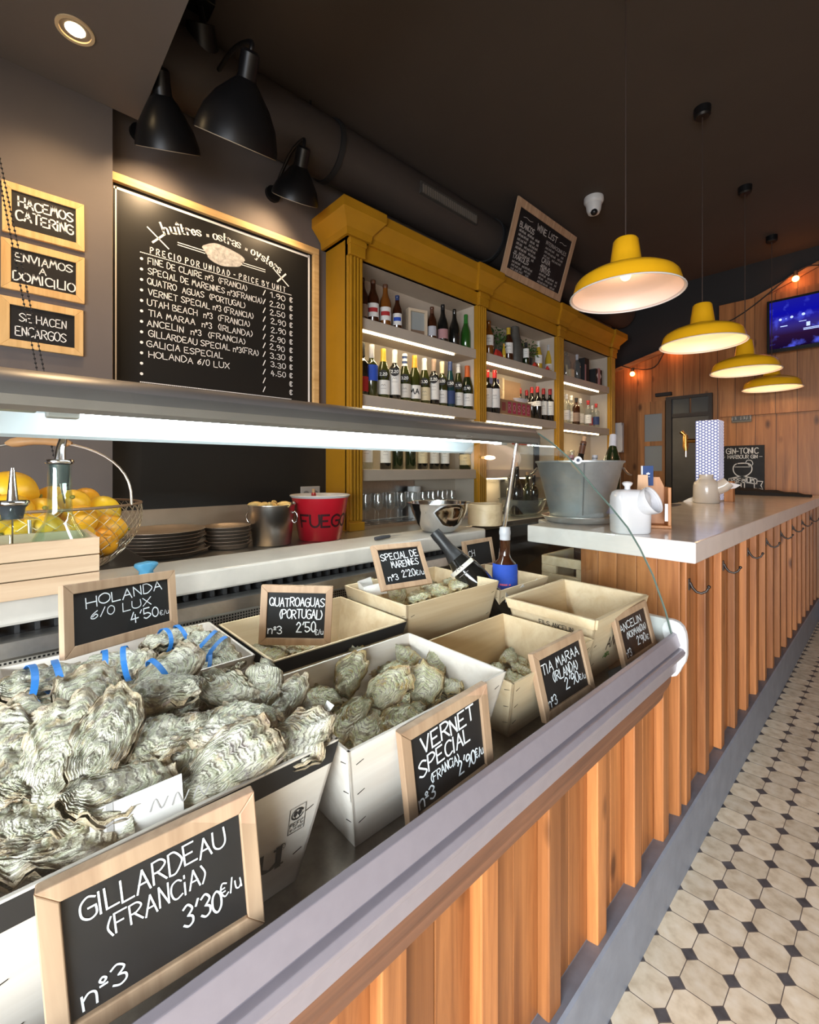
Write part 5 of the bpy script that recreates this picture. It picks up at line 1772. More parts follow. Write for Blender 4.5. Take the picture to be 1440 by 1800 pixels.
g2 = 'wine bottles on the lit middle shelf beside the menu board'
mids = [(637, 'bordeaux', G_black, 'black', 'red', 'dark wine bottle with a red label behind the first pilaster, middle shelf'), (653.5, 'bordeaux', G_olive, 'silver', 'blue', 'olive wine bottle with a bright blue label and silver cap'),
        (674, 'burgundy', G_olive, 'gold', 'white', 'olive wine bottle with yellow capsule and wide white label'), (694, 'bordeaux', G_black, 'white', 'white', 'dark wine bottle with white capsule and tall white label'),
        (711.5, 'burgundy', G_olive, 'navy', 'pale', 'wine bottle with a blue and white striped capsule'), (729, 'burgundy', G_olive, 'orange', 'white', 'wine bottle with orange capsule and MA lettering on its label'),
        (746, 'burgundy', G_olive, 'white', 'cream', 'wine bottle with white capsule and low cream label'), (762.5, 'bordeaux', G_black, 'tan', 'white', 'slim dark wine bottle with a tan capsule'),
        (777, 'bordeaux', G_olive, 'cream', 'white', 'wine bottle with a cream capsule and a narrow label'), (791.5, 'rhine', G_blue, 'navy', 'navy', 'tall blue-green wine bottle with a navy capsule'),
        (806, 'rhine', G_olive, 'white', 'white', 'slender wine bottle with white capsule and square white label'), (821.5, 'cava', G_green, 'copper', 'white', 'sparkling wine bottle with a copper red foil')]
for i, (px, sh, gl_, cp, lb, ds) in enumerate(mids):
    ps = on_shelf(px, Z2, -2.235 if i % 2 else -2.245)
    tall = i == 3 or i == 7
    bottle(ds, ps, sh, gl_, cp, lb, (.10, .60) if i == 3 else (.12, .55) if i == 7 else (.30, .60) if i == 1 else (.08, .36), None, .74 if sh != 'rhine' else .80, g2, scale=1.10 if sh != 'rhine' else 1.02, stripes=i == 4,
           text=('MA', .030, 0) if i == 5 else None)
    if i in (2, 3, 4, 6, 7, 8, 9, 10, 11):
        pr = {2: '2,20', 3: '2,20', 4: '3,20', 6: '3,30', 7: '2,20', 8: '3,00', 9: '2,50', 10: '2,90', 11: '2,90'}[i]
        d = Vector((-ps[0], -ps[1], 0)).normalized()
        rr = 1.1 * SHAPE[sh][1] * (1.0 if sh == 'bordeaux' else .86)
        c0 = Vector(ps) + d * (rr + .004) + Vector((0, 0, SHAPE[sh][0] * (.60 if sh in ('bordeaux',) else .52)))
        r_ = Vector((-d.y, d.x, 0))
        t = thing('price_tag', 'round black price tag on the ' + ds.replace('wine bottle', 'bottle').replace('with a ', 'with ')[:70].rsplit(' ', 0)[0], 'price tag', c0, group='round price tags on the wine bottles')
        disc = [r_ * .029 * math.cos(a) + Vector((0, 0, .029 * math.sin(a))) for a in [2 * PI * q / 20 for q in range(20)]]
        MB().extrude([v for v in disc], d * .0015).build('disc', M_slate, t)
        m = MB()
        write(m, pr, lambda x, y: r_ * x + Vector((0, 0, y - .008)) + d * .0022, .018, w=.0026, align='c')
        m.build('chalk_lettering', M_chalk, t)

g3 = 'red wine bottles on the shelf half hidden by the case hood'
low = [(644, 'cava', G_clear, 'gold', 'white', 'clear bottle with white label on the shelf under the hood line, beside the pilaster'), (678, 'bordeaux', G_black, 'white', 'white', 'dark bottle with a white label under the hood line'),
       (699, 'bordeaux', G_green, 'white', None, 'green unlabelled bottle under the hood line'), (722, 'bordeaux', G_green, 'black', None, 'dark green bottle with a black cap under the hood line'),
       (743, 'bordeaux', G_black, 'tan', 'cream', 'dark bottle with a cream label under the hood line'), (764, 'bordeaux', G_black, 'brown', 'pale', 'dark bottle with a narrow pale label under the hood line'),
       (782, 'bordeaux', G_black, 'brown', 'white', 'dark bottle at the divider with a white label under the hood line')]
for px, sh, gl_, cp, lb, ds in low:
    bottle(ds, on_shelf(px, Z3, -2.24), sh, gl_, cp, lb, (.14, .52), None, .80, g3, scale=.98)
bottle('gold foiled sparkling bottle at the bright end of the shelf under the hood line', on_shelf(818, Z3, -2.26), 'cava', G_green, 'gold', 'cream', (.1, .35), None, .62, g3, scale=1.05)

g4 = 'bottles on the shelves of the middle cabinet bay'
bottle('amber bottle with a white label beside the second pilaster, plant shelf', on_shelf(859.5, Z1), 'beer', G_amber, None, 'white', (.3, .58), name='beer_bottle', group=g4, scale=1.2)
bottle('brown bottle with a white label before the grey vase', on_shelf(894, Z1), 'beer', G_brown, 'gold', 'white', (.24, .55), name='beer_bottle', group=g4, scale=1.2)
bottle('yellow soda bottle small, beside the brown bottle on the plant shelf', on_shelf(886, Z1, -2.20), 'soda', G_yel, 'orange', None, name='soda_bottle', group=g4, scale=.55)
bottle('dark small bottle with a white label between the potted plants', on_shelf(925, Z1, -2.21), 'beer', G_green, 'black', 'white', (.32, .72), name='beer_bottle', group=g4, scale=.82)
bottle('yellow soda bottle with a white label on the plant shelf', on_shelf(947, Z1, -2.22), 'soda', G_yel, 'white', 'white', (.20, .50), name='soda_bottle', group=g4, scale=1.12)
bottle('tall yellow soda bottle at the end of the plant shelf', on_shelf(965, Z1), 'soda', G_yel, 'silver', 'pale', (.10, .32), name='soda_bottle', group=g4, scale=1.2)
for px, ds, X in ((856.5, 'dark red wine bottle with two white labels beside the second pilaster', -2.23), (870, 'dark red wine bottle with a long white label before the wooden panel', -2.20)):
    bottle(ds, on_shelf(px, Z2, X), 'bordeaux', G_black, 'red', 'white', (.12, .56), None, .82, g4, scale=1.15)
for i, (px, X, sc_, lz_) in enumerate(((914, -2.33, .96, None), (926, -2.33, .94, None), (935, -2.27, 1.0, (.42, .54)), (945, -2.22, 1.0, (.40, .55)), (955.5, -2.25, 1.02, (.18, .60)), (967, -2.22, 1.02, (.18, .60)))):
    bottle('red-capped wine bottle with %s, %s from the digit carton' % ('no label showing' if not lz_ else 'a short white label' if lz_[0] > .3 else 'a tall white label', ORD[i]), on_shelf(px, Z2, X), 'bordeaux', G_black, 'red', 'white' if lz_ else None, lz_ or (.1, .3), None, .82, g4, scale=sc_)
for i, px in enumerate((997, 1004, 1012)):
    pass
g5 = 'spirit bottles in the far cabinet bay'
far = [(996, Z2, 'spirit', G_clear, 'silver', 'white', 1.0), (1004, Z2, 'spirit', G_clear, 'white', 'white', 1.05), (1013, Z2, 'spirit', G_brown, 'black', 'tan', .95), (1020, Z2, 'cava', G_clear, 'silver', 'pale', .95),
       (1034, Z2, 'spirit', G_clear, 'red', 'white', .95), (1041, Z2, 'spirit', G_clear, 'silver', 'red', .85), (1048, Z2, 'spirit', G_clear, 'red', 'navy', .9), (1061, Z2, 'spirit', G_amber, 'brown', 'white', .95)]
for i, (px, z, sh, gl_, cp, lb, sc_) in enumerate(far):
    bottle('%s spirit bottle with %s cap, far middle shelf, %s from the third pilaster' % ('clear' if gl_ is G_clear else 'brown', cp, ORD[i]), on_shelf(px, z, -2.22 - .05 * (i % 2)), sh, gl_, cp, lb, (.12, .45), None, .84, g5, scale=sc_, name='spirit_bottle')
bottle('silver-necked clear bottle on the far top shelf', on_shelf(1014.5, Z1), 'spirit', G_clear, 'silver', None, group=g5, scale=.95, name='spirit_bottle')
bottle('dark green squat bottle at the far end of the top shelf', on_shelf(1061, Z1), 'cava', G_green, 'black', None, group=g5, scale=.8, name='spirit_bottle')

# other things on the shelves
def blk(name, label, cat, pos, size, m, rz=0, group=None, bevel=.002):
    o = MB().box(-size[0] / 2, -size[1] / 2, 0, size[0] / 2, size[1] / 2, size[2]).build(name, m, None, bevel=bevel)
    o.location = pos
    o.rotation_euler = (0, 0, rz)
    return tag(o, label, cat, group)


p = on_shelf(1024, Z1, -2.25)
t = thing('spirit_box', 'tall black gift box with a pale spine on the far top shelf', 'box', p)
MB().box(-.05, -.05, 0, .05, .05, .25).build('carton', M_blackm, t, bevel=.002)
MB().box(.0502, -.05, .002, .051, -.02, .18).build('spine_label', lmat('pink'), t)
p = on_shelf(1045, Z1, -2.22)
t = thing('spirit_box', 'black gift box with a white diamond on the far top shelf', 'box', p)
MB().box(-.05, -.075, 0, .05, .075, .16).build('carton', M_blackm, t, bevel=.002)
MB().add([(.0508, -.06, .09), (.0508, 0.0, .03), (.0508, .06, .09), (.0508, 0.0, .15)], [(0, 1, 2, 3)]).build('diamond_print', lmat('white'), t)
blk('spirit_carton', 'narrow pinkish carton before the black diamond box', 'box', on_shelf(1052, Z1, -2.175), (.02, .05, .17), lmat('pink'))
t = thing('glass_jar', 'clear lidded glass jar with wooden scoop behind the third pilaster', 'jar', on_shelf(995, Z1, -2.24))
MB().lathe([(0, .002), (.045, .002), (.05, .01), (.05, .15), (.035, .18), (.035, .21), (.0, .215)], 20).build('glass_body', G_clear, t, smooth=.8)
MB().ball((0, 0, .235), .022, 10, 8).build('lid_knob', G_clear, t, smooth=1)
MB().tube([(.02, 0, .01), (.0, .01, .13)], .012, 8).build('scoop', M_ply, t)
blk('wooden_block', 'small pale wooden block beside the glass jar', 'block', on_shelf(1004, Z1, -2.22), (.04, .06, .09), M_ply)


def plant(label, pos, h, w, n):
    t = thing('potted_plant', label, 'plant', pos)
    MB().lathe([(0, .002), (.045, .0), (.06, .09), (.055, .09), (.05, .075), (0, .075)], 16).build('pot', mat('dark_pot', (.03, .03, .03), .5), t, smooth=.8)
    rg = random.Random(int(pos[1] * 1000))
    m = MB()
    for i in range(n):
        a, el = rg.uniform(0, 2 * PI), rg.uniform(.1, 1.0)
        r = w * math.sqrt(rg.random()) * .9
        c = Vector((r * math.cos(a) * .55, r * math.sin(a), .09 + h * el * (1 - .4 * (r / w) ** 2)))
        d = Vector((math.cos(a) * .6, math.sin(a), rg.uniform(-.3, .8))).normalized()
        s_ = d.cross(Vector((rg.uniform(-1, 1), rg.uniform(-1, 1), 1))).normalized()
        L = rg.uniform(.018, .034)
        m.add([c, c + d * L * .5 + s_ * L * .3, c + d * L, c + d * L * .5 - s_ * L * .3], [(0, 1, 2, 3)])
    m.build('foliage', mat('leaf_green', (.045, .11, .022), .55, var=.5, scale=30), t)
    m = MB()
    for i in range(7):
        a = i * .9
        m.tube([(0, 0, .07), (.02 * math.cos(a), .03 * math.sin(a), .12), (.04 * math.cos(a), w * .7 * math.sin(a), .09 + h * .6)], .002, 4)
    m.build('stem', mat('stem_green', (.06, .09, .03), .6), t)
    return t


plant('leafy green plant next to the amber bottle on the middle top shelf', on_shelf(873, Z1, -2.29), .20, .11, 230)
plant('wide leafy plant behind the small white-labelled bottle on the middle top shelf', on_shelf(925, Z1, -2.29), .17, .17, 330)
t = thing('stone_vase', 'tall dark grey bottle-shaped vase between the two plants', 'vase', on_shelf(905, Z1, -2.27))
MB().lathe([(0, .002), (.055, .0), (.07, .03), (.066, .14), (.05, .24), (.038, .29), (.036, .33), (.03, .335), (0, .33)], 20).build('vase_body', mat('grey_stoneware', (.07, .065, .055), .6, var=.2), t, smooth=.8)
M_redp = mat('red_card', (.50, .035, .02), .6)
for i, (px, ds) in enumerate(((876, 'folded red card before the first plant'), (941, 'folded red card lying before the yellow soda bottle'), (962, 'folded red card under the tall yellow soda bottle'))):
    t = thing('folded_card', ds, 'card', on_shelf(px, Z1, -2.185), (0, 0, .3 * i))
    MB().hexa([(-.02, -.04, 0), (.02, -.04, 0), (.02, .04, 0), (-.02, .04, 0), (-.003, -.03, .055 if i == 0 else .035), (.003, -.03, .055 if i == 0 else .035), (.003, .03, .045), (-.003, .03, .045)]).build('card', M_redp, t)
p0, p1 = on_shelf(879, Z2, -2.19), on_shelf(933, Z2, -2.19)
t = thing('digit_carton', 'brown carton with a row of pink digit panels on the middle shelf', 'box', (-2.225, (p0[1] + p1[1]) / 2, Z2))
hw = (p1[1] - p0[1]) / 2
MB().box(-.04, -hw, 0, .04, hw, .125).build('carton', mat('brown_card', (.30, .17, .09), .8), t, bevel=.002)
m, m2 = MB(), MB()
for i in range(6):
    y = -hw + .02 + i * (2 * hw - .03) / 6
    if i == 0:
        m2.box(.0402, y, .03, .041, y + .05, .10)
    else:
        m.box(.0402, y + .012, .015, .041, y + .058, .11)
m.build('pink_panel_print', mat('pink_print', (.42, .04, .09), .7), t)
m2.build('brown_panel_print', mat('rust_print', (.26, .06, .05), .7), t)
m = MB()
for i, s in enumerate('R0SS2'):
    y = -hw + .02 + (i + 1) * (2 * hw - .03) / 6
    write(m, s, lambda a, b, y=y: Vector((.0416, y + .020 + a, .038 + b)), .05, w=.006, width=.028)
m.build('digit_lettering', mat('pale_pink_print', (.62, .32, .33), .7), t)
t = thing('white_dish', 'small white lobed dish standing on the digit carton', 'dish', (-2.225, on_shelf(916, Z2, -2.225)[1], Z2 + .1255))
MB().lathe([(0, .002), (.045, .0), (.062, .02), (.07, .035), (.064, .034), (.05, .012), (0, .008)], 24, squash=(.55, 1.6)).build('dish_body', M_ceramic, t, smooth=1)
p = on_shelf(893, Z2, -2.33)
t = thing('wooden_box', 'plain brown wooden box standing behind the digit carton', 'box', (-2.34, on_shelf(896, Z2, -2.34)[1], Z2))
MB().box(-.02, -.12, 0, .02, .14, .33).build('panel', mat('plain_brown_board', (.30, .18, .10), .6, var=.1), t)
MB().box(-.02, -.145, 0, .03, -.121, .34).build('edge_strip', M_ply, t)
t = thing('art_print', 'small blue and yellow picture behind the red-capped bottles', 'picture', (-2.36, on_shelf(868, Z2, -2.36)[1], Z2))
MB().box(-.01, -.14, 0, .01, .07, .33).build('print', mat('blue_art_print', (.05, .06, .20), .6), t)
MB().box(.0102, -.10, .12, .011, .03, .24).build('yellow_shape_print', mat('yellow_art_print', (.55, .36, .06), .6), t)
# long white carton below, with a red panel
p0, p1 = on_shelf(860, Z3, -2.19), on_shelf(939, Z3, -2.19)
yc = (p0[1] + p1[1]) / 2
t = thing('white_carton', 'long white carton with a red panel on the shelf above the hood', 'box', (-2.25, yc, Z3))
hw = (p1[1] - p0[1]) / 2
MB().box(-.08, -hw, 0, .05, hw, .30).build('carton', mat('cream_card', (.70, .63, .52), .7), t, bevel=.002)
MB().box(.0502, .0, .21, .051, hw * .9, .265).build('red_panel_print', mat('red_print', (.50, .05, .02), .7), t)
m = MB()
for q in range(2):
    write(m, '§§ §§§ §§§§ §§', lambda a, b, q=q: Vector((.0512, -hw * .85 + a, .245 - q * .03 + b)), .014, w=.002, width=hw * .7)
m.build('grey_print', mat('grey_label_print', (.20, .18, .17), .8), t)
t = thing('key_fob', 'small black tag with a white spot at the end of the white carton', 'tag', (-2.16, on_shelf(943, 1.6, -2.16)[1], Z3))
MB().box(-.006, -.04, .0, .006, .04, .27).build('holder', M_blackm, t)
MB().ball((.012, 0, .235), .04, 12, 8, (.3, 1, 1)).build('tag_body', M_black, t, smooth=1)
MB().ball((.020, 0, .235), .02, 12, 8, (.3, 1, 1)).build('white_spot', M_plastic_w, t, smooth=1)

# ================================================================== ON THE MARBLE LEDGE
ZM = 1.111
LK = 1.085
# wooden box with two pourer bottles
t = thing('carafe_box', 'slatted pale wooden box holding two glass pourer bottles on the marble ledge', 'box', (-1.222, -0.054, ZM))
t.scale = (LK,) * 3
hx, hy, hz = 0.075, 0.197, 0.098
for sx in (1, -1):
    for q in range(3):
        MB().box(sx * hx - .005, -hy, q * .0335, sx * hx + .005, hy, q * .0335 + .0315).build('side_slat', M_boxw, t, bevel=.001)
for sy in (1, -1):
    for q in range(3):
        MB().box(-hx + .005, sy * (hy - .005) - .004, q * .0335, hx - .005, sy * (hy - .005) + .004, q * .0335 + .0315).build('end_slat', M_boxw, t, bevel=.001)
MB().box(-hx + .005, -hy + .009, .0005, hx - .005, hy - .009, .006).build('base_panel', M_boxw, t)
p = at_x(105, 948, -1.216)
t = thing('oil_bottle', 'tall conical glass oil bottle with a steel pourer in the wooden box', 'bottle', (-1.216, p.y, ZM + .0075))
t.scale = (LK,) * 3
MB().lathe([(0, .001), (.058, .001), (.064, .008), (.062, .03), (.045, .085), (.026, .118), (.0205, .14), (.0185, .225), (.020, .232), (.018, .232), (.0165, .225), (.0185, .14), (.024, .116), (.043, .083), (.060, .03), (.06, .01), (0, .006)], 32).build('glass_body', M_glass, t, smooth=1)
b = MB().lathe([(0, .195), (.0145, .195), (.0165, .232), (.022, .234), (.022, .241), (.0, .243)], 20).build('stopper', mat('dark_rubber', (.03, .035, .04), .5), t, smooth=.7)
MB().lathe([(.0222, .234), (.0235, .236), (.0235, .240), (.0222, .242)], 20).build('steel_collar', M_chrome, b, smooth=.7)
MB().tube([(0, 0, .241), (0, .001, .262), (0, .006, .285), (0, .012, .305)], [.010, .0085, .0065, .0045], 12).build('pourer', M_chrome, t, smooth=.9)
MB().tube([(0, 0, .20), (0, .008, .155)], .0015, 6).build('air_pipe', M_chrome, t)
p = at_x(22, 965, -1.216)
t = thing('vinegar_bottle', 'squat square glass bottle with a straight steel pourer in the wooden box', 'bottle', (-1.216, p.y, ZM + .0075))
t.scale = (LK,) * 3
m = MB()
pr_ = [(.038, .001), (.042, .006), (.042, .115), (.036, .128), (.022, .132), (.0185, .138), (.0185, .155)]
m.lathe([(0, .001)] + [(r * 1.15, z) for r, z in pr_], 4)
m.xf(Matrix.Rotation(PI / 4 + .74, 4, 'Z'))
m.build('glass_body', M_glass, t, smooth=.6, bevel=.004)
b = MB().lathe([(0, .13), (.0155, .13), (.0185, .150), (.024, .156), (.024, .163), (0, .165)], 20).build('stopper', mat('dark_rubber', (.03, .035, .04), .5), t, smooth=.7)
MB().lathe([(.0242, .156), (.0255, .158), (.0255, .162), (.0242, .164)], 20).build('steel_collar', M_chrome, b, smooth=.7)
MB().tube([(0, 0, .163), (0, 0, .225)], [.009, .0035], 12).build('pourer', M_chrome, t, smooth=.9)
MB().tube([(0, 0, .14), (0, 0, .06)], .0015, 6).build('air_pipe', M_chrome, t)

# wire basket with lemons and oranges, on the black table behind
BC = Vector((-1.575, 0.085, 1.0947))
br, bh_ = 0.238, 0.168
t = thing('wire_basket', 'round chicken-wire basket of lemons with a wooden carrying handle', 'basket', BC)


def brad(z):
    f = z / bh_
    return br * (0.66 + 0.34 * math.sin(min(1, f * 1.05) * PI / 2) ** .8) * (1 + .04 * math.sin(f * PI))


M_wire = mat('zinc_wire', (.55, .47, .36), .4, .8)
m = MB()
NA_ = 44
rowsz = [bh_ * q / 6 for q in range(7)]
for i in range(NA_):
    for par in (1, -1):
        pts = []
        for j in range(13):
            z = bh_ * j / 12
            a = 2 * PI * (i + par * (.5 * (0.5 - 0.5 * math.cos(PI * j)) + 0)) / NA_
            pts.append((brad(z) * math.cos(a), brad(z) * math.sin(a), z))
        m.tube(pts, .0009, 4, caps=False)
m.build('wire_mesh', M_wire, t)
MB().tube([(brad(bh_) * math.cos(a), brad(bh_) * math.sin(a), bh_) for a in [2 * PI * q / 48 for q in range(48)]], .0038, 8, True).build('rim', mat('rusty_wire', (.25, .16, .10), .5, .5), t, smooth=1)
MB().tube([(brad(0) * math.cos(a), brad(0) * math.sin(a), .003) for a in [2 * PI * q / 40 for q in range(40)]], .003, 6, True).build('foot_ring', M_wire, t, smooth=1)
MB().lathe([(0, .001), (brad(0), .002)], 32).build('base_mesh', M_wire, t)
# handle: in the plane facing the camera
hd = Vector((math.cos(YAW), math.sin(YAW), 0))
hd = Vector((0.62, 0.78, 0)).normalized()
pts = []
for q in range(25):
    a = PI * q / 24
    pts.append(hd * (br + .003) * math.cos(a) * (1 if abs(math.cos(a)) < .8 else 1) + Vector((0, 0, bh_ + 0.172 * max(0.0, math.sin(a)) ** .75)))
MB().tube(pts, .0032, 8).build('handle', mat('grey_wire_handle', (.50, .44, .38), .4, .8), t, smooth=1)
gx = [hd * s + Vector((0, 0, bh_ + .168 + .006 * math.cos(s * 20))) for s in [-.085 + .17 * q / 10 for q in range(11)]]
MB().tube(gx, [.004, .012, .0135, .0115, .0105, .0105, .0105, .0110, .0125, .012, .004], 14).build('handle_grip', mat('turned_wood', (.62, .34, .15), .45, var=.1), t, smooth=1)
clip = [hd * .0 + Vector((.236, -.03, .15)), Vector((.243, -.028, .10)), Vector((.236, -.04, .07)), Vector((.20, -.085, .03))]
MB().tube(clip, .004, 8).build('handle_clasp', M_steel, t, smooth=1)

k = NT('lemon_skin')
tcn = k.n('ShaderNodeTexCoord')
oi = k.n('ShaderNodeObjectInfo')
nz = k.n('ShaderNodeTexNoise', i_Scale=70.0, i_Detail=3.0)
k.l(tcn.outputs['Object'], nz.inputs['Vector'])
k.l(k.ramp(oi.outputs['Random'], [(0.0, (.80, .33, .012)), (.45, (.82, .42, .014)), (1.0, (.82, .53, .02))]), k.b.inputs['Base Color'])
k.b.inputs['Roughness'].default_value = .38
k.bump(nz.outputs[0], .22, .003)
M_lemon = k.m
LM = None


def lemon(label, pos, rot, s):
    global LM
    if LM is None:
        prof_ = []
        for q in range(19):
            u = -1 + 2 * q / 18
            r = math.sqrt(max(0, 1 - abs(u) ** 2.2)) * .033
            z = u * .036
            if abs(u) > .82:
                r = max(r * .9, .007 * max(0.0, 1 - (abs(u) - .82) / .18) ** .5)
                z = math.copysign(.036 * abs(u) + .005 * (abs(u) - .82) / .18, u)
            prof_.append((r, z))
        prof_[0] = (0, prof_[0][1])
        prof_[-1] = (0, prof_[-1][1])
        LM = MB().lathe(prof_, 22).mesh('rind', 3.1)
        LM.materials.append(M_lemon)
        LM2 = MB().lathe([(0, .0385), (.005, .0405), (.0035, .043), (0, .0435)], 10).mesh('stem_end', 3.1)
        LM2.materials.append(mat('stem_end_green', (.20, .19, .03), .7))
        lemon.m2 = LM2
    t = thing('lemon', label, 'lemon', pos, rot, 'lemons in the wire basket')
    for me, nm in ((LM, 'rind'), (lemon.m2, 'stem_end')):
        o = bpy.data.objects.new(nm, me)
        COL.objects.link(o)
        o.parent = t
    t.scale = (s,) * 3


lem = [((20, 862), -1.519, 1.46), ((70, 905), -1.443, 1.25), ((128, 888), -1.519, 1.25), ((182, 898), -1.541, 1.25), ((140, 915), -1.411, 1.19), ((190, 930), -1.476, 1.19), ((142, 945), -1.367, 1.30), ((75, 930), -1.367, 1.19),
       ((180, 955), -1.443, 1.14), ((20, 900), -1.411, 1.25), ((35, 945), -1.356, 1.19), ((95, 880), -1.573, 1.19), ((105, 955), -1.345, 1.08), ((-20, 890), -1.497, 1.30), ((-10, 930), -1.389, 1.19), ((150, 880), -1.682, 1.19)]
lem.sort(key=lambda r: -r[0][0][0] if isinstance(r[0][0], tuple) else -r[0][0])
up_, dn_ = [q for q in lem if q[0][1] < 912], [q for q in lem if q[0][1] >= 912]
for nm, grp in (('upper', up_), ('lower', dn_)):
    for i, ((px, py), X, s) in enumerate(grp):
        c = at_x(px, py, X)
        d = Vector((c.x - BC.x, c.y - BC.y, 0))
        lim = brad(max(0, min(bh_, c.z - BC.z))) - .036 * s
        if d.length > lim:
            c = Vector((BC.x, BC.y, c.z)) + d.normalized() * lim
        c.z = max(c.z, BC.z + .038 * s)
        lemon('yellow lemon in the %s layer of the wire basket, %s from the menu board side' % (nm, ORD[i]), c, (rnd.uniform(.9, 2.2), rnd.uniform(-.6, .6), rnd.uniform(0, 6)), s)

t = thing('blue_cloth', 'small crumpled blue plastic scrap on the marble ledge behind the HOLANDA slate', 'scrap', (-1.19, at_x(257, 1000, -1.19).y, ZM))
m = MB().lathe([(0, .001), (.012, .0), (.016, .004), (.015, .012), (.020, .024), (.021, .030), (.012, .033), (0, .031)], 20, squash=(.8, 1.1))
m.v = [(x * (1 + .22 * math.sin(260 * y + 190 * z)), y * (1 + .16 * math.sin(210 * z + 3)), z) for x, y, z in m.v]
m.build('plastic', mat('sky_blue_plastic', (.07, .26, .42), .5), t, smooth=1)
a, b = at_z(660, 951, ZM), at_z(740, 936, ZM)
t = thing('oyster_knife', 'small dark-handled knife lying on the marble ledge', 'knife', (0, 0, 0))
d = (b - a).normalized()
MB().tube([a + Vector((0, 0, .008)), a + d * .03 + Vector((0, 0, .009)), a + d * .075 + Vector((0, 0, .008))], [.0065, .0078, .006], 12).build('handle', mat('black_handle', (.03, .03, .035), .45), t, smooth=1)
s_ = Vector((-d.y, d.x, 0))
MB().extrude([a + d * .075 - s_ * .006 + Vector((0, 0, .007)), a + d * .075 + s_ * .006 + Vector((0, 0, .007)), a + d * .12 + s_ * .006 + Vector((0, 0, .005)), a + d * .15 + Vector((0, 0, .004))], (0, 0, .0015)).build('blade', M_chrome, t)
c = at_x(772, 915, -1.248)
t = thing('mixing_bowl', 'shiny steel mixing bowl on the marble ledge', 'bowl', (-1.248, c.y, ZM))
sc_ = 1.2
MB().lathe([(r * sc_, z * sc_) for r, z in [(0, .001), (.048, .0), (.056, .004), (.075, .03), (.092, .07), (.098, .094), (.1065, .097), (.1065, .0985), (.097, .0975), (.090, .07), (.073, .031), (.054, .006), (0, .004)]], 48).build('bowl_body', M_chrome, t, smooth=1)
c = at_x(852, 915, -1.253)
t = thing('wooden_tub', 'plain pale round wooden tub beside the steel mixing bowl', 'tub', (-1.258, c.y + .01, ZM))
t.scale = (LK,) * 3
MB().lathe([(0, .0), (.068, .0), (.071, .002), (.071, .086), (.069, .088), (.066, .088), (.066, .01), (0, .01)], 36).build('tub_body', wood('bent_wood', (.46, .34, .20), (.62, .48, .30), 'X', knots=False, rand=.05), t, smooth=.9)

# the two bottles in the corner crate
bt = at_z(881, 1052, .90)
bottle('dark wine bottle with a bright blue label standing in the corner crate', (-0.868, 1.221, DZ + .0065), 'bordeaux', G_brown, 'silver', 'blue', (.36, .66), None, .88, scale=1.12, text=('§§§§ §', .006, 0, 'p'), face=math.atan2(-1.125, .80))
a, b = at_x(764, 935, -1.014), at_x(855, 1045, -.868)
d = (a - b).normalized()
q = d.to_track_quat('Z', 'Y').to_euler()
bs = a - d * .335
bottle('black champagne bottle lying aslant in the corner crate, neck on the ledge', tuple(bs), 'cava', G_black, 'black', 'pale', (.56, .60), None, .68, scale=1.08, rot=tuple(q), name='champagne_bottle', face=0)
t = thing('packing_paper', 'white packing paper tucked round the blue-labelled bottle', 'paper', (-0.825, 1.226, .97))
MB().add([(.02, -.09, -.06), (.02, .09, -.06), (.028, -.10, .02), (.015, -.05, -.005), (.03, -.01, .03), (.016, .03, .0), (.03, .07, .035), (.01, .10, .01)],
         [(0, 3, 2), (0, 1, 5, 3), (3, 5, 4), (1, 7, 5), (5, 7, 6)]).build('paper', M_paper, t).modifiers.new('thick', 'SOLIDIFY').thickness = .0008
# wooden drawer box under the bar end
a, b = at_y(952, 975, 1.78), at_y(1045, 1010, 1.78)
t = thing('drawer_box', 'pale wooden box with a hand hole under the end of the bar top', 'box', (0, 1.80, 0))
x0, x1, z1 = a.x, -0.86, a.z
z0 = z1 - .155
m = MB().box(x0, -.02, z0, x1, 0, z1 - .075).box(x0, -.02, z1 - .04, x1, 0, z1).box(x0, -.02, z1 - .075, x0 + .07, 0, z1 - .04).box(x1 - .05, -.02, z1 - .075, x1, 0, z1 - .04)
m.build('front_panel', M_ply, t, bevel=.003)
MB().box(x0, 0, z0, x0 + .012, .25, z1).build('side_panel', M_ply, t)
MB().box(x1 - .012, 0, z0, x1, .25, z1).build('side_panel', M_ply, t)
MB().box(x0 + .012, 0, z0, x1 - .012, .25, z0 + .01).build('base_panel', M_ply, t)
t = thing('under_shelf', 'dark shelf unit under the end of the bar carrying the wooden box', 'shelf', (0, 1.78, 0))
MB().box(-1.068, .0, 0, -.852, .26, z0 - .001).build('body', M_blackm, t)

# ================================================================== BACK COUNTER THINGS (z = 1.0)
ZK = 1.0005
M_pan = mat('worn_platter_steel', (.50, .40, .32), .38, .75, var=.15, scale=14)


def platter(label, c, r, z, grp):
    t = thing('platter', label, 'platter', (c[0], c[1], z), group=grp)
    key = 'pl%.2f' % r
    if key not in PROTO:
        me = MB().lathe([(0, .001), (r * .80, .0), (r * .84, .004), (r * .96, .020), (r, .022), (r, .0235), (r * .955, .0215), (r * .83, .0065), (0, .004)], 48).mesh('platter_body', .9)
        me.materials.append(M_pan)
        PROTO[key] = me
    o = bpy.data.objects.new('platter_body', PROTO[key])
    COL.objects.link(o)
    o.parent = t


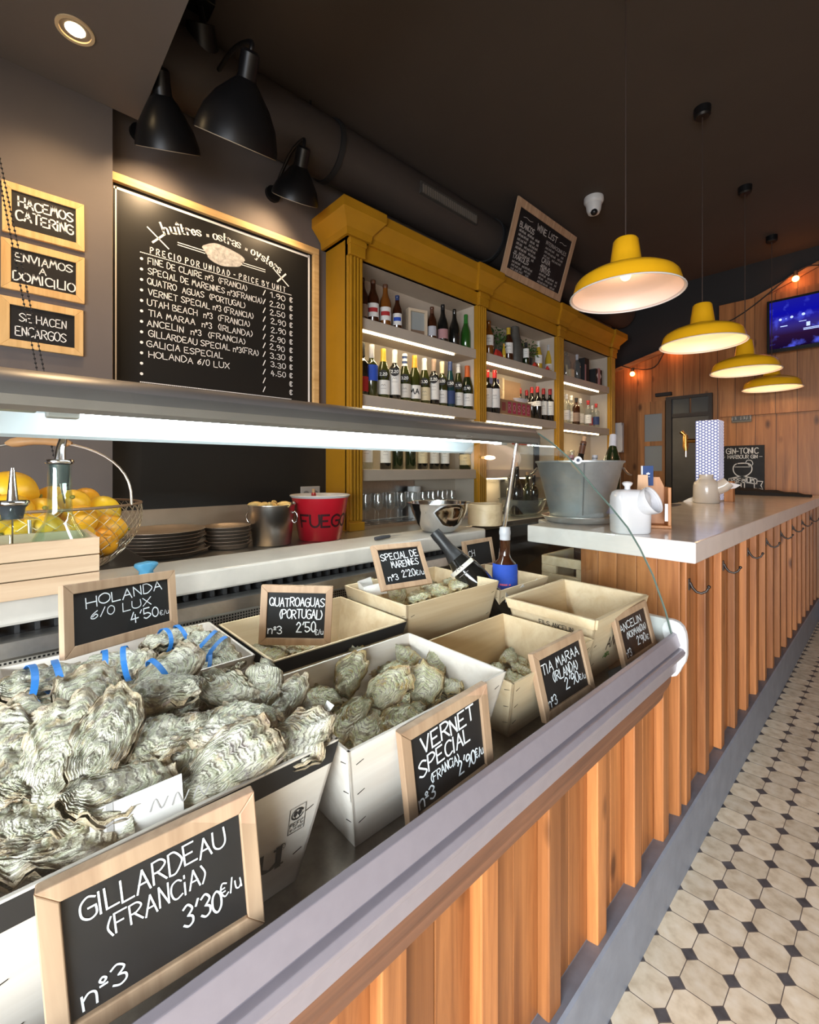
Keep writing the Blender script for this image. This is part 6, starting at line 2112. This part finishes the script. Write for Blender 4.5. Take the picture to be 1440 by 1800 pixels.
PC = (-2.125, at_x(285, 960, -2.125).y)
for i in range(7):
    platter('round steel platter, %s from the bottom of the wide stack' % ORD[i], (PC[0] + .004 * math.sin(i * 2), PC[1] + .004 * math.cos(i * 3)), .168 if i != 0 else .185, ZK + i * .0135, 'wide stack of platters')
PC2 = (-2.10, at_x(400, 960, -2.10).y)
for i in range(6):
    platter('small steel platter, %s from the bottom of the narrow stack' % ORD[i], (PC2[0] + .003 * math.sin(i * 2), PC2[1] + .003 * math.cos(i * 3)), .105, ZK + i * .0155, 'narrow stack of platters')
c = at_x(478, 920, -2.04)
t = thing('steel_bucket', 'plain steel ice bucket beside the red bucket', 'bucket', (-2.04, c.y, ZK))
MB().lathe([(0, .002), (.085, .0), (.09, .004), (.107, .185), (.112, .188), (.112, .192), (.105, .19), (.087, .012), (0, .01)], 40).build('bucket_body', mat('satin_steel', (.56, .52, .48), .28, 1.0), t, smooth=.9)
for s in (1, -1):
    hdir = Vector((math.cos(.75), math.sin(.75), 0)) * s
    MB().tube([hdir * .112 + Vector((0, 0, .13)) + hdir * (.014 * math.cos(q)) + Vector((0, 0, .026 * math.sin(q))) for q in [2 * PI * e / 16 for e in range(16)]], .0035, 8, True).build('ring_handle', M_chrome, t, smooth=1)
rg = random.Random(5)
for i in range(9):
    a = i * 2.4
    r = .02 + .065 * math.sqrt(i / 9)
    o = MB().ball((0, 0, 0), .028, 10, 7, (1.25, .5, .55)).build('lemon_wedge', mat('lemon_wedge_flesh', (.74, .52, .20), .5, var=.2), None, smooth=1)
    o.location = (-2.04 + r * math.cos(a), c.y + r * math.sin(a), ZK + .185 + .006 * (i % 2))
    o.rotation_euler = (rg.uniform(-.4, .4), rg.uniform(-.4, .4), a)
    tag(o, 'pale citrus wedge in the plain steel bucket', 'lemon wedge', 'citrus wedges in the steel bucket')
c = at_x(563, 925, -2.03)
BY = c.y
t = thing('red_bucket', 'bright red enamel bucket with dark lettering on the back counter', 'bucket', (-2.03, c.y, ZK))
Rb = lambda z: .108 + .038 * z / .225
MB().lathe([(0, .002), (.105, .0), (.108, .003), (Rb(.215), .215)], 44).build('bucket_body', mat('red_enamel', (.50, .010, .022), .3, coat=.4), t, smooth=.9)
MB().lathe([(Rb(.215), .215), (.152, .222), (.154, .227), (.150, .230), (.143, .224), (.104, .01), (0, .01)], 44).build('rim', mat('pale_enamel', (.60, .58, .58), .3), t, smooth=.9)
m = MB()
fa = math.atan2(-c.y, 2.03) + .22


def ffn(x, y):
    a = fa + x / .13
    r = Rb(y) + .0008
    return Vector((r * math.cos(a), r * math.sin(a), y))


write(m, 'FUEGO', ffn, .058, w=.0105, align='c', y0=.075, width=.27)
m.build('lettering', mat('dark_red_ink', (.035, .004, .006), .5), t)
for s in (1, -1):
    MB().ball((0, s * .150, .19), .012, 10, 7).build('handle_lug', M_steel, t, smooth=1)
for i, (px, py, gl_, ds, cp) in enumerate(((521, 905, G_brown, 'corked brown bottle leaning at the steel bucket side of the red bucket', 'red'), (549, 885, G_green, 'red-foiled bottle in the middle of the red bucket', 'red'), (588, 897, G_green, 'corked green bottle at the cabinet side of the red bucket', None))):
    cc_ = at_x(px, py, -2.03)
    bottle(ds, (-2.03, BY + (cc_.y - BY) * .62, ZK + .012), 'bordeaux', gl_, cp, None, cork=True, capf=.85, scale=(cc_.z - ZK - .012 + .055) / .30, rot=(-(cc_.y - BY) * .9, 0, 0), name='wine_bottle', group='corked bottles in the red bucket')
p = at_x(545, 868, -2.395)
t = thing('wall_socket', 'white double socket plate on the wall behind the red bucket', 'socket', p)
MB().box(-.004, -.065, -.045, .008, .065, .045).build('cover_plate', mat('grey_white_plate', (.45, .43, .42), .5), t, bevel=.003)
for s in (-.03, .03):
    MB().tube([(.0082, s, 0), (.0095, s, 0)], .02, 16).build('socket_face', mat('socket_grey', (.22, .21, .21), .5), t)

# stemmed glasses in the niche and in the far bays
prf = [(0, .0005), (.030, .001), (.030, .0025), (.006, .005), (.0035, .012), (.003, .075), (.006, .084), (.024, .098), (.034, .122), (.036, .145), (.030, .195), (.0295, .195), (.0345, .145), (.0325, .122), (.022, .1), (0, .088)]
GM = MB().lathe(prf, 20).mesh('bowl_and_stem', 1.2)
GM.materials.append(glass_pane('stemware_glass', (.95, .96, .96), 1.6, .02, .02))
RM = MB().tube([(.0298 * math.cos(a), .0298 * math.sin(a), .195) for a in [2 * PI * q / 20 for q in range(20)]], .0009, 5, True).mesh('rim', 1)
RM.materials.append(M_chrome)


def goblet(label, pos, s, group):
    t = thing('wine_glass', label, 'wine glass', pos, group=group)
    for me, nm in ((GM, 'bowl_and_stem'), (RM, 'rim')):
        o = bpy.data.objects.new(nm, me)
        COL.objects.link(o)
        o.parent = t
    t.scale = (s,) * 3


for r in range(2):
    for i in range(9):
        y = 1.66 + i * .098 + r * .045
        goblet('wine glass under the wine shelves, %s row, %s from the red bucket' % ('front' if r == 0 else 'back', ORD[i]), (-2.20 - r * .09, y, ZB), .95, 'wine glasses beneath the bay beside the menu board')
for i in range(6):
    goblet('upturned-rim gin glass on the far bay low shelf, %s from the third pilaster' % ORD[i], (-2.20 - .07 * (i % 2), 4.02 + i * .10, Z3), .95, 'glasses on the far bay low shelf')
t = thing('glass_tumbler', 'white frosted tumbler on the rail behind the wine glasses', 'tumbler', (-2.30, 2.16, ZB))
MB().lathe([(0, .0), (.04, .0), (.048, .22), (.044, .22), (.036, .01), (0, .01)], 20).build('tumbler_body', mat('milky_glass', (.55, .55, .54), .3), t, smooth=.9)

# glass bowl of bottles behind the ledge, on the back counter
c = at_x(918, 905, -2.03)
t = thing('ice_bowl', 'wide clear glass bowl of bottles on the back counter beyond the wooden tub', 'bowl', (-2.03, c.y, ZK))
t.scale = (.8,) * 3
MB().lathe([(0, .001), (.14, .0), (.20, .05), (.235, .15), (.239, .155), (.231, .15), (.195, .053), (.138, .008), (0, .008)], 48).build('bowl_body', glass_pane('smoky_bowl_glass', (.72, .76, .76), 1.2, .03, .10), t, smooth=1)
BY2 = c.y
for i, (px, gl_, sh, ds) in enumerate(((878, G_olive, 'bordeaux', 'corked olive bottle nearest'.replace('nearest', 'beside') + ' the post in the glass bowl'), (902, G_black, 'burgundy', 'tall dark burgundy bottle in the glass bowl'), (927, G_green, 'bordeaux', 'corked dark green bottle in the middle of the glass bowl'), (955, G_black, 'bordeaux', 'corked black bottle at the tub side of the glass bowl'))):
    y = at_x(px, 880, -2.05 + .05 * (i % 2)).y
    bottle(ds, (-2.05 + .05 * (i % 2), max(BY2 - .12, min(BY2 + .12, y)), ZK + .012), sh, gl_, None, None, cork=True, scale=1.0 if i != 1 else 1.25, group='bottles in the glass bowl')

# ================================================================== ON THE BAR TOP
ZT = 1.1225
t = thing('zinc_tub', 'big galvanised ice tub standing on a round tray at the bar end', 'tub', (-0.995, 1.975, ZT + .0285))
MB().lathe([(0, .002), (.125, .0), (.128, .004), (.186, .235), (.194, .240), (.194, .247), (.184, .245), (.122, .012), (0, .012)], 56).build('tub_body', mat('galvanised_zinc', (.50, .54, .55), .42, .7, var=.16, scale=9), t, smooth=.9)
fa = math.atan2(-1.975, .995)
for a in (fa + .12, fa + PI):
    m = MB()
    m.tube([(.1285 * math.cos(a), .1285 * math.sin(a), .01), (.186 * math.cos(a), .186 * math.sin(a), .235)], .003, 6)
    m.build('seam', mat('dark_zinc', (.22, .24, .25), .5, .7), t)
for a in (fa + 1.45, fa - 1.45):
    cx, cy = math.cos(a), math.sin(a)
    tx, ty = -math.sin(a), math.cos(a)
    MB().tube([(cx * .186 + tx * .05 * s + cx * .03 * (1 - abs(s)), cy * .186 + ty * .05 * s + cy * .03 * (1 - abs(s)), .215 - .03 * (1 - s * s)) for s in [-1 + .2 * q for q in range(11)]], .004, 8).build('handle', M_steel, t, smooth=1)
t = thing('round_tray', 'round rimmed metal tray under the galvanised tub', 'tray', (-0.985, 1.96, ZT))
MB().lathe([(0, .001), (.135, .0), (.15, .008), (.163, .026), (.167, .028), (.165, .030), (.148, .012), (.135, .006), (.132, .028), (0, .028)], 56).build('tray_body', mat('pale_tin', (.62, .62, .60), .35, .8), t, smooth=.9)
for i, (px, py, gl_, ds, cp, rx, ry) in enumerate(((1026, 776, G_black, 'corked dark bottle leaning in the middle of the zinc tub', 'brown', .20, .0), (1078, 765, G_green, 'green sparkling bottle leaning out of the zinc tub, white foil', 'silver', -.30, .12), (1004, 800, G_black, 'short pink-capped bottle at the case side of the zinc tub', 'pink', .1, 0.0), (1046, 800, G_olive, 'olive bottle low in the zinc tub', 'silver', -.05, .05))):
    X_ = -.995 + (.03 if i % 2 else -.03)
    top = at_x(px, py, X_)
    d = Vector(((.10, -.12, .0, .05)[i], (.22, .38, -.15, .05)[i], 1)).normalized()
    sh = 'cava' if i == 1 else 'bordeaux'
    sc_ = .95 if i < 2 else .8
    b_ = top - d * SHAPE[sh][0] * sc_
    bottle(ds, tuple(b_), sh, gl_, cp, None, capf=.78, cork=i == 0, scale=sc_, rot=tuple(d.to_track_quat('Z', 'Y').to_euler()), group='bottles in the zinc tub')
t = thing('bottle_disc', 'round white disc with a dark centre on the rim of the zinc tub', 'disc', at_y(1016, 809, 1.80))
MB().tube([(0, 0, 0), (0.004, -.006, 0)], .016, 20).build('disc', M_plastic_w, t)
MB().tube([(0.004, -.006, 0), (0.0045, -.0068, 0)], .007, 14).build('dark_centre', mat('navy_dot', (.02, .03, .07), .5), t)

# white ceramic jar with a big round mouth
jc = at_z(1112, 937, ZT)
t = thing('ceramic_jar', 'white glazed jar with a big round side opening and knob', 'jar', (-0.675, 1.765, ZT), (0, 0, YAW))
m = MB()
# body: rounded shoulders, flattened oval section; x along the picture, y away from the viewer
secs = [(.0, .062, .050), (.006, .066, .054), (.06, .067, .055), (.11, .067, .055), (.135, .066, .054), (.152, .060, .048), (.160, .048, .038), (.163, .020, .016), (.1635, .0, .0)]
vs = []
NS = 32
for z, rx, ry in secs:
    for i in range(NS):
        a = 2 * PI * i / NS
        e = .62
        vs.append((rx * math.copysign(abs(math.cos(a)) ** e, math.cos(a)) - .012, ry * math.copysign(abs(math.sin(a)) ** e, math.sin(a)), z))
fs = [(j * NS + i, j * NS + (i + 1) % NS, (j + 1) * NS + (i + 1) % NS, (j + 1) * NS + i) for j in range(len(secs) - 1) for i in range(NS)]
m.add(vs, fs)
m.build('jar_body', M_ceramic, t, smooth=1)
MB().lathe([(.011, .160), (.010, .172), (.017, .180), (.019, .186), (.014, .191), (0, .193)], 24, c=(-.022, 0, 0)).build('knob', M_ceramic, t, smooth=1)
ax = Vector((.52, -.74, .43)).normalized()
q = ax.to_track_quat('Z', 'Y').to_matrix().to_4x4()
Mm = Matrix.Translation(Vector((.032, -.042, .117))) @ q
MB().lathe([(.030, -.05), (.044, -.02), (.0505, .008), (.052, .020), (.051, .024), (.048, .023), (.0465, .012)], 36).build('mouth_collar', M_ceramic, t, smooth=1, M=Mm)
MB().lathe([(.047, .018), (.046, .002), (.043, -.010), (.033, -.017), (0, -.020)], 36).build('mouth_hollow', mat('grey_glaze_inside', (.52, .52, .54), .2), t, smooth=1, M=Mm)

# wooden menu holder with blue card and hang tag
t = thing('menu_holder', 'orange wood napkin holder with a white hang tag behind the white jar', 'holder', (-0.70, 1.99, ZT), (0, 0, YAW - .35))
M_ow = wood('orange_wood', (.36, .13, .035), (.54, .24, .075), 'Z', knots=False, rand=.05)
MB().box(-.03, -.05, 0, .075, .05, .012).build('base_panel', M_ow, t, bevel=.002)
MB().box(.062, -.05, .012, .074, .05, .165).build('side_panel', M_ow, t, bevel=.002)
MB().extrude([(-.03, .03, .012), (.062, .03, .012), (.062, .03, .165), (.045, .03, .205), (-.0, .03, .205), (-.03, .03, .165)], (0, .012, 0)).build('back_panel', M_ow, t)
MB().extrude([(-.052, -.035, .012), (.0, -.035, .012), (-.008, -.035, .215), (-.044, -.035, .215)], (0, .014, 0)).build('front_block', wood('pale_block_wood', (.50, .26, .11), (.64, .38, .19), 'Z', knots=False, rand=.05), t)
MB().box(.050, -.054, .03, .0615, -.0505, .10).build('hang_tag', M_paper, t)
t2 = thing('blue_card', 'small dark blue card with a white crown standing in the wooden holder', 'card', (-0.712, 1.99, ZT + .170), (0, 0, YAW - .2))
MB().box(-.012, -.006, 0, .028, .002, .082).build('card', mat('navy_card', (.012, .045, .16), .5), t2)
MB().box(-.018, -.006, 0, -.0122, .002, .082).build('card_edge', M_plastic_w, t2)
m = MB()
cf = lambda x, y: Vector((.008 + x, -.0064, .05 + y))
m.add([cf(*q) for q in ((-.006, -.004), (.006, -.004), (.007, .004), (.003, 0), (0, .007), (-.003, 0), (-.007, .004))], [(0, 1, 2, 3, 4, 5, 6)])
line2d(m, [(-.006, -.013), (.006, -.013)], cf, .0015)
m.build('crown_print', M_chalk, t2)

# lantern box with a blue and white tile pattern, lit from inside
LCx, LCy = -.955, 3.93
t = thing('lantern_box', 'tall glowing white box lantern with a blue lattice pattern on the bar', 'lantern', (LCx, LCy, ZT), (0, 0, .0))
k = NT('lattice_lantern')
tcn = k.n('ShaderNodeTexCoord')
sp = k.n('ShaderNodeSeparateXYZ')
k.l(tcn.outputs['Object'], sp.inputs[0])
hsum = k.math('ADD', sp.outputs[0], sp.outputs[1])
S_ = 26.0
acc = None
for (cx, cz) in ((1.0, 0.0), (0.5, 0.866), (-0.5, 0.866)):
    v = k.math('ADD', k.math('MULTIPLY', hsum, cx * S_), k.math('MULTIPLY', sp.outputs[2], cz * S_))
    fr = k.math('ABSOLUTE', k.math('SUBTRACT', k.math('FRACT', v), 0.5))
    ln = k.math('LESS_THAN', k.math('ABSOLUTE', k.math('SUBTRACT', fr, 0.26)), 0.075)
    acc = ln if acc is None else k.math('MAXIMUM', acc, ln)
k.l(k.mix(acc, (.70, .72, .80), (.16, .19, .34)), k.b.inputs['Base Color'])
k.l(k.mix(acc, (.88, .88, 1.0), (.12, .14, .30)), k.b.inputs['Emission Color'])
k.b.inputs['Emission Strength'].default_value = .55
k.b.inputs['Roughness'].default_value = .5
MB().box(-.074, -.074, 0.012, .074, .074, .60).build('lantern_panel', k.m, t, bevel=.006)
MB().box(-.077, -.077, 0, .077, .077, .012).build('base_rim', M_plastic_w, t)
t = thing('cream_jar', 'cream ceramic jar with a side spout before the glowing lantern', 'jar', (-0.925, 3.72, ZT))
MB().lathe([(0, .001), (.078, .0), (.082, .006), (.080, .12), (.074, .145), (.05, .165), (.042, .175), (.044, .20), (.038, .20), (0, .195)], 36).build('jar_body', mat('cream_glaze', (.60, .54, .46), .25, coat=.3), t, smooth=1)
MB().tube([(.05, .02, .10), (.10, .03, .125), (.125, .035, .15)], [.05, .045, .04], 20).build('spout', mat('cream_glaze', (.60, .54, .46), .25), t, smooth=.9)
t = thing('spare_box', 'small orange wood block with white napkins beside the glowing lantern', 'box', (-0.85, 3.98, ZT))
MB().box(-.02, -.03, 0, .035, .03, .15).build('block', M_ow, t, bevel=.002)
MB().extrude([(.0, -.034, .09), (.05, -.034, .10), (.085, -.034, .125), (.0, -.034, .145)], (0, .004, 0)).build('napkin', M_paper, t)
t = thing('napkin_stack', 'loose white napkins beside the cream jar', 'napkin', (-1.02, 3.78, ZT))
MB().hexa([(-.06, -.04, 0), (.05, -.04, 0), (.05, .05, 0), (-.06, .05, 0), (-.03, -.03, .02), (.04, -.03, .05), (.04, .04, .06), (-.03, .04, .02)]).build('napkin', M_paper, t)
# sunken dark sink strip along the service side, beer tap
t = thing('drip_tray', 'dark steel drip tray on the service edge of the bar', 'tray', (-1.02, 2.75, ZT))
MB().box(-.05, -.45, 0, .045, .60, .006).build('tray_body', mat('dark_steel_tray', (.10, .10, .10), .3, .9), t, bevel=.002)
c = at_y(1206, 775, 4.15)
t = thing('beer_tap', 'brass beer tap on a steel column behind the glowing lantern', 'beer tap', (-0.965, 4.15, ZT))
dx = c.x + .965
dz = c.z - ZT
MB().tube([(0, 0, 0), (0, 0, dz + .06)], .03, 20).lathe([(.055, 0), (.055, .012), (.03, .02)], 24).build('column', M_chrome, t, smooth=.9)
M_brass = mat('brass', (.62, .33, .09), .25, 1.0)
MB().tube([(0, 0, dz - .01), (dx, -.01, dz)], .016, 14).build('arm', M_brass, t, smooth=.9)
MB().tube([(dx, -.01, dz + .045), (dx, -.01, dz - .05), (dx + .006, -.02, dz - .085)], [.018, .022, .012], 14).build('valve_body', M_brass, t, smooth=.9)
MB().tube([(dx, -.01, dz + .04), (dx - .03, -.02, dz + .075)], [.012, .017], 12).build('tap_handle', M_brass, t, smooth=.9)
MB().tube([(dx + .006, -.02, dz - .08), (dx + .006, -.02, dz - .13)], .008, 10).build('spout', M_chrome, t, smooth=.9)
a, b = at_z(1285, 867, ZT), at_z(1385, 869, ZT)
t = thing('black_cloth', 'black folded cloth lying along the far end of the bar', 'cloth', (-0.86, 5.20, ZT))
m = MB()
n = 12
vs, fs = [], []
for i in range(n + 1):
    x = -.20 + .55 * i / n
    hgt = .05 * (1 - (i / n) ** 1.5) + .018 + .006 * math.sin(i * 2.1)
    for (y, z) in ((-.09, 0), (-.095, hgt * .6), (-.03, hgt), (.05, hgt * .9), (.09, 0)):
        vs.append((x, y + .01 * math.sin(i), z))
for i in range(n):
    for j in range(4):
        fs.append((i * 5 + j, i * 5 + j + 1, i * 5 + 6 + j, i * 5 + 5 + j))
fs += [(0, 1, 2, 3, 4), tuple(n * 5 + j for j in (4, 3, 2, 1, 0))]
m.add(vs, fs).build('cloth', mat('black_cloth_fabric', (.012, .011, .011), .85), t, smooth=1)
t = thing('menu_rack', 'slim grey card holder fixed to the end of the yellow cabinet', 'holder', (-2.12, 5.16, 1.55))
MB().box(-.03, -.05, 0, .04, .02, .33).build('holder_body', mat('pale_grey_card', (.35, .34, .36), .5), t, bevel=.003)
MB().box(.041, -.045, .02, .044, -.03, .30).build('spine', M_plastic_w, t)
t = thing('dark_flask', 'dark sloping bottle cooler on the low shelf of the middle cabinet bay', 'cooler', (-2.30, 3.42, ZB))
MB().hexa([(-.07, -.16, 0), (.08, -.16, 0), (.08, .16, 0), (-.07, .16, 0), (-.07, -.16, .27), (.02, -.16, .27), (.02, .16, .25), (-.07, .16, .25)]).build('cooler_body', M_blackm, t, bevel=.01)
